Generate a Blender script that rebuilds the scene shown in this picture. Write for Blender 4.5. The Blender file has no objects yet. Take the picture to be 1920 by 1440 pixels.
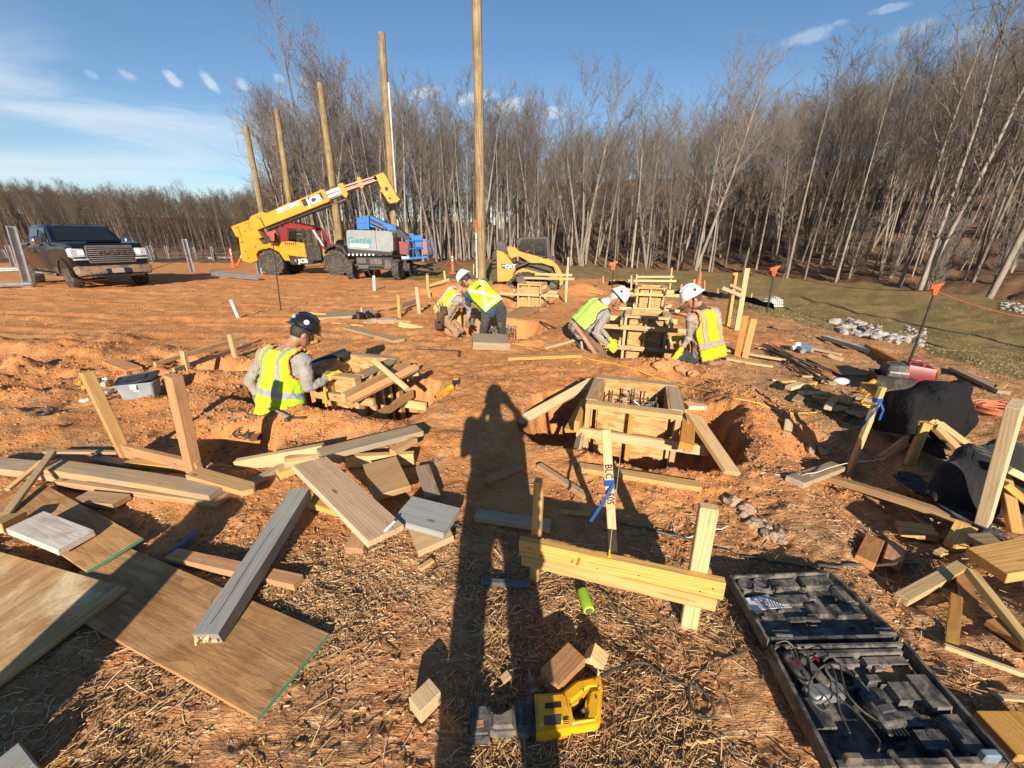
import bpy, bmesh, math, random
import numpy as np
from mathutils import Vector, Matrix, Euler
R = math.radians
sc = bpy.context.scene
COL = sc.collection
rng = random.Random(7)

# ---------------------------------------------------------------- camera
CAM_H, PITCH, FPX = 1.5, R(20.75), 721.0
cd = bpy.data.cameras.new("camera")
cam = bpy.data.objects.new("camera", cd)
COL.objects.link(cam)
cam.location = (0, 0, CAM_H)
cam.rotation_euler = (R(90) - PITCH, 0, 0)
cd.sensor_width = 36.0
cd.lens = FPX / 1920 * 36.0
cd.clip_start = 0.02
cd.clip_end = 3000
sc.camera = cam

# ---------------------------------------------------------------- light
SUN_EL = R(22.3)
AZ = R(-2.0)                       # direction the shadows run, measured from +Y towards +X
sd = bpy.data.lights.new("sun", 'SUN')
sun = bpy.data.objects.new("sun", sd)
COL.objects.link(sun)
sd.energy = 5.0
sd.angle = R(0.5)
sd.color = (1.0, 0.87, 0.70)
ldir = Vector((math.sin(AZ) * math.cos(SUN_EL), math.cos(AZ) * math.cos(SUN_EL), -math.sin(SUN_EL)))
sun.rotation_euler = ldir.to_track_quat('-Z', 'Y').to_euler()
sun.location = (0, -20, 20)

wd = bpy.data.worlds.new("World")
sc.world = wd
wd.use_nodes = True
nt = wd.node_tree
N, L = nt.nodes, nt.links
N.clear()
out = N.new('ShaderNodeOutputWorld')
bg = N.new('ShaderNodeBackground')
sky = N.new('ShaderNodeTexSky')
sky.sky_type = 'NISHITA'
sky.sun_disc = False
sky.sun_elevation = SUN_EL
sky.sun_rotation = R(180) + AZ
sky.air_density = 1.0
sky.dust_density = 0.12
sky.ozone_density = 2.6
bg.inputs['Strength'].default_value = 0.058
tc = N.new('ShaderNodeTexCoord')
def wmath(op, a, b=None, c=None, clamp=False):
    n = N.new('ShaderNodeMath'); n.operation = op; n.use_clamp = clamp
    for i, v in enumerate((a, b, c)):
        if v is None: continue
        if isinstance(v, (int, float)): n.inputs[i].default_value = v
        else: L.new(v, n.inputs[i])
    return n.outputs[0]
def wdot(vec, d):
    n = N.new('ShaderNodeVectorMath'); n.operation = 'DOT_PRODUCT'
    L.new(vec, n.inputs[0]); n.inputs[1].default_value = d
    return n.outputs['Value']
nrm = N.new('ShaderNodeVectorMath'); nrm.operation = 'NORMALIZE'
L.new(tc.outputs['Generated'], nrm.inputs[0])
D = nrm.outputs[0]
def pdir(px, py):
    u, v = (px - 960) / FPX, (720 - py) / FPX
    d = Vector((u, math.cos(PITCH) + v * math.sin(PITCH), -math.sin(PITCH) + v * math.cos(PITCH)))
    return d.normalized()
def noise(scale, detail, vec, rough=0.55, dist=0.0):
    n = N.new('ShaderNodeTexNoise'); n.inputs['Scale'].default_value = scale
    n.inputs['Detail'].default_value = detail; n.inputs['Roughness'].default_value = rough
    n.inputs['Distortion'].default_value = dist
    L.new(vec, n.inputs['Vector']); return n.outputs['Fac']
# soft small clouds, each an ellipse of sky direction broken up by noise
wn = noise(26, 4, D, 0.6, 0.3)
wn2 = noise(9, 5, D, 0.6, 0.6)
clouds = None
for (px, py, ang, a, b, s) in [
        (320, 146, 35, 25, 10, .85), (392, 152, 50, 32, 10, .8), (455, 157, 35, 20, 11, .75), (238, 140, 25, 26, 8, .6),
        (172, 140, 30, 20, 7, .35), (96, 137, 30, 18, 7, .25), (525, 148, 30, 14, 7, .5), (574, 153, 20, 16, 8, .55), (527, 175, 30, 12, 6, .3),
        (345, 213, 10, 80, 8, .5), (420, 220, 12, 36, 7, .45), (170, 230, 10, 34, 9, .55), (108, 230, 5, 22, 7, .35), (510, 193, 0, 10, 5, .4),
        (795, 176, -15, 34, 12, .85), (892, 182, -8, 44, 14, .95), (960, 198, -15, 46, 16, .95), (1035, 212, -10, 28, 12, .8),
        (1530, 66, -14, 70, 15, .5), (1670, 16, -12, 45, 8, .45), (1700, 60, -14, 60, 18, .4), (1575, 44, -10, 22, 7, .4), (1830, 60, -14, 70, 16, .3),
        (500, 245, 5, 20, 6, .25), (560, 250, 5, 20, 6, .2)]:
    d0 = pdir(px, py)
    ca, sa = math.cos(R(ang)), math.sin(R(ang))
    e1 = (pdir(px + ca * 20, py + sa * 20) - d0).normalized()
    e2 = d0.cross(e1).normalized()
    ra = (pdir(px + ca * a, py + sa * a) - d0).length
    rb = (pdir(px - sa * b, py + ca * b) - d0).length
    x = wmath('DIVIDE', wmath('SUBTRACT', wdot(D, e1), d0.dot(e1)), ra)
    y = wmath('DIVIDE', wmath('SUBTRACT', wdot(D, e2), d0.dot(e2)), rb)
    r2 = wmath('ADD', wmath('MULTIPLY', x, x), wmath('MULTIPLY', y, y))
    r2 = wmath('ADD', r2, wmath('MULTIPLY', wmath('SUBTRACT', wn, 0.5), 3.6))
    f = wmath('MULTIPLY', wmath('POWER', wmath('MULTIPLY', wmath('SUBTRACT', 1.25, r2, clamp=True), .85), 1.7), wmath('ADD', .35, wn2))
    fr = wmath('GREATER_THAN', wdot(D, d0), 0.3)
    f = wmath('MULTIPLY', wmath('MULTIPLY', f, fr), s)
    clouds = f if clouds is None else wmath('MAXIMUM', clouds, f)
# thin high veil low in the sky
sep = N.new('ShaderNodeSeparateXYZ'); L.new(D, sep.inputs[0])
def ramp(v, a, b):
    n = N.new('ShaderNodeMapRange'); n.interpolation_type = 'SMOOTHSTEP'
    L.new(v, n.inputs['Value']); n.inputs['From Min'].default_value = a; n.inputs['From Max'].default_value = b
    return n.outputs[0]
mpv = N.new('ShaderNodeMapping'); mpv.inputs['Scale'].default_value = (1.0, 1.0, 5.0); L.new(D, mpv.inputs[0])
vn = noise(2.6, 5, mpv.outputs[0], 0.55, 0.8)
veil = wmath('MULTIPLY', wmath('SUBTRACT', 1.0, ramp(sep.outputs['Z'], 0.10, 0.36)), ramp(vn, 0.33, 0.72))
left = wmath('ADD', wmath('MULTIPLY', wmath('SUBTRACT', 1.0, ramp(sep.outputs['X'], -0.75, 0.15)), 0.72), 0.12)
veil = wmath('MULTIPLY', veil, left)
allc = wmath('MAXIMUM', clouds, veil)
mix = N.new('ShaderNodeMix'); mix.data_type = 'RGBA'
hs_ = N.new('ShaderNodeHueSaturation'); hs_.inputs['Saturation'].default_value = 1.10; hs_.inputs['Value'].default_value = 1.18; L.new(sky.outputs[0], hs_.inputs['Color'])
L.new(allc, mix.inputs['Factor']); L.new(hs_.outputs[0], mix.inputs['A'])
mix.inputs['B'].default_value = (8.0, 8.8, 9.6, 1)
L.new(mix.outputs['Result'], bg.inputs['Color'])
L.new(bg.outputs[0], out.inputs['Surface'])

sc.view_settings.view_transform = 'Standard'
sc.view_settings.look = 'None'
sc.view_settings.exposure = 0.86
sc.view_settings.gamma = 1.0
sc.view_settings.use_curve_mapping = False
sc.render.engine = 'CYCLES'
sc.cycles.max_bounces = 5
sc.cycles.diffuse_bounces = 2
sc.cycles.glossy_bounces = 2
sc.cycles.transmission_bounces = 4
sc.cycles.transparent_max_bounces = 6
sc.cycles.use_adaptive_sampling = True
sc.cycles.use_denoising = True

# ---------------------------------------------------------------- measuring helpers
CP, SP = math.cos(PITCH), math.sin(PITCH)
def ray(px, py):
    u, v = (px - 960) / FPX, (720 - py) / FPX
    return u, CP + v * SP, -SP + v * CP
def W(px, py, z=0.0):
    """site point at height z that the survey photograph shows at px, py"""
    u, f, zz = ray(px, py)
    t = (z - CAM_H) / zz
    return Vector((u * t, f * t, z))
def WY(px, py, y):
    """site point at distance y ahead"""
    u, f, zz = ray(px, py)
    t = y / f
    return Vector((u * t, y, CAM_H + zz * t))
def V(*a): return Vector(a)

# ---------------------------------------------------------------- numpy noise
def _h(ix, iy, s):
    n = (ix.astype(np.int64) * 374761393 + iy.astype(np.int64) * 668265263 + s * 974711) & 0xFFFFFFFF
    n = ((n ^ (n >> 13)) * 1274126177) & 0xFFFFFFFF
    return ((n ^ (n >> 16)) & 0xFFFFFF) / float(0xFFFFFF)
def vnoise(x, y, s=0):
    ix, iy = np.floor(x), np.floor(y)
    fx, fy = x - ix, y - iy
    fx = fx * fx * fx * (fx * (fx * 6 - 15) + 10); fy = fy * fy * fy * (fy * (fy * 6 - 15) + 10)
    a = _h(ix, iy, s); b = _h(ix + 1, iy, s); c = _h(ix, iy + 1, s); d = _h(ix + 1, iy + 1, s)
    return (a + (b - a) * fx) * (1 - fy) + (c + (d - c) * fx) * fy
def fbm(x, y, o=4, s=0, g=0.5):
    v = 0; a = 1; t = 0
    for i in range(o):
        v = v + a * vnoise(x + 17.3 * i, y - 9.1 * i, s + i); t += a
        a *= g
        x, y = (x * 0.8 - y * 0.6) * 2.03, (x * 0.6 + y * 0.8) * 2.03
    return v / t
def sst(a, b, v):
    t = np.clip((v - a) / (b - a), 0, 1)
    return t * t * (3 - 2 * t)

# ---------------------------------------------------------------- terrain
FA = R(-18.5)                                     # the forms stand on a grid turned this much
EX = V(math.cos(FA), math.sin(FA), 0); EY = V(-math.sin(FA), math.cos(FA), 0)
FORM_A = V(0.56, 2.68, 0); FORM_B = V(-2.05, 3.46, 0); FORM_C = V(1.84, 6.25, 0); FORM_D = V(3.22, 10.1, 0)
FORM_E = V(0.15, 10.9, 0); CAGE = V(-0.62, 7.0, 0)
FW = 0.68
def form_c(p): return p + EX * FW / 2 + EY * FW / 2
# centre, half along, half across, depth, rim width
PITS = [(form_c(FORM_A) + EX * -0.02 + EY * 0.07, .84, .60, .52, .11),
        (form_c(FORM_B) + EX * -.28 + EY * .02, 1.05, .52, .58, .14),
        (form_c(FORM_C) + EX * .0 + EY * -.45, .85, 1.05, .46, .30),
        (form_c(FORM_D) + EX * .0 + EY * -.4, .7, .9, .30, .4),
        (form_c(FORM_E) + EX * .0 + EY * -.3, .6, .8, .32, .4),
        (form_c(CAGE) + EX * .0 + EY * -.25, .75, .75, .42, .3),
        (W(370, 855) + V(.15, .15, 0), .34, .22, .16, .12),
        (W(385, 690) + V(0, .15, 0), .85, .12, .16, .14),
        (W(1690, 960, -.1) + V(-.1, .2, 0), .28, .8, .13, .25)]
def mound(x, y, cx, cy, rx, ry, h, ang=0):
    c, s = math.cos(ang), math.sin(ang)
    a = ((x - cx) * c + (y - cy) * s) / rx; b = (-(x - cx) * s + (y - cy) * c) / ry
    return h * np.exp(-(a * a + b * b))
def base_z(x, y):
    x = np.asarray(x, float); y = np.asarray(y, float)
    base = -0.018 * np.clip(y - 2, 0, 20) + 0.012 * np.clip(-x - 4, 0, 12) * sst(40, 15, y)
    base = base - 0.012 * np.clip(y - 22, 0, 30)
    r = np.sqrt((x / 21.0) ** 2 + (np.clip(y - 14, 0, None) / 25.0) ** 2)
    ri = np.sqrt((np.clip(x, 0, None) / 21.0) ** 2 + (np.clip(y - 14, 0, None) / 25.0) ** 2)
    k = sst(-3, 6, x)
    z = base * (1 - sst(.29, .95, ri) * k) + (-.95) * sst(.29, .95, ri) * k
    swale = np.sin(np.clip((ri - .29) / .71, 0, 1) * math.pi) ** 1.3
    z = z - 1.0 * swale * sst(2, 8, x) * sst(40, 14, y)
    # beyond the berm the ground dips, then climbs under the woods on the right
    o = np.clip(r - 1.0, 0, None) * 21.0
    hill = np.clip(o - 2.5, 0, 90)
    hr = sst(-4, 26, x + 0.15 * y)
    z = z - .35 * sst(0, 2.2, o) * k + hill * (0.03 + .20 * hr) * sst(-10, 10, x)
    # low rise far left
    far = np.clip(np.hypot(x + 10, y) - 62, 0, 200) * sst(0, -15, x)
    z = z + far * .06
    return z
def pit_d(x, y):
    z = 0
    n = fbm(x * 2.3, y * 2.3, 3, 5) - .5 + .5 * (np.abs(fbm(x * 6, y * 6, 2, 15) - .5) - .12)
    for (c, ha, hb, dep, rim) in PITS:
        a = (x - c.x) * EX.x + (y - c.y) * EX.y
        b = (x - c.x) * EY.x + (y - c.y) * EY.y
        q = (np.abs(a / ha) ** 3.5 + np.abs(b / hb) ** 3.5) ** (1 / 3.5)
        dd = (q - 1) * min(ha, hb) + n * .18
        z = z - dep * sst(rim * .55, -rim * .45, dd)
        z = z + (.05 * np.exp(-((dd - rim * 1.1) / .22) ** 2))
    return z
def zone(x, y):
    """straw, grass, litter weights"""
    n = fbm(x * .9, y * .9, 4, 11)
    n2 = fbm(x * 3.1, y * 3.1, 3, 21)
    # straw: near ground and the right hand side
    near = sst(2.15, 1.35, y + (n - .5) * 1.1 - .12 * np.clip(x, -3, 2))
    right = sst(1.75, 2.35, x - .22 * (y - 2) * .6 + (n - .5) * 1.3)
    right2 = sst(3.6, 4.6, x + (n - .5) * 1.2)
    st = np.clip(np.maximum(near, np.maximum(right * sst(7.5, 4.5, y), right2 * .8)), 0, 1)
    st = st * (.55 + .6 * n2)
    ri = np.sqrt((np.clip(x, 0, None) / 21.0) ** 2 + (np.clip(y - 14, 0, None) / 25.0) ** 2)
    edge = (n - .5) * .05
    g = sst(.272, .30, ri + edge) * sst(-9, -4, x) + sst(17.5, 19.0, y + (n - .5) * 3) * sst(-9, -5, x)
    g = np.clip(g, 0, 1)
    # bare wash at the low end of the swale
    wash = np.exp(-(((x - 10.2) / 1.6) ** 2 + ((y - 12.6) / 1.3) ** 2)) + .6 * np.exp(-(((x - 9.3) / .7) ** 2 + ((y - 10.5) / 2.0) ** 2))
    g = g * (1 - np.clip(wash * 1.3, 0, .9))
    r = np.sqrt((x / 21.0) ** 2 + (np.clip(y - 14, 0, None) / 25.0) ** 2)
    o = (r - 1.0) * 21.0
    lit = sst(2.0, 3.5, o + (n - .5) * 2) * sst(-12, 0, x) + sst(33, 38, y + (n - .5) * 4) * sst(1, -6, x)
    lit = np.clip(lit, 0, 1)
    st = st * (1 - g)
    return np.clip(st, 0, 1), g * (1 - lit), lit
HEAPS = [(30, 700, .28, .17), (95, 655, .26, .16), (175, 662, .24, .14), (228, 636, .20, .10), (15, 655, .3, .16), (60, 735, .2, .10), (140, 640, .2, .12), (250, 700, .14, .07), (300, 655, .15, .07), (210, 628, .25, .09), (10, 780, .15, .08), (90, 805, .12, .07)]
HEAPW = {(a, b): W(a, b) for a, b, _, _ in HEAPS}
def rough(x, y):
    d = np.hypot(x, y)
    st, g, lit = zone(x, y)
    a = fbm(x * 1.1, y * 1.1, 3, 31) - .5
    b = fbm(x * 4.5, y * 4.5, 4, 41, .6) - .5
    c = fbm(x * 17, y * 17, 3, 51, .6) - .5
    q = np.abs(fbm(x * 6, y * 6, 3, 61) - .5) * 2
    clod = sst(.50, .68, fbm(x * .8, y * .8, 2, 71))
    # churned earth, mid left
    ch = 1.6 * np.exp(-(((x + 4.9) / 1.8) ** 2 + ((y - 4.3) / .6) ** 2)) + np.exp(-(((x + 2.3) / .7) ** 2 + ((y - 2.9) / .35) ** 2))
    ch = ch + np.exp(-(((x - 2.4) / .5) ** 2 + ((y - 3.4) / 1.2) ** 2)) * .6
    amp = (1 - g) * (1 - lit)
    ruts = 0
    for (y0, sl, cv) in ((6.6, .10, .012), (8.0, .10, .012), (9.3, -.06, .004), (10.9, -.06, .004), (13.2, .02, .0)):
        e = y - (y0 + sl * x + cv * x * x); ruts = ruts + np.exp(-(e / .16) ** 2) * (.55 + .45 * np.sin(x * 26 + 14 * np.abs(e)) ** 2) - .5 * np.exp(-((np.abs(e) - .26) / .09) ** 2)
    ruts = ruts * sst(-.8, -2.2, x)
    tracks = sst(.35, .0, np.abs(np.sin((y * .9 + x * .12) * 2.2 + a * 3))) * sst(6, 8, y) * sst(1, -3, x)
    z = a * .10 * sst(.3, 4, d) + b * (.045 + .03 * clod + .09 * np.clip(ch, 0, 1.6)) * amp + c * (.016 + .012 * clod + .02 * np.clip(ch, 0, 1)) * amp
    z = z - (.02 * tracks + .028 * ruts * (.5 + 1.2 * (a + .5))) * amp + q * .015 * amp + (g + lit) * (b * .04 + a * .10)
    z = z * sst(60, 20, d) + lit * (a * .5)
    # spoil heaps
    z = z + mound(x, y, -1.5, 2.92, .6, .16, .10, -.3) + mound(x, y, -1.75, 12.8, 1.6, .7, .30) + mound(x, y, 2.2, 12.6, .7, .5, .32) + mound(x, y, -.4, 12.0, .5, .6, .30)
    for (px, py, r_, h_) in HEAPS:
        w = HEAPW[(px, py)]; z = z + mound(x, y, w.x, w.y, r_ * 1.5, r_, h_ * 1.0, px) * (.6 + .8 * b + .4 * q)
    z = z + mound(x, y, -.9, 5.6, 1.6, .8, .06) + mound(x, y, .4, 4.4, .9, .7, .07) + mound(x, y, 1.75, 4.55, .35, .25, .10)
    z = z + mound(x, y, -.15, 3.1, .55, .5, .05) + mound(x, y, 2.05, 3.3, .3, 1.0, .08, -.35)
    return z
def gz(x, y):
    x = np.asarray(x, float); y = np.asarray(y, float)
    return base_z(x, y) + pit_d(x, y) + rough(x, y)
def g1(x, y): return float(gz(np.array([x]), np.array([y]))[0])
def G(px, py, dz=0.0):
    """where the sight line meets the ground (plus dz)"""
    u, f, zz = ray(px, py)
    ts = np.exp(np.linspace(math.log(.8), math.log(90), 900))
    h = gz(u * ts, f * ts) + dz
    z = CAM_H + zz * ts
    k = np.where(z < h)[0]
    t = ts[k[0]] if len(k) else 60.0
    return Vector((u * t, f * t, CAM_H + zz * t))
# ---------------------------------------------------------------- materials
MATS = {}
class NB:
    def __init__(s, name):
        s.m = bpy.data.materials.new(name); s.m.use_nodes = True
        s.t = s.m.node_tree; s.N = s.t.nodes; s.L = s.t.links
        s.N.clear()
        s.out = s.N.new('ShaderNodeOutputMaterial'); s.b = s.N.new('ShaderNodeBsdfPrincipled')
        s.L.new(s.b.outputs[0], s.out.inputs['Surface'])
        s.tc = s.N.new('ShaderNodeTexCoord')
    def put(s, sock, v):
        if v is None: return
        if hasattr(v, 'node'): s.L.new(v, sock)
        elif isinstance(v, (tuple, list)) and len(v) == 3 and sock.type == 'RGBA': sock.default_value = (*v, 1)
        else: sock.default_value = v
    def mapping(s, vec, scale=(1, 1, 1), rot=(0, 0, 0), loc=(0, 0, 0)):
        n = s.N.new('ShaderNodeMapping'); s.L.new(vec, n.inputs[0])
        n.inputs['Scale'].default_value = scale; n.inputs['Rotation'].default_value = rot; n.inputs['Location'].default_value = loc
        return n.outputs[0]
    def noise(s, vec, scale, detail=3, rough=.55, dist=0.0, col=False):
        n = s.N.new('ShaderNodeTexNoise'); s.put(n.inputs['Vector'], vec)
        n.inputs['Scale'].default_value = scale; n.inputs['Detail'].default_value = detail
        n.inputs['Roughness'].default_value = rough; n.inputs['Distortion'].default_value = dist
        return n.outputs['Color' if col else 'Fac']
    def voro(s, vec, scale, feature='F1', out='Distance', rnd=1.0):
        n = s.N.new('ShaderNodeTexVoronoi'); n.feature = feature; s.put(n.inputs['Vector'], vec)
        n.inputs['Scale'].default_value = scale; n.inputs['Randomness'].default_value = rnd
        return n.outputs[out]
    def math(s, op, a, b=None, c=None, clamp=False):
        n = s.N.new('ShaderNodeMath'); n.operation = op; n.use_clamp = clamp
        for i, v in enumerate((a, b, c)):
            if v is not None: s.put(n.inputs[i], v)
        return n.outputs[0]
    def ramp(s, v, a, b, lo=0.0, hi=1.0, smooth=True):
        n = s.N.new('ShaderNodeMapRange')
        if smooth: n.interpolation_type = 'SMOOTHSTEP'
        s.put(n.inputs['Value'], v)
        for k, q in zip(('From Min', 'From Max', 'To Min', 'To Max'), (a, b, lo, hi)): n.inputs[k].default_value = q
        return n.outputs[0]
    def mix(s, f, a, b, mode='MIX'):
        n = s.N.new('ShaderNodeMix'); n.data_type = 'RGBA'; n.blend_type = mode
        s.put(n.inputs['Factor'], f); s.put(n.inputs['A'], a); s.put(n.inputs['B'], b)
        return n.outputs['Result']
    def rgbramp(s, v, stops):
        n = s.N.new('ShaderNodeValToRGB'); s.put(n.inputs[0], v)
        e = n.color_ramp.elements
        while len(e) < len(stops): e.new(.5)
        for i, (p, c) in enumerate(stops): e[i].position = p; e[i].color = (*c, 1)
        return n.outputs[0]
    def attr(s, name):
        n = s.N.new('ShaderNodeAttribute'); n.attribute_name = name; return n
    def sep(s, v):
        n = s.N.new('ShaderNodeSeparateXYZ'); s.put(n.inputs[0], v); return n.outputs
    def info(s): return s.N.new('ShaderNodeObjectInfo')
    def bump(s, h, dist=.01, strength=1.0, prev=None):
        n = s.N.new('ShaderNodeBump'); s.put(n.inputs['Height'], h)
        n.inputs['Distance'].default_value = dist; n.inputs['Strength'].default_value = strength
        if prev is not None: s.L.new(prev, n.inputs['Normal'])
        return n.outputs[0]
    def fin(s, col=None, rough=None, nrm=None, metal=None, **kw):
        s.put(s.b.inputs['Base Color'], col); s.put(s.b.inputs['Roughness'], rough)
        s.put(s.b.inputs['Metallic'], metal)
        if nrm is not None: s.L.new(nrm, s.b.inputs['Normal'])
        for k, v in kw.items(): s.put(s.b.inputs[k.replace('_', ' ')], v)
        MATS[s.m.name] = s.m
        return s.m
def mul(c, k): return tuple(x * k for x in c)

def plain(name, col, rough=.6, metal=0.0, dirt=None, dirtamt=.35, scale=6.0, bump=.0, var=.12, coat=0.0):
    b = NB(name); o = b.tc.outputs['Object']
    n = b.noise(o, scale, 5, .6)
    c = b.mix(b.ramp(n, .3, .7), mul(col, 1 - var), mul(col, 1 + var))
    r = rough
    if dirt is not None:
        n2 = b.noise(o, scale * 1.7, 6, .65, .4)
        f = b.ramp(n2, .62 - dirtamt * .5, .78 - dirtamt * .3)
        c = b.mix(b.math('MULTIPLY', f, min(1, dirtamt * 1.8)), c, dirt)
        r = b.ramp(f, 0, 1, rough, .9)
    nr = b.bump(b.noise(o, scale * 8, 3), bump) if bump else None
    return b.fin(c, r, nr, metal, Coat_Weight=coat)

def wood(name, light, dark, weather=0.0, dirt=.25, grain=1.0, endc=None, edge=None):
    """sawn softwood, length along local X"""
    b = NB(name); o = b.tc.outputs['Object']; inf = b.info(); rnd = inf.outputs['Random']
    off = b.N.new('ShaderNodeCombineXYZ')
    for i, k in enumerate((37.0, 11.0, 23.0)): b.L.new(b.math('MULTIPLY', rnd, k), off.inputs[i])
    va = b.N.new('ShaderNodeVectorMath'); va.operation = 'ADD'; b.L.new(o, va.inputs[0]); b.L.new(off.outputs[0], va.inputs[1])
    p = va.outputs[0]
    g = b.mapping(p, (1.6, 26 * grain, 26 * grain))
    n1 = b.noise(g, 1.6, 4, .6, .8)
    warp = b.noise(b.mapping(p, (.9, 4, 4)), 1.0, 2, .5)
    s3 = b.sep(o); rv = b.math('MULTIPLY', b.math('SUBTRACT', rnd, .5), .12)
    yy = b.math('ADD', s3[1], rv); zz = b.math('ADD', s3[2], .045)
    rad = b.math('SQRT', b.math('ADD', b.math('MULTIPLY', yy, yy), b.math('MULTIPLY', zz, zz)))
    rad = b.math('ADD', rad, b.math('MULTIPLY', warp, .045))
    saw = b.math('FRACT', b.math('MULTIPLY', rad, 105.0 * grain))
    rr = b.math('MULTIPLY', b.math('POWER', saw, 2.2), .34)
    f = b.math('ADD', b.math('MULTIPLY', n1, .85), rr)
    c = b.mix(b.ramp(f, .25, .95), light, dark)
    # knots
    kn = b.voro(b.mapping(p, (1.3, 3.4, 3.4)), 2.1)
    kf = b.ramp(kn, .10, .03)
    c = b.mix(b.math('MULTIPLY', kf, .8), c, (.10, .045, .018))
    # tone from board to board
    hsv = b.N.new('ShaderNodeHueSaturation'); b.L.new(c, hsv.inputs['Color'])
    b.L.new(b.ramp(rnd, 0, 1, .78, 1.14, False), hsv.inputs['Value'])
    r3 = b.math('FRACT', b.math('MULTIPLY', rnd, 7.31))
    b.L.new(b.ramp(r3, 0, 1, .80, 1.12, False), hsv.inputs['Saturation'])
    c = hsv.outputs[0]
    dk = b.noise(b.mapping(p, (2.2, 60, 60)), 1.0, 3, .6, .3)
    c = b.mix(b.math('MULTIPLY', b.ramp(dk, .60, .74), .55), c, mul(dark, .38))
    sm = b.noise(b.mapping(p, (3.0, 5, 5)), 2.0, 6, .7, .8)
    c = b.mix(b.math('MULTIPLY', b.ramp(sm, .56, .66), .12 + dirt * .5), c, (.26, .16, .085))
    if weather:
        wn = b.noise(b.mapping(p, (1.2, 5, 5)), 2.4, 5, .6)
        c = b.mix(b.ramp(wn, .75 - weather * .6, 1.0 - weather * .5), c, (.27, .235, .19))
    dn = b.noise(p, 5.5, 6, .7, .5)
    c = b.mix(b.math('MULTIPLY', b.ramp(dn, .52, .76), dirt), c, (.22, .10, .045))
    if edge is not None:
        nx = b.sep(b.N.new('ShaderNodeNewGeometry').outputs['Normal'])
    h = b.math('ADD', b.math('MULTIPLY', n1, .7), b.math('MULTIPLY', b.noise(p, 120, 2), .3))
    return b.fin(c, .78, b.bump(h, .0025, .8), Specular_IOR_Level=.3)

WOOD = wood('pine_wood', (.54, .325, .12), (.33, .165, .052), .15, .30)
WOODY = wood('yellow_pine_wood', (.57, .375, .15), (.38, .21, .075), .0, .14, 1.1)
WOODP = wood('pale_pine_wood', (.58, .42, .21), (.40, .255, .11), .1, .12)
WOODW = wood('weathered_wood', (.42, .30, .165), (.24, .155, .075), .55, .30)
WOODO = wood('orange_stained_wood', (.50, .25, .09), (.34, .14, .042), .0, .45)
WOODG = wood('grey_painted_wood', (.29, .295, .28), (.21, .21, .20), .0, .35, .7)
WOODWH = wood('whitish_wood', (.50, .47, .42), (.36, .33, .29), .2, .55, .8)

def osb():
    b = NB('strand_board'); o = b.tc.outputs['Object']
    c = None
    for i, (ang, cols) in enumerate([(.2, ((.52, .30, .12), (.32, .165, .06))), (1.3, ((.46, .255, .10), (.27, .14, .05))), (2.3, ((.60, .38, .17), (.40, .215, .085)))]):
        m = b.mapping(o, (11, 48, 48), (0, 0, ang), (i * 3.1, i * 1.7, 0))
        v = b.voro(m, 1.0, 'F1', 'Color')
        s = b.sep(v)
        cc = b.mix(s[0], cols[0], cols[1])
        c = cc if c is None else b.mix(b.math('GREATER_THAN', s[1], .52), c, cc)
    n = b.noise(o, 3, 5)
    c = b.mix(b.math('MULTIPLY', b.ramp(n, .5, .8), .35), c, (.28, .13, .05))
    return b.fin(c, .8, b.bump(b.voro(b.mapping(o, (9, 42, 42), (0, 0, .7)), 1.0), .002), Specular_IOR_Level=.25)
OSB = osb()
def ply(name, light, dark, grainy=1.0, dust=.3, dustc=(.50, .42, .30)):
    b = NB(name); o = b.tc.outputs['Object']
    m = b.mapping(o, (1.5, 16 * grainy, 16))
    n1 = b.noise(m, 2.2, 6, .65, 1.0)
    n0 = b.noise(o, 1.7, 4, .6)
    c = b.mix(b.ramp(n1, .3, .72), light, dark)
    c = b.mix(b.math('MULTIPLY', b.ramp(n0, .4, .75), .55), c, mul(dark, .62))
    for an_ in (.5, -.35, 1.2):
        sk = b.noise(b.mapping(o, (6, 90, 90), (0, 0, an_)), 1.0, 2, .5)
        c = b.mix(b.math('MULTIPLY', b.ramp(sk, .62, .70), .45), c, mul(light, 1.35) if an_ > 1 else mul(dark, .55))
    st = b.voro(b.mapping(o, (7, 34, 34), (0, 0, .5)), 1.0, 'F1', 'Color')
    c = b.mix(b.math('MULTIPLY', b.math('GREATER_THAN', b.sep(st)[0], .8), .35), c, mul(light, 1.25))
    d = b.noise(o, 2.6, 7, .7, .6)
    c = b.mix(b.math('MULTIPLY', b.ramp(d, .48, .70), dust), c, dustc)
    sp = b.noise(o, 60, 3, .7)
    c = b.mix(b.math('MULTIPLY', b.ramp(sp, .62, .72), .5), c, mul(dark, .5))
    return b.fin(c, .85, b.bump(b.math('ADD', n1, b.math('MULTIPLY', sp, .4)), .0025), Specular_IOR_Level=.25)
PLY = ply('plywood_brown', (.44, .245, .10), (.26, .135, .05), 1.0, .25, (.52, .38, .22))
PLYA = ply('plywood_dusty', (.50, .31, .14), (.32, .18, .075), 1.0, 1.0, (.66, .54, .34))
GREEN = plain('green_edge_paint', (.05, .22, .13), .7, 0, (.25, .16, .08), .3, 14)
FRESH = wood('fresh_cut_edge', (.72, .47, .22), (.52, .30, .12), 0, .1)

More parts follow.
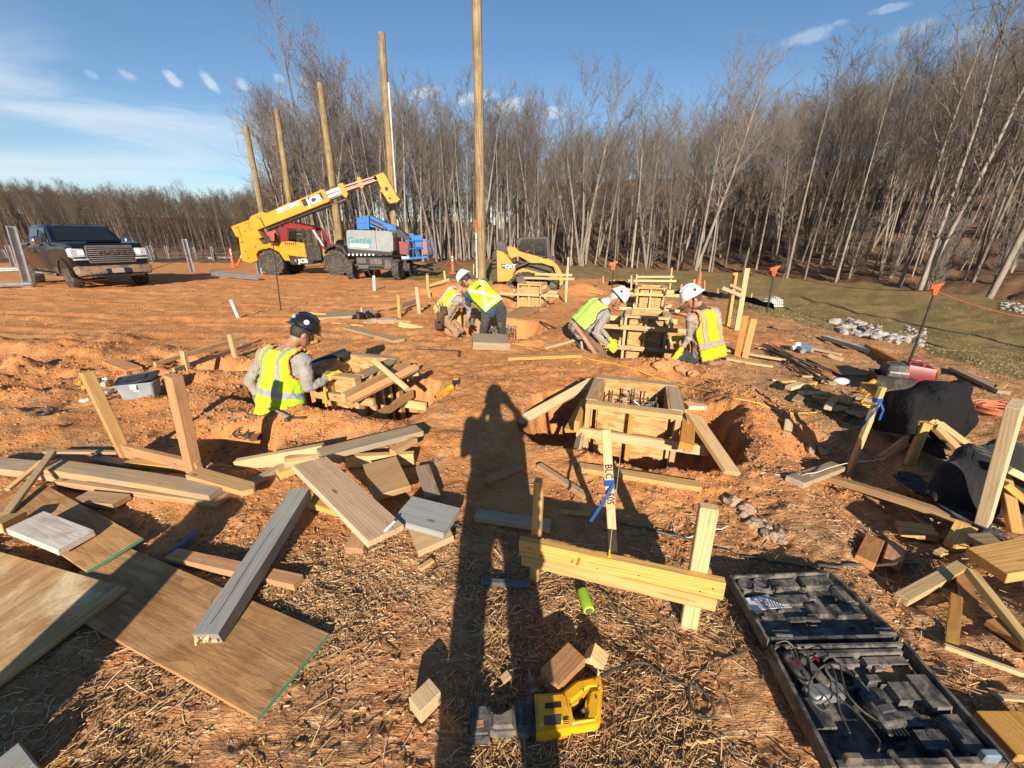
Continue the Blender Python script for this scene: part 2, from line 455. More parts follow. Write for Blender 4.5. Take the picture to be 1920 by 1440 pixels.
# steel, paint, rubber...
GALV = plain('galvanised_steel', (.46, .49, .52), .42, .75, (.30, .24, .18), .12, 5)
GALVD = plain('dark_steel', (.10, .10, .105), .5, .8, (.2, .12, .07), .3, 7)
REBAR = plain('rebar_steel', (.13, .10, .08), .7, .4, (.25, .12, .06), .4, 30)
WIRE = plain('tie_wire', (.30, .28, .25), .5, .6)
YEL = plain('machine_yellow', (.60, .245, .012), .38, 0, (.35, .20, .09), .16, 3, coat=.3)
CATY = plain('loader_yellow', (.56, .235, .02), .42, 0, (.38, .23, .12), .28, 3)
BLK = plain('black_paint', (.022, .022, .024), .4, 0, (.16, .11, .07), .22, 5)
BLKP = plain('black_plastic', (.026, .027, .029), .55, 0, (.19, .165, .135), .46, 9, .002)
RUB = plain('tyre_rubber', (.035, .034, .033), .85, 0, (.26, .17, .10), .32, 7)
REDM = plain('cab_red', (.20, .008, .012), .35, 0, (.3, .16, .09), .15, 4, coat=.3)
BLUEM = plain('lift_blue', (.01, .12, .38), .42, 0, (.2, .15, .12), .15, 4)
GREYM = plain('lift_grey', (.21, .235, .24), .45, 0, (.38, .30, .22), .18, 3)
GREYD = plain('machine_dark_grey', (.07, .07, .07), .6, .2, (.24, .17, .11), .35, 5)
ORG = plain('safety_orange', (.85, .09, .02), .5, 0, (.4, .2, .1), .1, 8)
WHT = plain('white_plastic', (.74, .74, .72), .45, 0, (.45, .30, .18), .2, 8)
WHTB = plain('bright_white', (.80, .80, .80), .4)
CHROME = plain('chrome', (.75, .75, .77), .10, 1.0, None)
TOOLY = plain('tool_yellow', (.66, .34, .01), .38, 0, (.35, .2, .06), .14, 16)
BLUET = plain('blue_tape', (.01, .065, .26), .5)
STRW = plain('string_white', (.75, .68, .50), .8)
CORDY = plain('cord_yellow', (.55, .34, .04), .5, 0, (.4, .2, .08), .2, 20)
CORDB = plain('cord_dark', (.06, .055, .045), .55, 0, (.2, .13, .08), .3, 20)
CORDO = plain('hose_salmon', (.60, .17, .08), .5)
ROPE = plain('rope_red', (.28, .04, .025), .6)
LIME = plain('lime_green', (.30, .50, .03), .6)
PAPER = plain('paper', (.72, .74, .78), .7)
INK = plain('ink_black', (.02, .02, .025), .6)
TOTE = plain('tote_grey', (.22, .25, .275), .4, 0, (.4, .28, .2), .2, 8)
SKIN = plain('skin_tan', (.36, .17, .10), .55, 0, None, .1, 30, .0006)
HAIR = plain('hair_dark', (.02, .015, .012), .7)
ROCKM = plain('rock_pale', (.33, .315, .295), .85, 0, (.30, .20, .13), .35, 5, .01, .25)
MUD = plain('dry_mud_grey', (.33, .26, .19), .95, 0, (.40, .22, .11), .5, 5, .02, .25)
DRK = plain('dark_void', (.012, .012, .012), .9)
REDP = plain('generator_red', (.15, .006, .009), .35, 0, None)
TRUCKP = plain('truck_paint_dark_blue', (.006, .008, .012), .45, 0, None, coat=.15)
def fabric(name, col, scale=900, fuzz=.15, dirt=None, amt=.2):
    b = NB(name); o = b.tc.outputs['Object']
    n = b.noise(o, 9, 5, .6, .5)
    c = b.mix(b.ramp(n, .3, .75), mul(col, .86), mul(col, 1.1))
    if dirt: c = b.mix(b.math('MULTIPLY', b.ramp(b.noise(o, 5, 6, .7), .45, .7), amt * 2), c, dirt)
    w = b.noise(b.mapping(o, (1, 1, .45), (.3, .2, .1)), 16, 4, .55, 1.2)
    h = b.math('ADD', b.math('MULTIPLY', w, 1.0), b.math('MULTIPLY', b.noise(o, 260, 2), .05))
    return b.fin(c, .85, b.bump(h, .022, .9), Sheen_Weight=fuzz, Specular_IOR_Level=.2)
VESTY = fabric('vest_lime', (.40, .62, .015), dirt=(.38, .36, .06), amt=.2); VESTG = fabric('vest_faded_green', (.36, .52, .10)); VESTB = fabric('vest_yellow', (.58, .66, .01))
SILV = fabric('silver_tape', (.27, .29, .32)); WTAPE = fabric('white_tape', (.55, .55, .53)); OTAPE = fabric('orange_tape', (.95, .22, .02))
GREYC = fabric('grey_shirt', (.27, .26, .25), dirt=(.33, .21, .13), amt=.35)
BLUEC = fabric('blue_sweater', (.035, .07, .14)); NAVY = fabric('dark_trousers', (.035, .038, .045), dirt=(.20, .13, .09), amt=.3)
KHAKI = fabric('khaki_trousers', (.30, .20, .12), dirt=(.25, .13, .07), amt=.4); BRNC = fabric('brown_trousers', (.13, .08, .055), dirt=(.22, .13, .08), amt=.3)
BLACKC = fabric('black_cloth', (.010, .010, .012), fuzz=0); FLEECE = fabric('black_fleece', (.016, .016, .018), fuzz=.15)
GLOVEG = fabric('glove_grey', (.14, .13, .10)); GLOVEY = fabric('glove_yellow', (.62, .50, .03)); LEATH = fabric('leather_brown', (.06, .035, .022), dirt=(.2, .12, .07), amt=.2)
BOOT = fabric('boot_tan', (.24, .13, .06), dirt=(.32, .18, .09), amt=.4); HOOD = fabric('pale_hood', (.60, .52, .50)); HOODB = fabric('brown_hood', (.07, .045, .035))
BELTB = fabric('blue_band', (.06, .16, .35))
def glass(name, tint, rough=.05):
    b = NB(name)
    b.fin(tint, rough, None, 0.0)
    b.b.inputs['Specular IOR Level'].default_value = .8
    return b.m
GLS = glass('dark_glass', (.012, .016, .018))
def clearglass():
    b = NB('cab_glass')
    gl = b.N.new('ShaderNodeBsdfGlossy'); gl.inputs['Roughness'].default_value = .03
    tr = b.N.new('ShaderNodeBsdfTransparent'); tr.inputs[0].default_value = (.62, .68, .66, 1)
    mx = b.N.new('ShaderNodeMixShader'); mx.inputs[0].default_value = .10
    b.L.new(tr.outputs[0], mx.inputs[1]); b.L.new(gl.outputs[0], mx.inputs[2])
    b.L.new(mx.outputs[0], b.out.inputs['Surface'])
    return b.m
CGLS = clearglass()

def ground_mat():
    b = NB('site_ground'); o = b.tc.outputs['Object']
    z = b.attr('zone'); s = b.sep(z.outputs['Color']); straw, grass, lit = s[0], s[1], s[2]
    n1 = b.noise(o, .55, 6, .6, .4); n2 = b.noise(o, 3.0, 6, .62, .3); n3 = b.noise(o, 22, 5, .65)
    n4 = b.noise(o, 90, 4, .7)
    clay = b.mix(b.ramp(n1, .32, .68), (.60, .240, .075), (.56, .280, .110))
    clay = b.mix(b.ramp(n2, .35, .72), clay, (.44, .18, .062))
    clay = b.mix(b.math('MULTIPLY', b.ramp(n3, .48, .75), .75), clay, (.58, .33, .165))
    clay = b.mix(b.math('MULTIPLY', b.ramp(n4, .55, .72), .5), clay, (.26, .095, .035))
    pale = b.noise(o, 1.3, 5, .6, 1.0)
    clay = b.mix(b.math('MULTIPLY', b.ramp(pale, .55, .75), .55), clay, (.47, .32, .19))
    # straw-strewn soil : thin pale and dark fibres in three directions
    fib = None
    for i, ang in enumerate((.3, 1.35, 2.4)):
        m = b.mapping(o, (9, 85, 1), (0, 0, ang), (i * 5.0, i * 2.0, 0))
        w = b.noise(m, 1.0, 3, .6, .6)
        fib = w if fib is None else b.math('MAXIMUM', fib, w)
    soil = b.mix(b.ramp(n3, .3, .7), (.33, .160, .068), (.46, .265, .12))
    soil = b.mix(b.ramp(n2, .4, .7), soil, (.42, .18, .07))
    soil = b.mix(b.math('MULTIPLY', b.ramp(fib, .58, .70), .9), soil, (.62, .46, .27))
    soil = b.mix(b.math('MULTIPLY', b.ramp(n4, .56, .70), .6), soil, (.10, .05, .028))
    # winter turf
    gr = b.noise(b.mapping(o, (1, 1, 1)), 1.1, 6, .65, .5); gf = b.noise(o, 45, 4, .7)
    turf = b.mix(b.ramp(gr, .36, .66), (.20, .145, .058), (.34, .235, .11))
    turf = b.mix(b.ramp(gf, .35, .7), turf, (.15, .125, .05))
    turf = b.mix(b.math('MULTIPLY', b.ramp(b.noise(o, .35, 4), .5, .7), .4), turf, (.36, .22, .11))
    leaf = b.mix(b.ramp(b.noise(o, .6, 6, .7), .35, .65), (.20, .115, .062), (.085, .05, .03))
    leaf = b.mix(b.math('MULTIPLY', b.ramp(b.noise(o, 5, 5, .75), .52, .64), .8), leaf, (.24, .14, .085))
    c = b.mix(b.ramp(b.math('ADD', straw, b.math('MULTIPLY', b.math('SUBTRACT', n2, .5), .8)), .25, .75), clay, soil)
    c = b.mix(b.ramp(b.math('ADD', grass, b.math('MULTIPLY', b.math('SUBTRACT', n2, .5), .5)), .3, .7), c, turf)
    c = b.mix(b.ramp(lit, .3, .7), c, leaf)
    peb = b.voro(o, 38, 'F1', 'Distance')
    h = b.math('ADD', b.math('MULTIPLY', n3, .9), b.math('MULTIPLY', n4, .45))
    h = b.math('ADD', h, b.math('MULTIPLY', b.ramp(peb, .45, .05), b.ramp(n2, .4, .7, .05, .5)))
    h = b.math('ADD', h, b.math('MULTIPLY', fib, b.math('MULTIPLY', straw, .8)))
    h = b.math('ADD', h, b.math('MULTIPLY', gf, b.math('MULTIPLY', grass, 1.5)))
    return b.fin(c, .95, b.bump(h, .02, 1.0), Specular_IOR_Level=.15)
GROUND = ground_mat()

def bark(name, a, c2):
    b = NB(name); o = b.tc.outputs['Object']; inf = b.info()
    n = b.noise(b.mapping(o, (1, 1, .25)), 7, 5, .65, .5); n2 = b.noise(o, .6, 3)
    c = b.mix(b.ramp(n, .35, .68), a, c2)
    c = b.mix(b.math('MULTIPLY', b.ramp(n2, .45, .7), .5), c, mul(a, .55))
    hsv = b.N.new('ShaderNodeHueSaturation'); b.L.new(c, hsv.inputs['Color'])
    b.L.new(b.ramp(inf.outputs['Random'], 0, 1, .62, 1.15, False), hsv.inputs['Value'])
    return b.fin(hsv.outputs[0], .95, None, Specular_IOR_Level=.1)
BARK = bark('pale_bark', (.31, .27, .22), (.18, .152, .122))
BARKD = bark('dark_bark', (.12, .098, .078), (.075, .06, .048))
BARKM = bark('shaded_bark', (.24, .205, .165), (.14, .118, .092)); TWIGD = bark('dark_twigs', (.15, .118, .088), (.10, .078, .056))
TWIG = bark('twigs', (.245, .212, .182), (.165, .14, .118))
POLE = (lambda b: b.fin(b.mix(b.ramp(b.math('ADD', b.math('MULTIPLY', b.noise(b.mapping(b.tc.outputs['Object'], (16, 16, .6)), 1.6, 5, .7, .4), .7), b.math('MULTIPLY', b.noise(b.tc.outputs['Object'], 2.2, 5, .7), .3)), .38, .60), (.34, .24, .11), (.13, .085, .04)), .85))(NB('treated_pole'))
# ---------------------------------------------------------------- mesh helpers
class MB:
    def __init__(s): s.v = []; s.f = []; s.m = []; s.mi = 0
    def add(s, vs, fs, mi=None):
        o = len(s.v); s.v += [tuple(p) for p in vs]; mi = s.mi if mi is None else mi
        for f in fs: s.f.append(tuple(i + o for i in f)); s.m.append(mi)
        return s
    def box(s, c, d, rot=None, mi=None, bev=0.0):
        x, y, z = d[0] / 2, d[1] / 2, d[2] / 2
        if bev <= 0:
            vs = [Vector((sx * x, sy * y, sz * z)) for sx in (-1, 1) for sy in (-1, 1) for sz in (-1, 1)]
            fs = [(0, 1, 3, 2), (4, 6, 7, 5), (0, 4, 5, 1), (2, 3, 7, 6), (0, 2, 6, 4), (1, 5, 7, 3)]
        else:
            b = min(bev, x * .9, y * .9, z * .9)
            vs = []; idx = {}
            for sx in (-1, 1):
                for sy in (-1, 1):
                    for sz in (-1, 1):
                        for a in range(3):
                            p = [sx * (x - b), sy * (y - b), sz * (z - b)]
                            p[a] = (sx * x, sy * y, sz * z)[a]
                            idx[(sx, sy, sz, a)] = len(vs); vs.append(Vector(p))
            fs = []
            for a in range(3):
                o1, o2 = [(1, 2), (2, 0), (0, 1)][a]
                for sg in (-1, 1):
                    q = []
                    for (p1, p2) in ((-1, -1), (1, -1), (1, 1), (-1, 1)):
                        k = [0, 0, 0]; k[a] = sg; k[o1] = p1; k[o2] = p2; q.append(idx[(*k, a)])
                    fs.append(tuple(q if sg > 0 else q[::-1]))
            for a in range(3):                    # edges parallel to axis a
                o1, o2 = [(1, 2), (2, 0), (0, 1)][a]
                for s1 in (-1, 1):
                    for s2 in (-1, 1):
                        def g(sa, w):
                            k = [0, 0, 0]; k[a] = sa; k[o1] = s1; k[o2] = s2; return idx[(*k, w)]
                        q = (g(-1, o1), g(1, o1), g(1, o2), g(-1, o2))
                        fs.append(q if s1 * s2 < 0 else q[::-1])
            for sx in (-1, 1):
                for sy in (-1, 1):
                    for sz in (-1, 1):
                        q = tuple(idx[(sx, sy, sz, a)] for a in range(3))
                        fs.append(q if sx * sy * sz > 0 else q[::-1])
        if rot is not None: vs = [rot @ p for p in vs]
        c = Vector(c)
        return s.add([p + c for p in vs], fs, mi)
    def frame(s, A, B, up=(0, 0, 1)):
        A, B = Vector(A), Vector(B); x = (B - A).normalized(); up = Vector(up)
        if abs(x.dot(up)) > .98: up = Vector((0, 1, 0)) if abs(x.y) < .9 else Vector((1, 0, 0))
        y = up.cross(x).normalized(); z = x.cross(y)
        return Matrix((x, y, z)).transposed()
    def beam(s, A, B, w, t, up=(0, 0, 1), mi=None, bev=0.0):
        A, B = Vector(A), Vector(B)
        return s.box((A + B) / 2, ((B - A).length, w, t), s.frame(A, B, up), mi, bev)
    def cyl(s, A, B, r, r2=None, n=10, mi=None, cap=True):
        A, B = Vector(A), Vector(B); r2 = r if r2 is None else r2
        F = s.frame(A, B); vs = []
        for P, q in ((A, r), (B, r2)):
            for i in range(n):
                a = 2 * math.pi * i / n
                vs.append(P + F @ Vector((0, math.cos(a) * q, math.sin(a) * q)))
        fs = [(i, (i + 1) % n, n + (i + 1) % n, n + i) for i in range(n)]
        if cap: fs += [tuple(range(n))[::-1], tuple(range(n, 2 * n))]
        return s.add(vs, fs, mi)
    def tube(s, pts, r, n=6, mi=None, cap=True, rs=None, flat=1.0):
        pts = [Vector(p) for p in pts]; vs = []; m = len(pts); prev = None
        for i, p in enumerate(pts):
            t = (pts[min(i + 1, m - 1)] - pts[max(i - 1, 0)]).normalized()
            if prev is None:
                a = Vector((0, 0, 1)) if abs(t.z) < .95 else Vector((1, 0, 0))
                y = a.cross(t).normalized()
            else:
                y = (prev - t * prev.dot(t)).normalized()
            prev = y; z = t.cross(y); q = rs[i] if rs else r
            for k in range(n):
                a = 2 * math.pi * k / n
                vs.append(p + y * (math.cos(a) * q) + z * (math.sin(a) * q * flat))
        fs = [(i * n + k, i * n + (k + 1) % n, (i + 1) * n + (k + 1) % n, (i + 1) * n + k) for i in range(m - 1) for k in range(n)]
        if cap: fs += [tuple(range(n))[::-1], tuple(range((m - 1) * n, m * n))]
        return s.add(vs, fs, mi)
    def prism(s, poly, A, U, Vv, Nn, th, mi=None):
        """outline poly (u,v) placed at A on axes U,V and thickened along N, centred"""
        A, U, Vv, Nn = map(Vector, (A, U, Vv, Nn)); n = len(poly)
        vs = [A + U * p[0] + Vv * p[1] - Nn * th / 2 for p in poly] + [A + U * p[0] + Vv * p[1] + Nn * th / 2 for p in poly]
        fs = [tuple(range(n))[::-1], tuple(range(n, 2 * n))] + [(i, (i + 1) % n, n + (i + 1) % n, n + i) for i in range(n)]
        return s.add(vs, fs, mi)
    def lathe(s, prof, c=(0, 0, 0), axis=(0, 0, 1), n=16, mi=None, sx=1.0, sy=1.0):
        c = Vector(c); ax = Vector(axis).normalized()
        a0 = Vector((1, 0, 0)) if abs(ax.x) < .9 else Vector((0, 1, 0))
        u = (a0 - ax * a0.dot(ax)).normalized(); w = ax.cross(u); vs = []
        for (r, h) in prof:
            for k in range(n):
                a = 2 * math.pi * k / n
                vs.append(c + ax * h + u * (math.cos(a) * r * sx) + w * (math.sin(a) * r * sy))
        m = len(prof)
        fs = [(i * n + k, i * n + (k + 1) % n, (i + 1) * n + (k + 1) % n, (i + 1) * n + k) for i in range(m - 1) for k in range(n)]
        fs += [tuple(range(n))[::-1], tuple(range((m - 1) * n, m * n))]
        return s.add(vs, fs, mi)
    def ball(s, c, r, mi=None, n=10, m=7, rot=None):
        c = Vector(c); r = (r, r, r) if isinstance(r, (int, float)) else r; vs = []; fs = []
        for i in range(m + 1):
            th = math.pi * i / m
            for k in range(n):
                a = 2 * math.pi * k / n
                p = Vector((math.sin(th) * math.cos(a) * r[0], math.sin(th) * math.sin(a) * r[1], math.cos(th) * r[2]))
                vs.append(c + (rot @ p if rot is not None else p))
        for i in range(m):
            for k in range(n):
                fs.append((i * n + k, (i + 1) * n + k, (i + 1) * n + (k + 1) % n, i * n + (k + 1) % n))
        return s.add(vs, fs, mi)
    def mesh(s, name, mats, smooth=False):
        me = bpy.data.meshes.new(name)
        me.from_pydata(s.v, [], s.f); me.update()
        mats = mats if isinstance(mats, (list, tuple)) else [mats]
        for m in mats: me.materials.append(m)
        if len(mats) > 1: me.polygons.foreach_set('material_index', s.m)
        if smooth is not False:
            me.shade_smooth()
            ang = smooth if isinstance(smooth, (int, float)) and smooth is not True else 40
            try: me.set_sharp_from_angle(angle=R(ang))
            except Exception: pass
        return me
    def build(s, name, mats, parent=None, smooth=False):
        o = bpy.data.objects.new(name, s.mesh(name, mats, smooth)); COL.objects.link(o)
        if parent is not None: o.parent = parent
        return o
def tag(o, label=None, cat=None, group=None, kind=None):
    if label: o['label'] = label
    if cat: o['category'] = cat
    if group: o['group'] = group
    if kind: o['kind'] = kind
    return o
def thing(name, label, cat, loc=(0, 0, 0), rotz=0.0, group=None, rot=None):
    o = bpy.data.objects.new(name, None); COL.objects.link(o); o.empty_display_size = .1
    o.location = loc; o.rotation_euler = rot if rot is not None else (0, 0, rotz)
    return tag(o, label, cat, group)
def pmat(o):
    m = Matrix.LocRotScale(o.location, o.rotation_euler, o.scale)
    return pmat(o.parent) @ m if o.parent else m
def copy_tree(o, parent=None):
    c = o.copy(); COL.objects.link(c)
    if parent is not None: c.parent = parent
    for ch in list(o.children): copy_tree(ch, c)
    return c
def jit(seed, k=.0015):
    r = random.Random(seed); return lambda: (r.random() - .5) * 2 * k
def board(A, B, w, t, mat, label=None, name='board', cat='board', up=(0, 0, 1), top=False, parent=None, group=None, bev=.0025, bow=0.0, roll=0.0, tip=None, split=None):
    """a sawn board with its length on local X, from A to B (ends of its centre line or of its top face)"""
    A, B = Vector(A), Vector(B); F = MB().frame(A, B, up)
    if roll: F = F @ Matrix.Rotation(roll, 3, 'X')
    if top: A = A - F @ Vector((0, 0, t / 2)); B = B - F @ Vector((0, 0, t / 2))
    ln = (B - A).length; m = MB()
    if tip or bow or split:
        n = 8
        if tip:    # pointed stake outline
            out = [(0, -w / 2), (ln - tip, -w / 2), (ln, -w * .06), (ln, w * .06), (ln - tip, w / 2), (0, w / 2)]
            m.prism(out, (0, 0, 0), (1, 0, 0), (0, 1, 0), (0, 0, 1), t)
        else:
            r = random.Random(int(ln * 1e4) + int(w * 1e4)); vs = []; fs = []
            for i in range(n + 1):
                x = ln * i / n; zz = bow * math.sin(math.pi * i / n); e = 0
                for (yy, z2) in ((-w / 2, -t / 2), (w / 2, -t / 2), (w / 2, t / 2), (-w / 2, t / 2)):
                    dx = (r.random() - .5) * (split or 0) * (4 if i in (0, n) else 0)
                    vs.append((x + dx, yy + (r.random() - .5) * .002, z2 + zz + (r.random() - .5) * .0015))
            for i in range(n):
                for k in range(4): fs.append((i * 4 + k, i * 4 + (k + 1) % 4, (i + 1) * 4 + (k + 1) % 4, (i + 1) * 4 + k))
            fs += [(3, 2, 1, 0), (n * 4, n * 4 + 1, n * 4 + 2, n * 4 + 3)]
            m.add(vs, fs)
    else: m.box((ln / 2, 0, 0), (ln, w, t), bev=bev)
    o = m.build(name, mat)
    M = Matrix.Translation(A) @ F.to_4x4()
    if parent is not None: o.parent = parent; M = pmat(parent).inverted() @ M
    o.matrix_basis = M
    if label: tag(o, label, cat, group)
    return o
def text_part(txt, size, M, mat, parent=None, name='lettering', depth=.002, bold=0.0, sx=1.0, align='CENTER'):
    cu = bpy.data.curves.new(name, 'FONT'); cu.body = txt; cu.size = size; cu.extrude = depth; cu.offset = bold
    cu.align_x = align; cu.align_y = 'CENTER'; cu.resolution_u = 2
    o = bpy.data.objects.new(name, cu); COL.objects.link(o)
    dg = bpy.context.evaluated_depsgraph_get()
    me = bpy.data.meshes.new_from_object(o.evaluated_get(dg)); bpy.data.objects.remove(o)
    me.transform(Matrix.Diagonal((sx, 1, 1, 1)))
    me.materials.clear(); me.materials.append(mat)
    o = bpy.data.objects.new(name, me); COL.objects.link(o)
    if parent is not None: o.parent = parent
    o.matrix_basis = M
    return o

# ---------------------------------------------------------------- ground sheet
def build_ground():
    NR, NA = 640, 620
    rr = np.concatenate([np.exp(np.linspace(math.log(.42), math.log(26), 560)), np.exp(np.linspace(math.log(26.6), math.log(420), 80))])
    NR = len(rr)
    aa = np.concatenate([np.linspace(-R(84), R(84), 600), np.linspace(R(84), R(276), 50)[1:-1]])
    NA = len(aa)
    RR, AA = np.meshgrid(rr, aa, indexing='ij')
    X, Y = RR * np.sin(AA), RR * np.cos(AA)
    Z = gz(X.ravel(), Y.ravel()).reshape(X.shape)
    verts = np.stack([X, Y, Z], -1).reshape(-1, 3)
    verts = np.vstack([verts, [[0, 0, float(gz(np.array([0.]), np.array([0.]))[0])]]])
    i = np.arange(NR - 1)[:, None]; k = np.arange(NA)[None, :]
    a = i * NA + k; b = i * NA + (k + 1) % NA
    quads = np.stack([a, b, b + NA, a + NA], -1).reshape(-1, 4)
    me = bpy.data.meshes.new('ground')
    nv = len(verts); c = nv - 1
    tri = np.stack([np.full(NA, c), (np.arange(NA) + 1) % NA, np.arange(NA)], -1)
    loops = np.concatenate([quads.ravel()[:], tri.ravel()])
    ls = np.concatenate([np.arange(len(quads)) * 4, len(quads) * 4 + np.arange(len(tri)) * 3])
    lt = np.concatenate([np.full(len(quads), 4), np.full(len(tri), 3)])
    me.vertices.add(nv); me.vertices.foreach_set('co', verts.astype(np.float32).ravel())
    me.loops.add(len(loops)); me.loops.foreach_set('vertex_index', loops.astype(np.int32))
    me.polygons.add(len(ls)); me.polygons.foreach_set('loop_start', ls.astype(np.int32)); me.polygons.foreach_set('loop_total', lt.astype(np.int32))
    me.update(calc_edges=True); me.validate()
    st, g, lit = zone(verts[:, 0], verts[:, 1])
    at = me.color_attributes.new('zone', 'FLOAT_COLOR', 'POINT')
    at.data.foreach_set('color', np.stack([st, g, lit, np.ones_like(st)], -1).astype(np.float32).ravel())
    me.materials.append(GROUND); me.shade_smooth()
    # faces may have come out downwards
    if me.polygons[1000].normal.z < 0: me.flip_normals()
    o = bpy.data.objects.new('ground', me); COL.objects.link(o); o['kind'] = 'structure'
    return o
build_ground()

def scatter_mesh(name, P, shape_v, shape_f, S, Q, mat, smooth=False):
    """joins copies of a small shape: P (n,3), S (n,3) sizes, Q (n,3,3) rotations"""
    n = len(P); sv = np.array(shape_v, float); sf = np.array(shape_f, int); m = len(sv)
    vv = sv[None] * S[:, None, :]
    vv = np.einsum('nij,nmj->nmi', Q, vv) + P[:, None, :]
    ff = sf[None] + (np.arange(n) * m)[:, None, None]
    me = bpy.data.meshes.new(name); k = sf.shape[1]
    me.vertices.add(n * m); me.vertices.foreach_set('co', vv.astype(np.float32).ravel())
    me.loops.add(n * len(sf) * k); me.loops.foreach_set('vertex_index', ff.astype(np.int32).ravel())
    me.polygons.add(n * len(sf)); me.polygons.foreach_set('loop_start', (np.arange(n * len(sf)) * k).astype(np.int32))
    me.polygons.foreach_set('loop_total', np.full(n * len(sf), k, np.int32))
    me.update(calc_edges=True)
    for q in (mat if isinstance(mat, (list, tuple)) else [mat]): me.materials.append(q)
    if smooth: me.shade_smooth()
    o = bpy.data.objects.new(name, me); COL.objects.link(o)
    return o
def rots(yaw, pitch=None, rollv=None):
    n = len(yaw); pitch = np.zeros(n) if pitch is None else pitch; rollv = np.zeros(n) if rollv is None else rollv
    cy, sy, cp, sp, cr, sr = np.cos(yaw), np.sin(yaw), np.cos(pitch), np.sin(pitch), np.cos(rollv), np.sin(rollv)
    Rz = np.zeros((n, 3, 3)); Rz[:, 0, 0] = cy; Rz[:, 0, 1] = -sy; Rz[:, 1, 0] = sy; Rz[:, 1, 1] = cy; Rz[:, 2, 2] = 1
    Ry = np.zeros((n, 3, 3)); Ry[:, 0, 0] = cp; Ry[:, 0, 2] = sp; Ry[:, 1, 1] = 1; Ry[:, 2, 0] = -sp; Ry[:, 2, 2] = cp
    Rx = np.zeros((n, 3, 3)); Rx[:, 0, 0] = 1; Rx[:, 1, 1] = cr; Rx[:, 1, 2] = -sr; Rx[:, 2, 1] = sr; Rx[:, 2, 2] = cr
    return Rz @ Ry @ Rx
nr_ = np.random.RandomState(3)
ico_bm = bmesh.new(); bmesh.ops.create_icosphere(ico_bm, subdivisions=1, radius=.5)
ico_v = [tuple(v.co) for v in ico_bm.verts]; ico_f = [tuple(v.index for v in f.verts) for f in ico_bm.faces]; ico_bm.free()
ico_v = [(x * (1 + .5 * math.sin(i * 2.7)), y * (1 + .45 * math.sin(i * 5.1)), z * (1 + .45 * math.cos(i * 3.3))) for i, (x, y, z) in enumerate(ico_v)]
def view_pts(n, dmin, dmax, pw=1.0, amax=68):
    d = dmin * (dmax / dmin) ** (nr_.rand(n) ** pw); a = R(amax) * (nr_.rand(n) * 2 - 1)
    return d * np.sin(a), d * np.cos(a)
# clods of clay
def clods(lo=.55, hi=3.4, cnt=30000, shp=(ico_v, ico_f), nm='clay_clods', lb='small crumbs and clods of orange clay strewn over the near ground'):
    x, y = view_pts(cnt, lo, hi, .9)
    st, g, lit = zone(x, y)
    dens = sst(.42, .62, fbm(x * 1.3, y * 1.3, 3, 91)) * .9 + .10
    ch = np.exp(-(((x + 4.8) / 2.2) ** 2 + ((y - 4.3) / .9) ** 2)) + np.exp(-(((x + 2.2) / .8) ** 2 + ((y - 2.9) / .45) ** 2)) + np.exp(-(((x - 2.4) / .5) ** 2 + ((y - 3.2) / 1.2) ** 2)) + np.exp(-(((x + 3.0) / .8) ** 2 + ((y - 4.3) / .8) ** 2))
    ch = ch + np.exp(-(((x - 1.75) / .45) ** 2 + ((y - 4.5) / .35) ** 2)) + .8 * np.exp(-(((x - 2.2) / .8) ** 2 + ((y - 12.6) / .7) ** 2)) + .8 * np.exp(-(((x + .3) / .8) ** 2 + ((y - 12) / .7) ** 2))
    keep = nr_.rand(len(x)) < np.clip(dens * .55 + ch * .9, 0, 1) * (1 - g) * (1 - .85 * st)
    x, y, ch = x[keep], y[keep], ch[keep]
    n = len(x); z = gz(x, y)
    s = (.006 + .018 * nr_.rand(n) ** 3 + .022 * nr_.rand(n) ** 4 * np.clip(ch, 0, 1)) * (1 + .10 * np.hypot(x, y))
    s = s * .8
    S = np.stack([s * (.7 + 1.1 * nr_.rand(n)), s * (.7 + .7 * nr_.rand(n)), s * (.4 + .6 * nr_.rand(n))], -1)
    P = np.stack([x, y, z + s * .02], -1)
    o = scatter_mesh(nm, P, shp[0], shp[1], S, rots(nr_.rand(n) * 6.3, nr_.rand(n) * 2 - 1, nr_.rand(n) * 2 - 1), CLOD, False)
    tag(o, lb, 'clods', kind='stuff')
b = NB('clay_clod'); o_ = b.tc.outputs['Object']
CLOD = b.fin(b.mix(b.ramp(b.noise(o_, 2.5, 4), .35, .65), b.mix(b.ramp(b.noise(o_, 40, 3), .4, .6), (.50, .20, .07), (.56, .29, .135)), (.36, .21, .12)), .95, b.bump(b.noise(o_, 130, 3), .006), Specular_IOR_Level=.1)
clods()
oct_v = [(.55, .1, 0), (-.5, .05, .1), (.1, .6, -.05), (0, -.5, .1), (.1, 0, .5), (0, 0, -.5)]; oct_f = [(0, 2, 4), (2, 1, 4), (1, 3, 4), (3, 0, 4), (2, 0, 5), (1, 2, 5), (3, 1, 5), (0, 3, 5)]
clods(2.6, 19, 90000, (oct_v, oct_f), 'clay_crumbs', 'small crumbs and clods of orange clay over the farther ground')
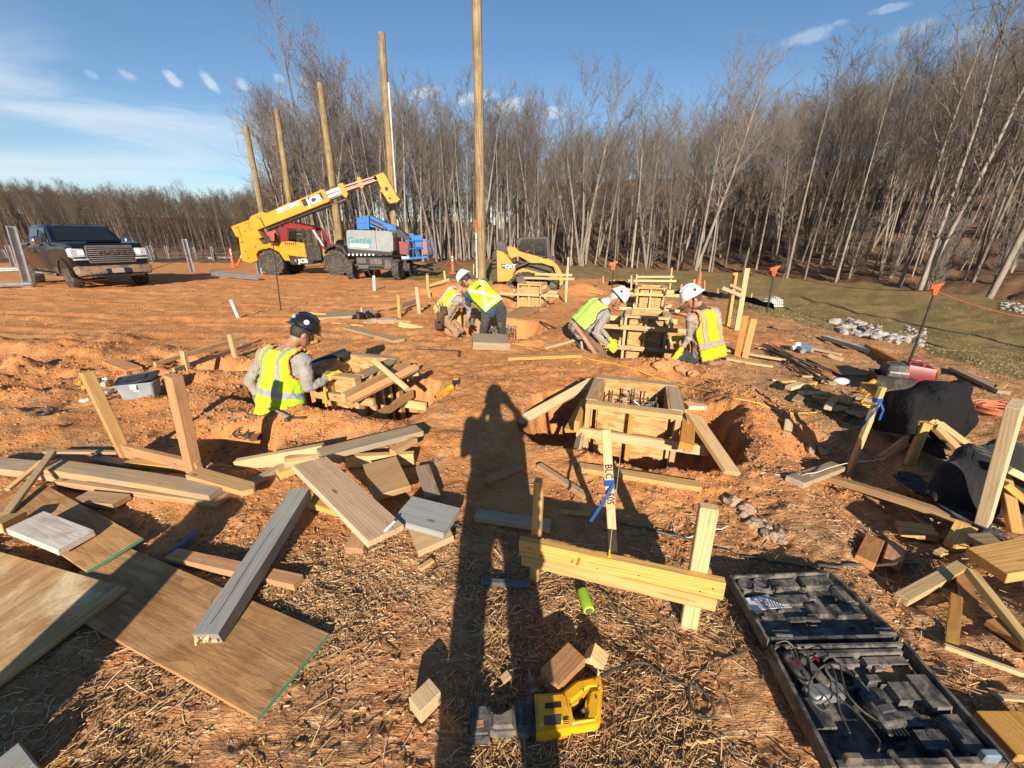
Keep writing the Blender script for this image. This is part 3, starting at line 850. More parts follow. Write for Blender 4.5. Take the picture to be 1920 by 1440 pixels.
# straw
def straw():
    b = NB('straw'); o = b.tc.outputs['Object']
    isl = b.N.new('ShaderNodeNewGeometry').outputs['Random Per Island']
    c = b.rgbramp(isl, [(0, (.68, .52, .30)), (.22, (.54, .37, .20)), (.45, (.42, .26, .13)), (.70, (.31, .175, .085)), (.94, (.19, .105, .055)), (1, (.66, .50, .30))])
    m = b.fin(c, .8, None, Specular_IOR_Level=.25)
    # bent three-sided stalk of unit length
    sv = []
    for i, (xx, zz) in enumerate(((-.5, 0), (0, .10), (.5, 0))):
        for k in range(3):
            a = 2 * math.pi * k / 3 + .5
            sv.append((xx, math.cos(a) * .5, math.sin(a) * .5 + zz * 6))
    sf = [(i * 3 + k, i * 3 + (k + 1) % 3, (i + 1) * 3 + (k + 1) % 3, (i + 1) * 3 + k) for i in range(2) for k in range(3)]
    X = []; Y = []
    x, y = view_pts(90000, .52, 3.2, .95); X.append(x); Y.append(y)
    x, y = view_pts(40000, 2.2, 9.5, 1.0); X.append(x); Y.append(y)
    x = np.concatenate(X); y = np.concatenate(Y)
    st, g, lit = zone(x, y)
    cl = sst(.30, .62, fbm(x * 2.6, y * 2.6, 3, 101))
    keep = nr_.rand(len(x)) < np.clip((st * (.03 + .52 * cl)), 0.012, 1) * (1 - g)
    x, y = x[keep], y[keep]; n = len(x); d = np.hypot(x, y)
    ln = (.012 + .058 * nr_.rand(n) ** 2) * (1 + .05 * d)
    w = (.0016 + .0022 * nr_.rand(n) ** 2) * (1 + .22 * d)
    yaw = fbm(x * 1.5, y * 1.5, 2, 111) * 9 + nr_.randn(n) * .9
    pit = nr_.randn(n) * .16
    z = gz(x, y) + .003 + .012 * nr_.rand(n) ** 2
    P = np.stack([x, y, z], -1)
    o = scatter_mesh('straw', P, sv, sf, np.stack([ln, w, w], -1), rots(yaw, pit, nr_.rand(n) * 6), m)
    tag(o, 'broken dry straw stalks scattered over the brown soil', 'straw', kind='stuff')
    print('straw', n)
straw()
def chips():
    b = NB('wood_chip'); isl = b.N.new('ShaderNodeNewGeometry').outputs['Random Per Island']
    m = b.fin(b.rgbramp(isl, [(0, (.62, .46, .26)), (.4, (.52, .33, .15)), (.8, (.38, .22, .10)), (1, (.70, .58, .38))]), .85)
    n = 5200; x = np.concatenate([nr_.randn(n) * .9 - .9, nr_.randn(n // 2) * .5 + 2.3, nr_.rand(n // 3) * 4 - 2, nr_.randn(n) * .25 - .75]); y = np.concatenate([nr_.randn(n) * .5 + 1.5, nr_.randn(n // 2) * 1.0 + 2.6, nr_.rand(n // 3) * 4 + .6, nr_.randn(n) * .22 + 1.35])
    k = y > .5; x, y = x[k], y[k]; n = len(x); s = .003 + .011 * nr_.rand(n) ** 4
    sv = [(-.5, -.2, 0), (.5, -.25, 0), (.45, .3, 0), (-.5, .2, 0), (-.4, -.2, .25), (.5, -.15, .2), (.4, .25, .22), (-.45, .15, .25)]
    sf = [(0, 3, 2, 1), (4, 5, 6, 7), (0, 1, 5, 4), (1, 2, 6, 5), (2, 3, 7, 6), (3, 0, 4, 7)]
    o = scatter_mesh('wood_chips', np.stack([x, y, gz(x, y) + .002], -1), sv, sf, np.stack([s * 1.6, s, s], -1), rots(nr_.rand(n) * 6.3, nr_.randn(n) * .25, nr_.randn(n) * .25), m)
    tag(o, 'sawdust flakes and small wood chips round the lumber', 'wood chips', kind='stuff')
chips()
# short winter grass at the swale edge
def grass():
    b = NB('grass_blades'); 
    isl = b.N.new('ShaderNodeNewGeometry').outputs['Random Per Island']
    c = b.rgbramp(isl, [(0, (.13, .12, .035)), (.2, (.22, .17, .06)), (.5, (.34, .24, .11)), (1, (.44, .32, .17))])
    m = b.fin(c, .8, None, Specular_IOR_Level=.2)
    sv = [(-.5, 0, 0), (.5, 0, 0), (0, .12, 1), (0, .3, .05)]
    sf = [(0, 1, 2), (1, 3, 2), (3, 0, 2)]
    d = 5 * (26 / 5) ** nr_.rand(170000); a = R(8) + R(48) * nr_.rand(170000)
    x, y = d * np.sin(a), d * np.cos(a)
    st, g, lit = zone(x, y)
    keep = nr_.rand(len(x)) < g * sst(.25, .6, fbm(x * 1.5, y * 1.5, 3, 121)) * .38
    x, y, d = x[keep], y[keep], d[keep]; n = len(x)
    h = (.012 + .024 * nr_.rand(n)) * (1 + .02 * d); w = (.004 + .003 * nr_.rand(n)) * (1 + .12 * d)
    o = scatter_mesh('winter_grass', np.stack([x, y, gz(x, y) - .004], -1), sv, sf, np.stack([w, w * 2, h], -1), rots(nr_.rand(n) * 6.3, nr_.randn(n) * .4, nr_.randn(n) * .4), m)
    tag(o, 'short green and tan winter grass on the slopes of the swale', 'grass', kind='stuff')
grass()
# ---------------------------------------------------------------- trees
def seg_mesh(name, segs, mat, n=3):
    P0 = np.array([s[0] for s in segs]); P1 = np.array([s[1] for s in segs]); r0 = np.array([s[2] for s in segs]); r1 = np.array([s[3] for s in segs])
    d = P1 - P0; ln = np.linalg.norm(d, axis=1, keepdims=True) + 1e-9; d = d / ln
    a = np.where(np.abs(d[:, 2:3]) < .9, np.array([[0, 0, 1.]]), np.array([[1., 0, 0]]))
    u = np.cross(a, d); u /= np.linalg.norm(u, axis=1, keepdims=True); w = np.cross(d, u)
    vs = []
    for P, r in ((P0, r0), (P1, r1)):
        for k in range(n):
            t = 2 * math.pi * k / n
            vs.append(P + (u * math.cos(t) + w * math.sin(t)) * r[:, None])
    vv = np.stack(vs, 1); m = len(segs)
    f = np.array([(k, (k + 1) % n, n + (k + 1) % n, n + k) for k in range(n)])
    ff = f[None] + (np.arange(m) * 2 * n)[:, None, None]
    me = bpy.data.meshes.new(name)
    me.vertices.add(m * 2 * n); me.vertices.foreach_set('co', vv.astype(np.float32).ravel())
    me.loops.add(m * n * 4); me.loops.foreach_set('vertex_index', ff.astype(np.int32).ravel())
    me.polygons.add(m * n); me.polygons.foreach_set('loop_start', (np.arange(m * n) * 4).astype(np.int32)); me.polygons.foreach_set('loop_total', np.full(m * n, 4, np.int32))
    me.update(calc_edges=True); me.shade_smooth(); me.materials.append(mat)
    return me
def grow(rg, p, d, ln, r, k, segs, up=.12, wob=.10):
    """a bending limb of k pieces; returns its stations"""
    st = [(p.copy(), d.copy(), r)]
    for i in range(k):
        d = (d + Vector((rg.gauss(0, wob), rg.gauss(0, wob), rg.gauss(0, wob) + up))).normalized()
        q = p + d * ln / k; r2 = r * (1 - .8 / k) if k > 1 else r * .5
        segs.append((tuple(p), tuple(q), r, r2)); p = q; r = r2
        st.append((p.copy(), d.copy(), r))
    return st
def make_tree(seed, H, bole=.45, spread=.38, dense=1.0, fork=False, lean=.0, low=False):
    rg = random.Random(seed); tr = []; br = []; k = 12
    st = []
    leaders = [(Vector((0, 0, -.3)), Vector((rg.gauss(0, .02) + lean, rg.gauss(0, .02), 1)).normalized(), H * .0066 + .022, H, 0.0)]
    if fork:
        leaders.append((Vector((0, 0, H * .0)), Vector((.18, .05, 1)).normalized(), H * .008 + .02, H * .93, 0.0))
        if rg.random() < .5: leaders.append((Vector((-.05, 0, 0)), Vector((-.15, -.08, 1)).normalized(), H * .007 + .02, H * .85, 0.0))
    for (p, d, r, h, _) in leaders:
        stations = [(p.copy(), d.copy(), r)]
        for i in range(k):
            d = (d + Vector((rg.gauss(0, .018), rg.gauss(0, .018), .02))).normalized()
            q = p + d * h / k; r2 = max(.012, r - (h * .0066 + .022) / k * .93)
            tr.append((tuple(p), tuple(q), r, r2)); p = q; r = r2
            stations.append((p.copy(), d.copy(), r))
        nb = int(20 * dense)
        for j in range(nb):
            f = bole + (1 - bole) * (j + rg.random()) / nb
            if low and rg.random() < .25: f = rg.uniform(.15, bole)
            x = f * k; i = min(int(x), k - 1); t = x - i
            P = stations[i][0].lerp(stations[i + 1][0], t); rr = stations[i][2] * (1 - t) + stations[i + 1][2] * t
            a = rg.random() * 6.283; ang = rg.uniform(.5, 1.0) * (1.2 - f * .5)
            dd = Vector((math.cos(a) * math.sin(ang), math.sin(a) * math.sin(ang), math.cos(ang)))
            ln = H * spread * .62 * (math.sin(math.pi * (.22 + .66 * (f - bole) / (1 - bole + 1e-6))) if f > bole else .3) * rg.uniform(.55, 1.1) + H * .02
            s1 = grow(rg, P, dd, ln, max(.013, rr * .45), 5, br, .10, .13)
            for i1 in range(1, 6):
                for _ in range(1 if i1 < 3 else 2):
                    a = rg.random() * 6.283; P1, D1, R1 = s1[i1]
                    dd = (D1 + Vector((math.cos(a), math.sin(a), rg.uniform(-.3, .5))) * rg.uniform(.6, 1.0)).normalized()
                    l2 = ln * rg.uniform(.25, .5)
                    s2 = grow(rg, P1, dd, l2, max(.009, R1 * .5), 3, br, .05, .16)
                    for i2 in range(1, 4):
                        for _ in range(2 if rg.random() < .7 else 1):
                            a = rg.random() * 6.283; P2, D2, R2 = s2[i2]
                            dd = (D2 + Vector((math.cos(a), math.sin(a), rg.uniform(-.4, .6))) * .8).normalized()
                            grow(rg, P2, dd, l2 * rg.uniform(.35, .7), .0075, 2 if i2 == 3 else 1, br, .02, .2)
    return seg_mesh('trunk', tr, BARK, 8), seg_mesh('crown', br, TWIG, 3)
TREES = []
for i in range(9):
    TREES.append((make_tree(100 + i, 14.0, [.42, .5, .38, .55, .45, .35, .5, .4, .3][i], [.30, .26, .34, .24, .30, .40, .22, .34, .42][i], [1, .85, 1.1, .8, 1, 1.15, .75, 1.1, 1.2][i], fork=i in (2, 5, 8), low=i in (1, 4, 8)), 14.0))
BRUSH = [(make_tree(200 + i, 5.0, .12, .5, 1.0, fork=True, low=True), 5.0) for i in range(2)]
for (_, c), _ in TREES: pass
def plant_tree(x, y, H, proto, label, group, name='bare_tree', rz=None, lean=(0, 0), dark=False, cat='tree', thin=1.0):
    (tm, cm), h0 = proto
    z = g1(x, y)
    t = thing(name, label, cat, (x, y, z), rng.random() * 6.28 if rz is None else rz, group)
    t.rotation_euler = (lean[0], lean[1], t.rotation_euler[2])
    s = H / h0; t.scale = (s * rng.uniform(.85, 1.1) * thin, s * rng.uniform(.85, 1.1) * thin, s)
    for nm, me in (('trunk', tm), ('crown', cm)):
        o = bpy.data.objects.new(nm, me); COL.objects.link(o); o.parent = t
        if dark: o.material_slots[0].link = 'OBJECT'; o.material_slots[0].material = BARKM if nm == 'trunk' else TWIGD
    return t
def crest(px):
    """where the sight line over column px crosses the berm"""
    u, f, zz = ray(px, 500); ts = np.linspace(5, 60, 800)
    r = np.sqrt((u * ts / 21.0) ** 2 + (np.clip(f * ts - 14, 0, None) / 25.0) ** 2)
    t = ts[np.argmax(r > 1)]; return u, f, t
LC = 'tall bare grey-barked tree in the stand behind the lifts and the loader'
LR = 'bare leafless tree in the wooded hillside beyond the grassy berm'
LL = 'low bare tree in the far wood behind the dark pickup'
# centre stand
for i in range(105):
    px = 548 + (1010 - 548) * ((i * .6180339) % 1); u, f, t = crest(px)
    t += 1.0 + 13 * ((i * .7548) % 1) ** 1.5
    H = rng.uniform(11.5, 15.5) if px > 640 else rng.uniform(9.5, 12.5)
    plant_tree(u * t, f * t, H, TREES[i % 9], LC, 'trees in the stand behind the lifts')
# the hillside
for i in range(150):
    px = 1010 + (2080 - 1010) * ((i * .6180339 + .3) % 1); u, f, t = crest(px)
    t += 1.0 + 17 * ((i * .7548) % 1) ** 1.35
    H = rng.uniform(9.0, 12.8); thn = 1 - .38 * float(sst(1350, 1750, px)); t += 2.5 * float(sst(1500, 1800, px))
    plant_tree(u * t, f * t, H, TREES[(i * 5) % 9], LR, 'trees on the hillside', thin=thn, lean=(rng.gauss(0, .04), rng.gauss(0, .04)))
# the far wood on the left
for i in range(42):
    px = -60 + 620 * ((i * .6180339) % 1); u, f, zz = ray(px, 470)
    t = 48 + 9 * ((i * .7548) % 1)
    k = 1 + .45 * sst(470, 560, px)
    plant_tree(u * t, f * t, rng.uniform(5.5, 7.6) * k, TREES[[2, 5, 8, 0][i % 4]], LL, 'trees of the far wood', thin=.62, dark=True)
# a few that stand out
u, f, t = crest(600); plant_tree(u * (t + 2), f * (t + 2), 19.0, TREES[3], 'tallest bare tree of the stand, rising above the third pole from the left', None)
for px, dd, H, pr, lb, ln in [(1088, .8, 15.5, 2, 'pale forked tree in front of the wood, right of the yellow track loader', (0, 0)),
                          (1185, .8, 13.5, 1, 'straight pale trunk standing alone in front, between two forked trees', (0, 0)),
                          (1305, .8, 14.0, 5, 'pale leaning forked tree at the wood edge behind the stepped forms', (0, .05)),
                          (1740, .8, 15.5, 8, 'large grey tree with several spreading stems at the right edge of the wood', (0, -.02)),
                          (1700, 1.2, 14.5, 0, 'slanting thick-stemmed tree just left of the spreading tree', (0, .10)),
                          (1480, 1.0, 13.0, 3, 'slim pale tree leaning right at the crest of the berm', (0, .08)),
                          (1880, .5, 15.5, 5, 'big crooked tree at the far right edge of the picture, boughs against the sky', (0, .03))]:
    u, f, t = crest(px); plant_tree(u * (t + dd), f * (t + dd), H, TREES[pr], lb, None, lean=(ln[0] * .4, ln[1] * .4), thin=1.1 if px < 1600 else .9)
# deeper wood : one mass of the same trees, one object
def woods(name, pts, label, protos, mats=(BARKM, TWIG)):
    n = len(pts); me = bpy.data.meshes.new(name)
    me.from_pydata([(p[0], p[1], p[2]) for p in pts], [], [])
    a = me.attributes.new('hs', 'FLOAT', 'POINT'); a.data.foreach_set('value', [p[3] for p in pts])
    a = me.attributes.new('rz', 'FLOAT', 'POINT'); a.data.foreach_set('value', [p[4] for p in pts])
    o = bpy.data.objects.new(name, me); COL.objects.link(o)
    tag(o, label, 'woodland', kind='stuff')
    ng = bpy.data.node_groups.new(name, 'GeometryNodeTree')
    ng.interface.new_socket('Geometry', in_out='INPUT', socket_type='NodeSocketGeometry')
    ng.interface.new_socket('Geometry', in_out='OUTPUT', socket_type='NodeSocketGeometry')
    gi = ng.nodes.new('NodeGroupInput'); go = ng.nodes.new('NodeGroupOutput')
    join = ng.nodes.new('GeometryNodeJoinGeometry')
    def na(nm):
        q = ng.nodes.new('GeometryNodeInputNamedAttribute'); q.data_type = 'FLOAT'; q.inputs['Name'].default_value = nm
        return q.outputs['Attribute']
    cx = ng.nodes.new('ShaderNodeCombineXYZ'); ng.links.new(na('rz'), cx.inputs[2])
    idx = ng.nodes.new('GeometryNodeInputIndex')
    for k, ob in enumerate(protos):
        md = ng.nodes.new('ShaderNodeMath'); md.operation = 'MODULO'; ng.links.new(idx.outputs[0], md.inputs[0]); md.inputs[1].default_value = len(protos)
        cp = ng.nodes.new('ShaderNodeMath'); cp.operation = 'COMPARE'; ng.links.new(md.outputs[0], cp.inputs[0]); cp.inputs[1].default_value = k; cp.inputs[2].default_value = .1
        for oo, mt_ in zip(ob, mats):
            oi = ng.nodes.new('GeometryNodeObjectInfo'); oi.inputs['Object'].default_value = oo; oi.inputs['As Instance'].default_value = True
            ip = ng.nodes.new('GeometryNodeInstanceOnPoints')
            ng.links.new(gi.outputs[0], ip.inputs['Points']); ng.links.new(oi.outputs['Geometry'], ip.inputs['Instance'])
            ng.links.new(cp.outputs[0], ip.inputs['Selection']); ng.links.new(cx.outputs[0], ip.inputs['Rotation']); ng.links.new(na('hs'), ip.inputs['Scale'])
            smn = ng.nodes.new('GeometryNodeSetMaterial'); smn.inputs['Material'].default_value = mt_; ng.links.new(ip.outputs[0], smn.inputs[0]); ng.links.new(smn.outputs[0], join.inputs[0])
    ng.links.new(join.outputs[0], go.inputs[0])
    md = o.modifiers.new('wood', 'NODES'); md.node_group = ng
firsts = {}
for o in list(COL.objects):
    if o.type == 'MESH' and o.parent and o.parent.get('category') == 'tree': firsts.setdefault(o.data.name, o)
PR = [(firsts[TREES[i][0][0].name], firsts[TREES[i][0][1].name]) for i in (0, 1, 2, 4, 6, 8)]
pts = []
def addp(x, y, s): pts.append((x, y, g1(x, y), s, rng.random() * 6.28))
for i in range(320):
    px = 540 + 1560 * ((i * .6180339 + .11) % 1); u, f, t = crest(px)
    t += 9 + 36 * ((i * .7548 + .2) % 1); s = rng.uniform(9.5, 13) / 14
    if px < 700: s *= .8
    addp(u * t, f * t, s)
woods('hillside_wood', pts, 'dense bare wood filling the hillside behind the front trees', PR)
pts = []
for i in range(420):
    px = -90 + 660 * ((i * .6180339 + .11) % 1); u, f, zz = ray(px, 470)
    t = 55 + 36 * ((i * .7548 + .2) % 1); s = rng.uniform(6.2, 8.4) / 14 * (1 + .35 * float(sst(450, 560, px)))
    addp(u * t, f * t, s)
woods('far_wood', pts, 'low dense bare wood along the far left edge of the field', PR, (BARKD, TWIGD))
# leaf-litter floor needs fallen sticks and brush at the edge of the wood
for i in range(26):
    px = 560 + 1400 * ((i * .6180339) % 1); u, f, t = crest(px); t += 2 + 7 * rng.random()
    plant_tree(u * t, f * t, rng.uniform(2.0, 4.5), BRUSH[i % 2], 'thin bare bush growing under the trees at the edge of the wood', 'bushes under the trees', name='bare_bush', cat='bush')
# far backdrop hill is part of the ground sheet

# ---------------------------------------------------------------- poles
def pole(base, top, r0, r1, label, conduit=None):
    t = thing('utility_pole', label, 'pole', base)
    d = Vector(top) - Vector(base); m = MB()
    k = 10; m.tube([d * (i / k) + V(math.sin(i * 1.3) * .008, math.cos(i * 1.7) * .008, 0) - (V(0, 0, .3) if i == 0 else V(0, 0, 0)) for i in range(k + 1)], 0, 14, rs=[r0 + (r1 - r0) * i / k for i in range(k + 1)])
    m.build('shaft', POLE, t, 60)
    m = MB()
    if conduit:
        (z0, z1, off, rr, mt) = conduit
        m.cyl(d * (z0 / d.z) + off, d * (z1 / d.z) + off, rr, n=8); m.build('conduit', mt, t, True)
        m = MB()
        for q in (z0 + .3, (z0 + z1) / 2, z1 - .2): m.box(d * (q / d.z) + off * .8, (abs(off.x) * 1.6 + .02, .06, .03))
        m.build('strap', GALVD, t)
    return t
def pole_px(bx, by, tx, ty, y, w_px, label, **k):
    b = WY(bx, by, y); b.z = g1(b.x, b.y); top = WY(tx, ty, y)
    tt = y / ray(bx, by)[1]
    return pole(b, top, w_px[0] / 2 / FPX * tt, w_px[1] / 2 / FPX * tt * 1.1, label, **k)
pole_px(903, 522, 893, -60, 14.5, (17, 13), 'nearest tall treated timber pole, beside the white pipe with an orange tip')
pole_px(745, 500, 715, 62, 23.0, (14, 9.5), 'tall timber pole with a white conduit, behind the boom lift', conduit=(1.2, 9.0, V(.19, -.03, 0), .045, plain('pvc_dull', (.5, .5, .48), .5)))
pole_px(642, 496, 600, 156, 25.0, (14, 9), 'leaning-looking timber pole behind the telehandler cab')
pole_px(560, 500, 519, 207, 26.5, (11, 7.5), 'second timber pole from the left, rising behind the yellow boom')
pole_px(510, 500, 461, 237, 30.0, (11, 7.5), 'leftmost timber pole, rising behind the tail of the yellow boom')

# ---------------------------------------------------------------- concrete forms
def concrete_form(label, org, w=.68, d=.68, top=.33, h=.80, osbm=None, walers=((.17, -.05, .20),), plates=True, zs=0.0, studs=(0.0, .5, 1.0), wood=None):
    t = thing('concrete_form', label, 'formwork', (org.x, org.y, top + zs), FA)
    wd = wood or WOOD; S, T = .089, .038
    def B(A, C, w_, t_, nm, up=(0, 0, 1), mat=None): return board(pm @ Vector(A), pm @ Vector(C), w_, t_, mat or wd, name=nm, parent=t, up=R3 @ Vector(up))
    pm = pmat(t); R3 = pm.to_3x3()
    inn = S
    # panels: local x 0..w, y 0..d, z 0 down to -h
    pt = .014
    for (a, b, nrm) in (((0 + inn, inn - pt / 2, 0), (w - inn, inn - pt / 2, 0), 'y'), ((inn, d - inn + pt / 2, 0), (w - inn, d - inn + pt / 2, 0), 'y'),
                        ((inn - pt / 2, inn, 0), (inn - pt / 2, d - inn, 0), 'x'), ((w - inn + pt / 2, inn, 0), (w - inn + pt / 2, d - inn, 0), 'x')):
        m = MB(); A, C = Vector(a), Vector(b); ln = (C - A).length
        m.box((0, 0, 0), (ln - (.0 if nrm == 'y' else .003), h - .045, pt))
        o = m.build('panel', OSB, t)
        mid = (A + C) / 2 - V(0, 0, (h - .045) / 2 + .004)
        if nrm == 'y': o.matrix_basis = Matrix.Translation(mid) @ Matrix(((1, 0, 0, 0), (0, 0, 1, 0), (0, 1, 0, 0), (0, 0, 0, 1)))
        else: o.matrix_basis = Matrix.Translation(mid) @ Matrix(((0, 0, 1, 0), (1, 0, 0, 0), (0, 1, 0, 0), (0, 0, 0, 1)))
    # top plates and bottom plates
    g = .0015
    for (z0, nm) in ((-T / 2, 'top_plate'), (-h + T / 2, 'bottom_plate')):
        if nm == 'top_plate' and not plates: continue
        mt = WOODW if nm == 'top_plate' and wood is None else wd
        B((0, S / 2 - pt, z0), (w, S / 2 - pt, z0), S - .002, T, nm, mat=wd); B((0, d - S / 2 + pt, z0), (w, d - S / 2 + pt, z0), S - .002, T, nm, mat=mt)
        B((S / 2 - pt, S + g, z0), (S / 2 - pt, d - S - g, z0), S - .002, T, nm, mat=mt); B((w - S / 2 + pt, S + g, z0), (w - S / 2 + pt, d - S - g, z0), S - .002, T, nm, mat=mt)
    zt, zb = -T - .001, -h + T + .001
    for f in studs:
        x = T / 2 + .002 + (w - T - .004) * f
        B((x, S / 2 - pt, zb), (x, S / 2 - pt, zt), S - .006, T, 'stud', up=(1, 0, 0)); B((x, d - S / 2 + pt, zb), (x, d - S / 2 + pt, zt), S - .006, T, 'stud', up=(1, 0, 0))
    for f in (.2, .5, .8):
        y = S + T + (d - 2 * S - 2 * T) * f
        B((S / 2 - pt, y, zb), (S / 2 - pt, y, zt), S - .006, T, 'stud', up=(0, 1, 0)); B((w - S / 2 + pt, y, zb), (w - S / 2 + pt, y, zt), S - .006, T, 'stud', up=(0, 1, 0))
    for (z0, x0, x1) in walers:
        zz = -h / 2 + z0
        B((x0, -T / 2 - .018, zz), (w + x1, -T / 2 - .018, zz), .072, T, 'waler', up=(0, 1, 0), mat=wd)
        B((x0 * .7, d + T / 2 + .018, zz), (w + x1 * .6, d + T / 2 + .018, zz), S, T, 'waler', up=(0, 1, 0), mat=WOODP)
        B((-T / 2 - .018, -.15, zz + .0945), (-T / 2 - .018, d + .18, zz + .0945), S, T, 'waler', up=(1, 0, 0)); B((w + T / 2 + .018, -.22, zz + .0945), (w + T / 2 + .018, d + .12, zz + .0945), S, T, 'waler', up=(1, 0, 0))
    return t
def rebar_cage(label, org, w, d, z0, z1, nx=4, loc='in form'):
    t = thing('rebar_cage', label, 'rebar', (org.x, org.y, z0), FA)
    h = z1 - z0; r = .0075; rg = random.Random(int(org.x * 100))
    for i in range(nx):
        for j in range(nx):
            if 0 < i < nx - 1 and 0 < j < nx - 1: continue
            x, y = w * i / (nx - 1), d * j / (nx - 1); m = MB()
            m.tube([(x, y, 0), (x + rg.gauss(0, .004), y, h * .5), (x + rg.gauss(0, .01), y + rg.gauss(0, .01), h * rg.uniform(.94, 1.05))], r, 5); m.build('vertical_bar', REBAR, t, True)
    k = max(3, int(h / .13))
    for q in range(k):
        z = h * (q + .5) / k; m = MB()
        m.tube([(-.01, -.01, z), (w + .01, -.01, z + .01), (w + .01, d + .01, z), (-.01, d + .01, z + .01), (-.01, -.01, z)], r * .8, 5); m.build('tie_ring', REBAR, t, True)
    m = MB()                        # tie-wire tangles and chairs on the top mat
    for _ in range(60):
        c = V(rg.uniform(0, w), rg.uniform(0, d), h * rg.uniform(.75, 1)); pts_ = [c + V(rg.gauss(0, .02), rg.gauss(0, .02), rg.gauss(0, .012)) for _ in range(5)]
        m.tube(pts_, .0045, 4)
    for i in range(3):
        y = d * (i + .5) / 3; m.tube([(-.02, y, h * .82), (w + .02, y + .02, h * .80)], r, 5); x = w * (i + .5) / 3; m.tube([(x, -.02, h * .84), (x, d + .02, h * .82)], r, 5)
    tag(m.build('tie_wire', WIRE, t, True), kind='stuff')
    return t
fa = concrete_form('nearest plywood form with dark reinforcing inside, right of the photographer\'s shadow', FORM_A)
fb = concrete_form('plywood form in the pit in front of the seated worker in the black helmet', FORM_B, walers=((.20, .22, .2), (-.15, .0, .42)))
fc = concrete_form('plywood form with two kneeling workers either side of it', FORM_C, h=.86, walers=((.24, -.40, .30), (-.10, -.32, .36)), wood=WOODP)
fd = concrete_form('plywood form standing behind the one with the two kneeling workers', FORM_D, h=.86, walers=((.26, -.42, .42), (-.12, -.4, .4)), wood=WOODP)
fe = concrete_form('farthest plywood form, in front of the yellow track loader', FORM_E, h=.80, walers=((.12, -.5, .5), (-.25, -.2, .5)), wood=WOODP)
inn = EX * .15 + EY * .15
rebar_cage('dark reinforcing bars and wire ties inside the nearest form', FORM_A + inn, .38, .38, -.45, .275, 5)
rebar_cage('reinforcing bars inside the form beside the seated worker', FORM_B + inn, .38, .38, -.45, .20)
rebar_cage('square reinforcing cage standing in the pit under the two bent-over workers', CAGE + EX * .12 + EY * .02, .46, .46, -.55, -.02)
# ---------------------------------------------------------------- vehicles
def loft(m, secs, mi=None, cap=True):
    """secs: list of (x, [(y,z)...]) rings of equal length"""
    n = len(secs[0][1]); vs = [(x, y, z) for x, ring in secs for (y, z) in ring]
    fs = [(i * n + k, i * n + (k + 1) % n, (i + 1) * n + (k + 1) % n, (i + 1) * n + k) for i in range(len(secs) - 1) for k in range(n)]
    if cap: fs += [tuple(range(n))[::-1], tuple(range((len(secs) - 1) * n, len(secs) * n))]
    return m.add(vs, fs, mi)
def wheel(parent, c, r, w, axis, tyre=RUB, rim=CHROME, hub=None, lugs=0, rr=.56, n=28, chev=False):
    """a tyre and rim whose axle runs along axis"""
    c, ax = Vector(c), Vector(axis).normalized(); h = w / 2; m = MB()
    wh = bpy.data.objects.new('wheel', None); COL.objects.link(wh); wh.parent = parent; wh.empty_display_size = .1; wh.location = c
    o = Vector((0, 0, 0))
    m.lathe([(r * rr, -h * .75), (r * .80, -h), (r * .95, -h * .92), (r, -h * .6), (r, h * .6), (r * .95, h * .92), (r * .80, h), (r * rr, h * .75)], o, ax, n)
    if lugs:
        a0 = Vector((0, 0, 1)); u = (a0 - ax * a0.dot(ax)).normalized(); v2 = ax.cross(u)
        for i in range(lugs):
            for sgn in (-1, 1):
                a = 2 * math.pi * (i + (.25 if sgn > 0 else 0)) / lugs; d = u * math.cos(a) + v2 * math.sin(a); tg = v2 * math.cos(a) - u * math.sin(a)
                X = (ax + tg * (.55 * sgn if chev else .15)).normalized(); Z = d; Y = Z.cross(X)
                m.box(o + d * (r + r * .015) + ax * (h * .48 * sgn), (h * .95, r * .10, r * .09), Matrix((X, Y, Z)).transposed())
    m.build('tyre', tyre, wh, 50)
    m = MB()
    m.lathe([(.02, -h * .5), (r * rr * .55, -h * .45), (r * rr * .86, -h * .52), (r * rr * 1.02, -h * .8), (r * rr * 1.02, h * .8), (r * rr * .86, h * .52), (r * rr * .55, h * .45), (.02, h * .5)], o, ax, 20)
    a0 = Vector((0, 0, 1)); u = (a0 - ax * a0.dot(ax)).normalized(); v2 = ax.cross(u)
    for i in range(8):
        a = 2 * math.pi * i / 8; d = u * math.cos(a) + v2 * math.sin(a)
        for s in (-1, 1): m.cyl(o + d * r * rr * .35 + ax * h * .45 * s, o + d * r * rr * .35 + ax * h * .56 * s, r * .035, n=6)
    m.lathe([(r * .16, -h * .72), (r * .16, h * .72)], o, ax, 12)
    m.build('rim', rim, wh, 40)
    return wh

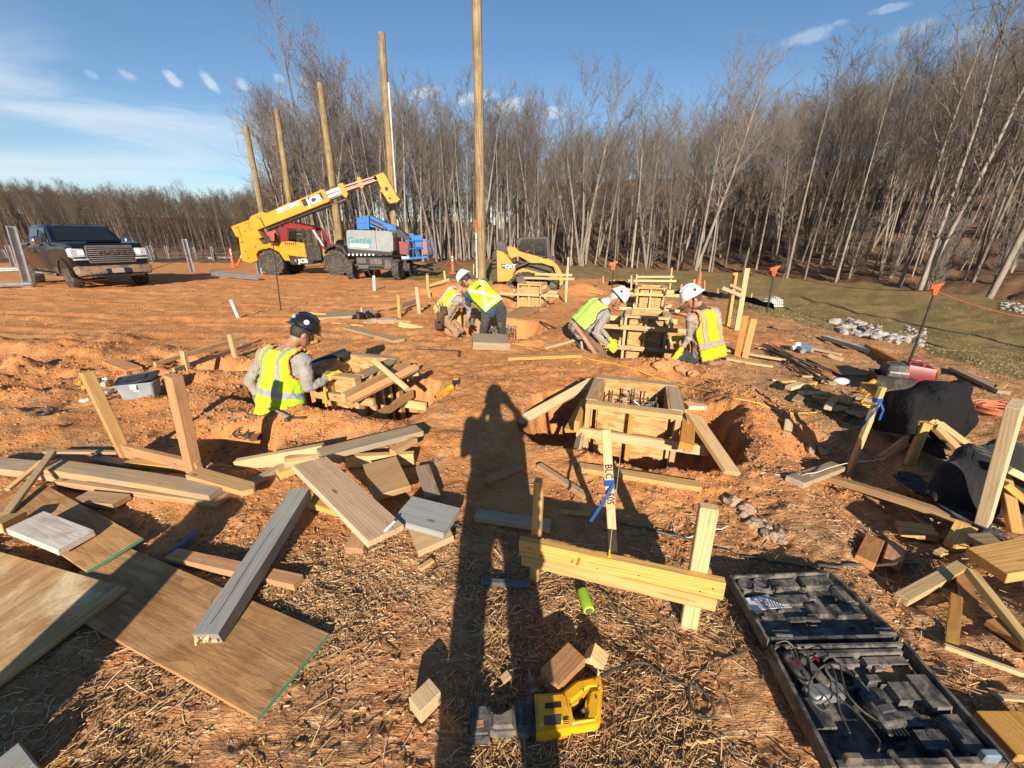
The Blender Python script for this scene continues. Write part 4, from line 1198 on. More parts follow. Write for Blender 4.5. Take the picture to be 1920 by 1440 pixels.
def pickup():
    ax = V(-14.29, 14.07, 0); t = thing('pickup_truck', 'muddy dark blue crew-cab pickup parked at the left, chrome grille towards the camera', 'pickup', (ax.x, ax.y, g1(ax.x, ax.y) + .02), R(-28))
    W2 = 1.0
    def ring(w, zb, zt, shoulder, tum=.03):
        return [(-w + .06, zb), (w - .06, zb), (w, zb + .1), (w, zt - shoulder), (w - tum, zt - .03), (w - tum - .08, zt), (-w + tum + .08, zt), (-w + tum, zt - .03), (-w, zt - shoulder), (-w, zb + .1)]
    # hood, doors and bed
    m = MB()
    loft(m, [(.92, ring(.90, .72, 1.36, .20)), (.84, ring(.96, .66, 1.42, .16)), (.55, ring(.985, .60, 1.46, .14)), (.0, ring(1.0, .58, 1.49, .12)), (-.62, ring(1.0, .52, 1.50, .10)), (-.80, ring(1.0, .50, 1.44, .08)),
             (-2.75, ring(1.0, .50, 1.38, .08)), (-2.80, ring(1.0, .52, 1.43, .06)), (-4.75, ring(.99, .58, 1.43, .06)), (-4.85, ring(.95, .62, 1.40, .08))])
    m.box((.15, 0, 1.48), (1.2, .9, .05), bev=.02)
    m.build('body', TRUCKP, t, 35)
    m = MB()
    def gl(x0, zt, w): return [(-w + .02, 1.30), (w - .02, 1.30), (w, 1.34), (w - (zt - 1.34) * .22, zt - .06), (w - (zt - 1.34) * .3, zt), (-w + (zt - 1.34) * .3, zt), (-w + (zt - 1.34) * .22, zt - .06), (-w, 1.34)]
    loft(m, [(-.42, gl(0, 1.37, .93)), (-1.05, gl(0, 1.93, .95)), (-1.3, gl(0, 2.01, .95)), (-2.1, gl(0, 2.02, .95)), (-2.6, gl(0, 1.97, .95)), (-2.74, gl(0, 1.42, .93))])
    m.build('cab', TRUCKP, t, 30)
    m = MB(); m.add([(-.54, -.78, 1.50), (-.54, .78, 1.50), (-1.09, .66, 1.93), (-1.09, -.66, 1.93)], [(0, 1, 2, 3)]); wsc = m.build('windscreen', GLS, t)
    wsc.location = (.025, 0, .02)
    for s in (-1, 1):
        for (x0, x1, x2, x3) in ((-.72, -1.12, -1.66, -1.66), (-1.74, -1.74, -2.45, -2.55)):
            m = MB(); o = lambda z: .95 - (z - 1.34) * .22 + .006
            m.add([(x0, s * o(1.42), 1.42), (x1, s * o(1.90), 1.90), (x2, s * o(1.90), 1.90), (x3, s * o(1.42), 1.42)], [(0, 1, 2, 3)]); m.build('side_window', GLS, t)
        m = MB(); m.box((-.80, s * 1.16, 1.50), (.14, .26, .30), bev=.05); m.box((-.80, s * 1.0, 1.44), (.06, .18, .05)); m.build('mirror', CHROME, t, True)
        m = MB(); m.box((.82, s * .80, 1.14), (.24, .38, .30), bev=.04); m.box((.91, s * .76, .94), (.10, .36, .05), bev=.01); hl = m.build('headlight', plain('headlight_glass', (.50, .55, .60), .12, .2), t, True)
        m = MB(); m.box((.945, s * .72, 1.15), (.012, .14, .16), bev=.005); m.build('lens', WHTB, hl)
        m = MB()
        for k in range(15):
            a = math.pi * k / 14; m.box((math.cos(a) * .50, s * 1.0, .44 + math.sin(a) * .50), (.10, .05, .07), Matrix.Rotation(-a + math.pi / 2, 3, 'Y'))
        m.build('wheel_arch', BLK, t, True)
        m = MB(); m.cyl((-.85, s * .98, .42), (-3.0, s * .98, .42), .05, n=8); m.build('side_step', CHROME, t, True)
        for x in (-1.60, -2.35): m = MB(); m.box((x, s * 1.01, 1.18), (.22, .03, .04), bev=.01); m.build('door_handle', CHROME, t)
        for x in (0, -3.8): wheel(t, (x, s * .86, .415), .415, .28, (0, s, 0), RUB, CHROME, lugs=22, rr=.60)
        m = MB(); m.box((.94, s * .62, .60), (.05, .20, .09), bev=.01); m.build('fog_light', CHROME, t, True)
        for x in (-1.2,): pass
    m = MB(); m.prism([(-.58, .82), (.58, .82), (.64, 1.0), (.58, 1.36), (-.58, 1.36), (-.64, 1.0)], (.90, 0, 0), (0, 1, 0), (0, 0, 1), (1, 0, 0), .08); g = m.build('grille_frame', plain('silver_frame', (.26, .26, .27), .3, .5), t)
    m = MB(); m.prism([(-.54, .86), (.54, .86), (.60, 1.0), (.54, 1.32), (-.54, 1.32), (-.60, 1.0)], (.945, 0, 0), (0, 1, 0), (0, 0, 1), (1, 0, 0), .02); m.build('grille', BLK, t)
    SLV = plain('silver_trim', (.34, .34, .35), .35, .4)
    for k in range(7):
        z = .90 + k * .063; m = MB(); m.box((.965, 0, z), (.02, 1.14 if .9 < z < 1.2 else 1.06, .018), bev=.004); m.build('grille_bar', SLV, t, True)
    text_part('RAM', .17, Matrix.Translation((.985, 0, 1.14)) @ Matrix(((0, 0, 1, 0), (1, 0, 0, 0), (0, 1, 0, 0), (0, 0, 0, 1))), CHROME, t, bold=.006, sx=1.9, depth=.010)
    m = MB(); loft(m, [(.86, ring(1.0, .42, .74, .05, .01)), (1.02, ring(.92, .46, .72, .05, .01)), (1.06, ring(.70, .48, .70, .05, .01))]); m.build('front_bumper', plain('muddy_chrome', (.20, .17, .14), .3, .5, (.36, .25, .14), .5, 3), t, 30)
    m = MB(); m.box((1.075, 0, .56), (.05, .62, .16), bev=.01); m.box((1.05, 0, .40), (.2, 1.3, .08), bev=.02); m.build('bumper_insert', BLK, t)
    m = MB(); m.box((1.105, -.02, .57), (.012, .31, .15)); m.build('number_plate', plain('dusty_plate', (.32, .26, .20), .6), t)
    m = MB(); m.box((-.1, 0, .40), (.2, 1.5, .12)); m.box((-3.8, 0, .40), (.2, 1.5, .14)); m.box((-2, .4, .5), (4.6, .1, .12)); m.box((-2, -.4, .5), (4.6, .1, .12)); m.build('axle', BLK, t)
    m = MB(); m.box((-1.4, -.3, 2.05), (.18, .05, .07), bev=.02); m.box((-1.2, 0, 2.04), (.05, 1.0, .02)); m.build('roof_light', BLK, t)
    # dried mud splashed up the lower body
pickup()
TRUCKP.node_tree  # paint with mud low down
def mud_paint():
    nt_ = TRUCKP.node_tree; b = next(n for n in nt_.nodes if n.type == 'BSDF_PRINCIPLED')
    tcn = next(n for n in nt_.nodes if n.type == 'TEX_COORD'); old = b.inputs['Base Color'].links[0].from_socket
    sp = nt_.nodes.new('ShaderNodeSeparateXYZ'); nt_.links.new(tcn.outputs['Object'], sp.inputs[0])
    nz = nt_.nodes.new('ShaderNodeTexNoise'); nz.inputs['Scale'].default_value = 3.5; nz.inputs['Detail'].default_value = 6; nt_.links.new(tcn.outputs['Object'], nz.inputs['Vector'])
    ad = nt_.nodes.new('ShaderNodeMath'); ad.operation = 'MULTIPLY_ADD'; nt_.links.new(nz.outputs[0], ad.inputs[0]); ad.inputs[1].default_value = -.9; nt_.links.new(sp.outputs[2], ad.inputs[2])
    mr = nt_.nodes.new('ShaderNodeMapRange'); nt_.links.new(ad.outputs[0], mr.inputs[0]); mr.inputs[1].default_value = .16; mr.inputs[2].default_value = -.22
    mx = nt_.nodes.new('ShaderNodeMix'); mx.data_type = 'RGBA'; nt_.links.new(mr.outputs[0], mx.inputs[0]); nt_.links.new(old, mx.inputs['A']); mx.inputs['B'].default_value = (.34, .24, .13, 1)
    nt_.links.new(mx.outputs['Result'], b.inputs['Base Color'])
    r2 = nt_.nodes.new('ShaderNodeMapRange'); nt_.links.new(mr.outputs[0], r2.inputs[0]); r2.inputs[3].default_value = .2; r2.inputs[4].default_value = .85; nt_.links.new(r2.outputs[0], b.inputs['Roughness'])
mud_paint()

class Side:
    """side elevation read off the survey picture, built in a vertical plane at distance Y"""
    def __init__(s, t, Y, k, ox, oy, near=0):
        s.t, s.Y, s.k, s.ox, s.oy = t, Y + near, k, ox, oy
    def p(s, x, y):
        w = WY(s.ox + x / s.k, s.oy + y / s.k, s.Y); o = s.t.location
        return V(w.x - o.x, 0, w.z - o.z)
    def poly(s, name, pts, y0, y1, mat, parent=None, m=None, bev=True):
        q = [s.p(*a) for a in pts]; mm = m or MB()
        bm = MB(); bm.prism([(a.x, a.z) for a in q], (0, (y0 + y1) / 2, 0), (1, 0, 0), (0, 0, 1), (0, -1, 0), abs(y1 - y0))
        if m is not None: m.add(bm.v, bm.f); return None
        me = bm.mesh(name, mat); b = bmesh.new(); b.from_mesh(me)
        bmesh.ops.recalc_face_normals(b, faces=b.faces)
        if bev: bmesh.ops.bevel(b, geom=[e for e in b.edges], offset=.012, segments=1, affect='EDGES', clamp_overlap=True)
        b.to_mesh(me); b.free()
        o = bpy.data.objects.new(name, me); COL.objects.link(o); o.parent = parent or s.t
        return o
    def rod(s, name, a, b, r, mat, y=0, parent=None, n=10):
        A, B = s.p(*a), s.p(*b); A.y = B.y = y; m = MB(); m.cyl(A, B, r, n=n); return m.build(name, mat, parent or s.t, True)
def face_cam(x, y, z, ang=0, s=1):
    return Matrix.Translation((x, y, z)) @ Matrix.Rotation(-ang, 4, 'Y') @ Matrix.Rotation(R(90), 4, 'X')

def telehandler():
    Y = 21.3; px0 = WY(570, 512, Y); t = thing('telehandler', 'yellow telehandler with a red cab and its boom raised to the right', 'telehandler', (px0.x, Y, g1(px0.x, Y)))
    S = Side(t, Y, 4.8, 420, 300, -1.0); gzz = t.location.z
    # boom sections
    S.poly('boom_outer', [(80, 600), (240, 540), (262, 505), (345, 470), (405, 478), (560, 405), (590, 385), (615, 390), (885, 272), (960, 375), (400, 598), (250, 655), (150, 695), (125, 690)], -1.15, -.72, YEL)
    S.poly('boom_collar', [(880, 268), (918, 272), (966, 372), (935, 392)], -1.20, -.67, YEL)
    S.poly('boom_middle', [(905, 292), (1060, 232), (1095, 308), (950, 362)], -1.10, -.78, GALV)
    S.poly('boom_collar', [(1032, 222), (1080, 208), (1126, 306), (1112, 345), (1085, 330)], -1.15, -.73, YEL)
    S.poly('boom_inner', [(1075, 232), (1370, 140), (1395, 190), (1100, 290)], -1.06, -.82, plain('boom_primer', (.50, .20, .13), .4, .2))
    for a, b in (((930, 318), (1050, 272)), ((950, 350), (1075, 302)), ((1090, 243), (1360, 158)), ((1105, 280), (1390, 184))): S.rod('slide_rail', a, b, .025, GALV, -1.12)
    S.poly('boom_collar', [(1203, 160), (1230, 156), (1268, 240), (1250, 260), (1215, 243)], -1.12, -.76, YEL)
    S.poly('boom_head', [(1345, 148), (1435, 112), (1462, 150), (1562, 330), (1588, 356), (1560, 382), (1500, 392), (1478, 372), (1425, 292), (1403, 280), (1420, 258), (1385, 188), (1355, 182)], -1.06, -.82, YEL)
    for c, r in (((1467, 260), .085), ((1497, 345), .05)):
        q = S.p(*c); m = MB(); m.cyl((q.x, -1.10, q.z), (q.x, -1.065, q.z), r, n=14); m.build('pin_hole', BLK, t)
    S.rod('lift_ram', (392, 622), (960, 400), .085, BLK, -.95); S.rod('ram_rod', (955, 402), (1095, 350), .045, CHROME, -.95)
    S.rod('hose', (600, 380), (1060, 212), .018, BLK, -1.0); S.rod('hose', (1080, 205), (1210, 165), .015, BLK, -1.0)
    for (x_, y_) in ((205, 640), (262, 624), (320, 520), (180, 740), (210, 820), (235, 880), (300, 780)):
        q = S.p(x_, y_); m = MB(); m.cyl((q.x, -1.185, q.z), (q.x, -1.14, q.z), .035, n=10); m.build('pin', GREYD, t)
    S.poly('panel_line', [(118, 612), (150, 602), (175, 688), (170, 690), (146, 608), (120, 618)], -1.158, -1.15, BLK, bev=False); S.poly('panel_line', [(205, 575), (245, 560), (250, 640), (246, 640), (240, 566), (207, 580)], -1.158, -1.15, BLK, bev=False)
    S.rod('stay_bar', (345, 520), (415, 660), .02, BLK, -1.2); S.poly('recess_shade_fill', [(300, 690), (390, 650), (430, 742), (360, 752)], -1.0, -.3, BLK)  # solid black block standing in for the shade between tower and boom
    # chassis
    S.poly('rear_tower', [(150, 695), (250, 652), (322, 700), (365, 762), (440, 745), (440, 775), (335, 800), (305, 850), (322, 902), (250, 926), (178, 905)], -1.15, -.35, YEL)
    S.poly('rear_tower', [(150, 695), (250, 652), (322, 700), (365, 762), (440, 745), (440, 775), (335, 800), (305, 850), (322, 902), (250, 926), (178, 905)], .35, 1.15, YEL)
    S.poly('tower_gusset', [(180, 640), (300, 600), (360, 700), (250, 720)], -1.16, -.60, YEL)
    S.poly('chassis', [(300, 860), (900, 850), (930, 800), (1090, 830), (1120, 860), (1060, 930), (380, 940)], -.45, .45, GREYD)
    e = S.poly('engine_cover', [(530, 738), (600, 730), (735, 748), (757, 876), (620, 862), (605, 905), (520, 815), (500, 800)], -1.15, -.40, YEL)
    for k in range(6):
        q = S.p(565 + k * 19, 752); m = MB(); m.box((q.x, -1.155, q.z), (.05, .015, .14), Matrix.Rotation(R(12), 3, 'Y')); m.build('vent_slot', BLK, e)
    S.poly('side_skirt', [(590, 852), (782, 880), (822, 905), (800, 936), (622, 942)], -1.16, -.45, BLK)
    S.poly('mudguard', [(300, 830), (330, 790), (420, 765), (500, 780), (540, 820), (605, 905), (560, 905), (510, 830), (430, 790), (350, 805)], -1.12, -.55, YEL)
    S.poly('front_mudguard', [(905, 830), (930, 785), (1000, 755), (1080, 775), (1120, 850), (1095, 850), (1065, 800), (1000, 775), (940, 800), (915, 850)], -1.12, -.45, BLK)
    S.poly('front_axle_housing', [(870, 785), (930, 790), (905, 850), (880, 880)], -.9, .9, YEL)
    # cab
    def frame(nm, pts, mat=REDM, y0=-1.12, y1=-1.05): return S.poly(nm, pts, y0, y1, mat)
    for (y0, y1) in ((-1.14, -1.06), (-.32, -.26)):
        frame('cab_pillar', [(510, 600), (545, 590), (590, 628), (580, 745), (525, 748)], REDM, y0, y1)
        frame('cab_pillar', [(800, 610), (830, 615), (925, 790), (890, 790)], REDM, y0, y1)
        frame('cab_rail', [(515, 598), (620, 574), (815, 606), (815, 628), (590, 618)], REDM, y0, y1)
    S.poly('cab_roof', [(540, 585), (620, 568), (810, 600), (815, 612), (600, 600)], -1.12, -.28, REDM)
    for k in range(7):
        a = S.p(610 + k * 30, 572 + k * 5); m = MB(); m.beam((a.x, -1.1, a.z + .04), (a.x, -.3, a.z + .04), .04, .05); m.build('roof_guard_bar', REDM, t)
    S.poly('windscreen_guard', [(808, 630), (822, 632), (912, 770), (900, 775)], -1.17, -1.14, WHT)
    S.poly('cab_window', [(592, 630), (700, 636), (715, 742), (580, 735)], -1.105, -1.095, CGLS, bev=False)
    S.poly('cab_window', [(712, 636), (800, 644), (872, 776), (740, 746)], -1.105, -1.095, CGLS, bev=False)
    for pts in ([(580, 625), (600, 625), (592, 745), (574, 745)], [(700, 632), (712, 632), (738, 760), (724, 760)], [(595, 620), (800, 636), (804, 648), (595, 634)]):
        S.poly('window_frame', pts, -1.13, -1.08, BLK)
    S.poly('door', [(738, 752), (874, 776), (890, 900), (800, 905), (760, 880)], -1.13, -1.06, BLK)
    S.poly('cab_floor', [(580, 745), (880, 790), (880, 830), (590, 820)], -1.05, -.3, GREYD)
    S.poly('cab_back', [(515, 600), (540, 600), (545, 800), (520, 790)], -1.05, -.3, BLK)
    S.poly('seat', [(600, 735), (650, 735), (655, 790), (600, 790)], -.9, -.5, BLK)
    # wheels
    for (cx, cy) in ((428, 905), (1008, 886)):
        for y in (-.92, .92):
            q = S.p(cx, cy); wheel(t, (q.x, y, .62), .62, .42, (0, -1, 0), RUB, GREYD, lugs=18, rr=.52)
    for (cx, cy) in ((428, 905), (1008, 886)):
        q = S.p(cx, cy); m = MB()                      # dark discs painting the shade in the solid tyres' round cut-outs
        for k in range(22):
            a = 2 * math.pi * k / 22
            for rr_ in (.80, .66):
                m.cyl((q.x + math.cos(a + (rr_ < .7) * .14) * .62 * rr_, -1.135, .62 + math.sin(a + (rr_ < .7) * .14) * .62 * rr_), (q.x + math.cos(a + (rr_ < .7) * .14) * .62 * rr_, -1.12, .62 + math.sin(a + (rr_ < .7) * .14) * .62 * rr_), .028, n=6)
        tag(m.build('tyre_hole_shade', DRK, t), kind='stuff')
    # lettering
    a, b = S.p(735, 400), S.p(905, 335); ang = math.atan2(b.z - a.z, b.x - a.x); c = (a + b) / 2 + V(.02, 0, 0)
    S.poly('decal', [(707, 365), (885, 292), (912, 352), (738, 422)], -1.158, -1.152, BLK, bev=False)
    text_part('JCB', .42, face_cam(c.x + .02, -1.165, c.z + .02, ang), WHTB, t, bold=.018, sx=1.15)
    S.poly('decal', [(492, 448), (685, 368), (697, 400), (503, 482)], -1.158, -1.152, WHT, bev=False)
    c = (S.p(500, 465) + S.p(690, 384)) / 2; text_part('EquipmentShare', .155, face_cam(c.x + .03, -1.165, c.z, ang), INK, t, bold=.002, sx=.95)
    c = S.p(727, 908); text_part('JCB', .26, face_cam(c.x, -1.17, c.z, R(1)), WHTB, t, bold=.010, sx=1.15)
    m = MB(); c = S.p(660, 903); m.box((c.x, -1.17, c.z), (.08, .008, .1)); m.build('decal', YEL, t)
    # warning board behind
    return t, S
TH, THS = telehandler()

def boom_lift():
    Y = 19.2; p0 = WY(690, 514, Y); t = thing('boom_lift', 'grey and blue boom lift parked in front of the telehandler', 'boom lift', (p0.x, Y, g1(p0.x, Y)))
    S = Side(t, Y, 4.8, 420, 300, -.7)
    S.poly('turntable_cover', [(1125, 640), (1150, 630), (1500, 640), (1530, 655), (1540, 700), (1540, 815), (1500, 835), (1140, 800), (1128, 760)], -1.0, .2, GREYM)
    S.poly('lower_band', [(1130, 795), (1500, 825), (1540, 818), (1530, 855), (1150, 848)], -1.02, .25, BLK)
    m = MB()
    for k in range(7):
        a = S.p(1150 + k * 36, 850); m.box((a.x, -1.03, a.z), (.07, .01, .08), Matrix.Rotation(R(35), 3, 'Y'))
    m.build('hazard_stripe', WHTB, t)
    m = MB(); a, b = S.p(1386, 640), S.p(1390, 828); m.box(((a.x + b.x) / 2, -1.006, (a.z + b.z) / 2), (.015, .012, a.z - b.z)); m.build('panel_gap', BLK, t)
    c = S.p(1240, 725); text_part('Genie', .40, face_cam(c.x, -1.012, c.z, 0), plain('teal_letter', (.02, .22, .24), .5), t, bold=.008, sx=1.1)
    S.poly('decal', [(1160, 752), (1322, 758), (1322, 786), (1160, 778)], -1.012, -1.004, WHTB, bev=False)
    c = S.p(1250, 769); text_part('EquipmentShare', .11, face_cam(c.x, -1.02, c.z), INK, t, sx=.95)
    S.poly('counterweight', [(1170, 515), (1250, 510), (1255, 498), (1285, 495), (1290, 625), (1178, 625)], -.45, .35, BLUEM)
    q = S.p(1215, 560); m = MB(); m.box((q.x, -.46, q.z), (.42, .03, .05)); m.build('ledge', BLUEM, t)
    S.poly('boom_arm', [(1255, 500), (1290, 495), (1420, 560), (1525, 592), (1530, 632), (1450, 632), (1340, 610), (1290, 600)], -.30, .15, BLUEM)
    S.rod('lift_ram', (1300, 560), (1440, 622), .06, GALVD, -.36); S.rod('hose', (1280, 520), (1400, 580), .025, BLK, -.33); S.rod('hose', (1300, 545), (1380, 600), .02, BLK, -.34)
    S.poly('jib', [(1530, 620), (1570, 625), (1690, 720), (1690, 745), (1540, 690)], -.4, 0, BLK)
    S.poly('jib_link', [(1670, 690), (1705, 680), (1765, 890), (1730, 900)], -.5, -.35, BLUEM); S.poly('jib_link', [(1650, 660), (1690, 660), (1700, 720), (1655, 720)], -.4, 0, BLUEM)
    S.rod('jib_ram', (1690, 730), (1745, 860), .05, GALVD, -.55)
    # basket
    S.poly('basket_floor', [(1600, 885), (1838, 860), (1838, 882), (1600, 905)], -.7, .5, BLUEM)
    S.poly('control_box', [(1705, 675), (1785, 675), (1785, 790), (1720, 790)], -.6, -.2, BLUEM)
    m = MB()
    for x in (1645, 1700, 1790, 1835):
        for y in (-.65, .5):
            a, b = S.p(x, 725), S.p(x, 880); m = MB(); m.cyl((a.x, y, a.z), (b.x, y, b.z), .022, n=6); m.build('basket_rail', BLUEM, t, True)
    for yy in (725, 800):
        for y in (-.65, .5):
            a, b = S.p(1645, yy), S.p(1835, yy); m = MB(); m.cyl((a.x, y, a.z), (b.x, y, b.z), .022, n=6); m.build('basket_rail', BLUEM, t, True)
    S.poly('orange_wrap', [(1788, 712), (1820, 712), (1828, 850), (1795, 850)], -.66, -.60, plain('wrap_orange', (.60, .10, .05), .6)); S.poly('orange_wrap', [(1550, 730), (1660, 745), (1650, 860), (1560, 850)], -.3, -.1, plain('wrap_red', (.22, .04, .03), .6))
    # undercarriage, seen end-on
    S.poly('undercarriage', [(1200, 870), (1530, 875), (1530, 985), (1210, 985)], -.9, .9, BLK)
    for (a0, a1, b0, b1, yy) in ((1215, 1300, 880, 930, -.93), (1330, 1440, 885, 940, -.94), (1460, 1520, 900, 980, -.92), (1230, 1320, 940, 975, -.95)):
        S.poly('hatch', [(a0, b0), (a1, b0), (a1, b1), (a0, b1)], yy - .03, yy + .1, GREYD)
    S.rod('axle', (1150, 945), (1590, 960), .10, BLK, -.85)
    for (x, y) in ((1165, 948), (1568, 965)):
        q = S.p(x, y)
        for yy in (-.85, 1.2): wheel(t, (q.x, yy, .44), .44, .31, (1, 0, 0), RUB, GREYM, lugs=16, chev=True)
    S.poly('hazard_plate', [(1600, 868), (1670, 872), (1668, 886), (1600, 888)], -.75, -.70, WHT)
    return t
boom_lift()

def loader():
    Y = 15.3; p0 = WY(990, 538, Y); t = thing('track_loader', 'yellow compact track loader with a black caged cab, right of the nearest pole', 'loader', (p0.x, Y, g1(p0.x, Y)))
    S = Side(t, Y, 6.0, 800, 400, -.8)
    S.poly('engine_body', [(785, 412), (850, 430), (905, 470), (965, 560), (1012, 602), (935, 765), (795, 772)], -.78, .78, CATY)
    for z in (500, 545, 590): S.poly('rear_bumper', [(735, z), (790, z - 5), (790, z + 22), (735, z + 28)], -.8, .8, BLK)
    S.poly('rear_door', [(745, 425), (785, 415), (795, 772), (735, 765), (730, 600)], -.7, .7, BLK)
    S.poly('rear_tower', [(775, 408), (800, 310), (870, 308), (905, 370), (905, 470), (850, 430)], -.78, -.60, BLK); S.poly('rear_tower', [(775, 408), (800, 310), (870, 308), (905, 370), (905, 470), (850, 430)], .60, .78, BLK)
    S.poly('tail_lamp', [(815, 335), (835, 335), (840, 375), (820, 375)], -.80, -.77, GREYD)
    for y0, y1 in ((-.95, -.80), (.80, .95)):
        S.poly('lift_arm', [(900, 388), (935, 373), (975, 392), (990, 375), (1020, 402), (1042, 425), (1240, 480), (1412, 532), (1470, 582), (1525, 682), (1532, 790), (1492, 815), (1480, 690), (1430, 602), (1300, 560), (1160, 557), (1150, 545), (1040, 482), (950, 502), (925, 480)], y0, y1, CATY)
        S.rod('lift_ram', (1010, 605), (1165, 545), .045, BLK, (y0 + y1) / 2)
        S.poly('track_frame', [(885, 800), (1020, 640), (1085, 612), (1280, 665), (1440, 690), (1500, 760), (1440, 720), (1120, 650), (1050, 665), (940, 790)], y0 - .1, y1 + .05 if y0 < 0 else y1 + .1, CATY)
        # rubber track as a belt round the rollers
        out_ = [(868, 822), (1010, 672), (1060, 655), (1130, 660), (1440, 742), (1482, 790), (1478, 822), (1440, 846), (940, 852), (885, 845)]
        inn_ = [(905, 822), (1020, 695), (1065, 678), (1125, 682), (1425, 762), (1452, 792), (1450, 812), (1430, 826), (945, 832), (912, 830)]
        A = [S.p(*q) for q in out_]; B = [S.p(*q) for q in inn_]; m = MB(); n = len(A); ys = (min(y0, y1) - .22 if y0 < 0 else y0 - .05, max(y0, y1) + .05 if y0 < 0 else y1 + .22)
        vs = [V(a.x, yy, a.z) for yy in ys for a in A] + [V(a.x, yy, a.z) for yy in ys for a in B]
        fs = []
        for i in range(n):
            j = (i + 1) % n; fs += [(i, j, n + j, n + i), (2 * n + i, 3 * n + i, 3 * n + j, 2 * n + j), (i, 2 * n + i, 2 * n + j, j), (n + i, n + j, 3 * n + j, 3 * n + i)]
        m.add(vs, fs)
        for i in range(n):
            a, b = A[i], A[(i + 1) % n]; k = max(1, int((b - a).length / .11))
            for q in range(k):
                c = a.lerp(b, (q + .5) / k); d = (b - a).normalized(); m.box((c.x, (ys[0] + ys[1]) / 2, c.z), (.045, ys[1] - ys[0], .05), MB().frame((0, 0, 0), d, (0, 1, 0)) @ Matrix.Rotation(R(90), 3, 'X'))
        m.build('rubber_track', RUB, t)
        for (cx, cy, r) in ((1060, 730, .17), (1425, 795, .16), (950, 820, .10), (1110, 822, .09), (1190, 822, .09), (1270, 822, .09), (1345, 822, .09)):
            q = S.p(cx, cy); m = MB(); m.lathe([(r * .2, -.12), (r, -.12), (r, .12), (r * .2, .12)], (q.x, (ys[0] + ys[1]) / 2, q.z), (0, 1, 0), 14); m.build('track_roller', GREYD, t, 40)
    S.poly('chassis', [(1000, 560), (1430, 600), (1470, 700), (1200, 690), (960, 720)], -.62, .62, BLK)
    c = S.poly('cab', [(1005, 302), (1062, 266), (1385, 264), (1400, 505), (1290, 495), (1060, 425), (1020, 400)], -.55, .55, BLK)
    for pts in ([(1030, 385), (1072, 290), (1205, 285), (1205, 462), (1060, 418)], [(1218, 285), (1352, 284), (1362, 490), (1218, 466)]):
        S.poly('side_window', pts, -.562, -.553, GLS, c, bev=False)
    m = MB()
    for k in range(9):
        a, b = S.p(1085 + k * 32, 292), S.p(1085 + k * 32, 425 + k * 7); m.cyl((a.x, -.575, a.z), (b.x, -.575, b.z), .006, n=4, cap=False)
    for k in range(7):
        a, b = S.p(1060, 300 + k * 20), S.p(1352, 300 + k * 20 + 8); m.cyl((a.x, -.58, a.z), (b.x, -.58, b.z), .006, n=4, cap=False)
    m.build('window_mesh', GREYD, t)
    q = S.p(1425, 498); m = MB(); m.box((q.x, -.75, q.z), (.13, .1, .1), bev=.02); m.build('work_light', CHROME, t)
    S.poly('red_handle', [(1095, 430), (1150, 405), (1168, 415), (1115, 447)], -1.0, -.96, REDP)
    S.poly('decal', [(835, 570), (1005, 570), (1030, 585), (985, 624), (850, 620)], -.792, -.784, BLK, bev=False)
    cc = S.p(940, 598); text_part('CAT', .17, face_cam(cc.x, -.80, cc.z), WHTB, t, bold=.010, sx=1.1); cc = S.p(873, 590); text_part('259D', .065, face_cam(cc.x, -.80, cc.z), WHT, t, bold=.002)
    S.poly('warning_decal', [(1268, 515), (1316, 528), (1316, 550), (1268, 538)], -.962, -.956, plain('decal_yellow', (.8, .65, .02), .5), bev=False)
    S.poly('bucket', [(1475, 820), (1520, 790), (1590, 800), (1570, 850), (1490, 850)], -.9, .9, GALVD)
    S.poly('hydraulic_lines', [(1040, 520), (1150, 560), (1300, 570), (1420, 620), (1400, 660), (1200, 600), (1040, 560)], -.79, -.7, BLK)
loader()
# ---------------------------------------------------------------- people
def remesh(m, voxel, smooth_it=4):
    me = bpy.data.meshes.new('tmp'); me.from_pydata(m.v, [], m.f); me.update()
    o = bpy.data.objects.new('tmp', me); COL.objects.link(o)
    r = o.modifiers.new('r', 'REMESH'); r.mode = 'VOXEL'; r.voxel_size = voxel; r.use_smooth_shade = True
    s = o.modifiers.new('s', 'SMOOTH'); s.iterations = smooth_it; s.factor = .5
    dg = bpy.context.evaluated_depsgraph_get()
    out_ = bpy.data.meshes.new_from_object(o.evaluated_get(dg)); bpy.data.objects.remove(o); return out_
def capsule(m, A, B, ra, rb, n=12):
    A, B = Vector(A), Vector(B); d = B - A; L_ = d.length
    if L_ < 1e-5: m.ball(A, max(ra, rb), n=n, m=8); return
    prof = []
    for i in range(5): a = math.pi / 2 * i / 4; prof.append((ra * math.sin(a) + 1e-4, -ra * math.cos(a)))
    for i in range(5): a = math.pi / 2 * i / 4; prof.append((rb * math.cos(a) + 1e-4, L_ + rb * math.sin(a)))
    m.lathe(prof, A, d, n)
def seg_d(P, A, B):
    A = np.array(A); B = np.array(B); d = B - A; t = np.clip(((P - A) @ d) / (d @ d + 1e-9), 0, 1)
    return np.linalg.norm(P - A - t[:, None] * d, axis=1), t
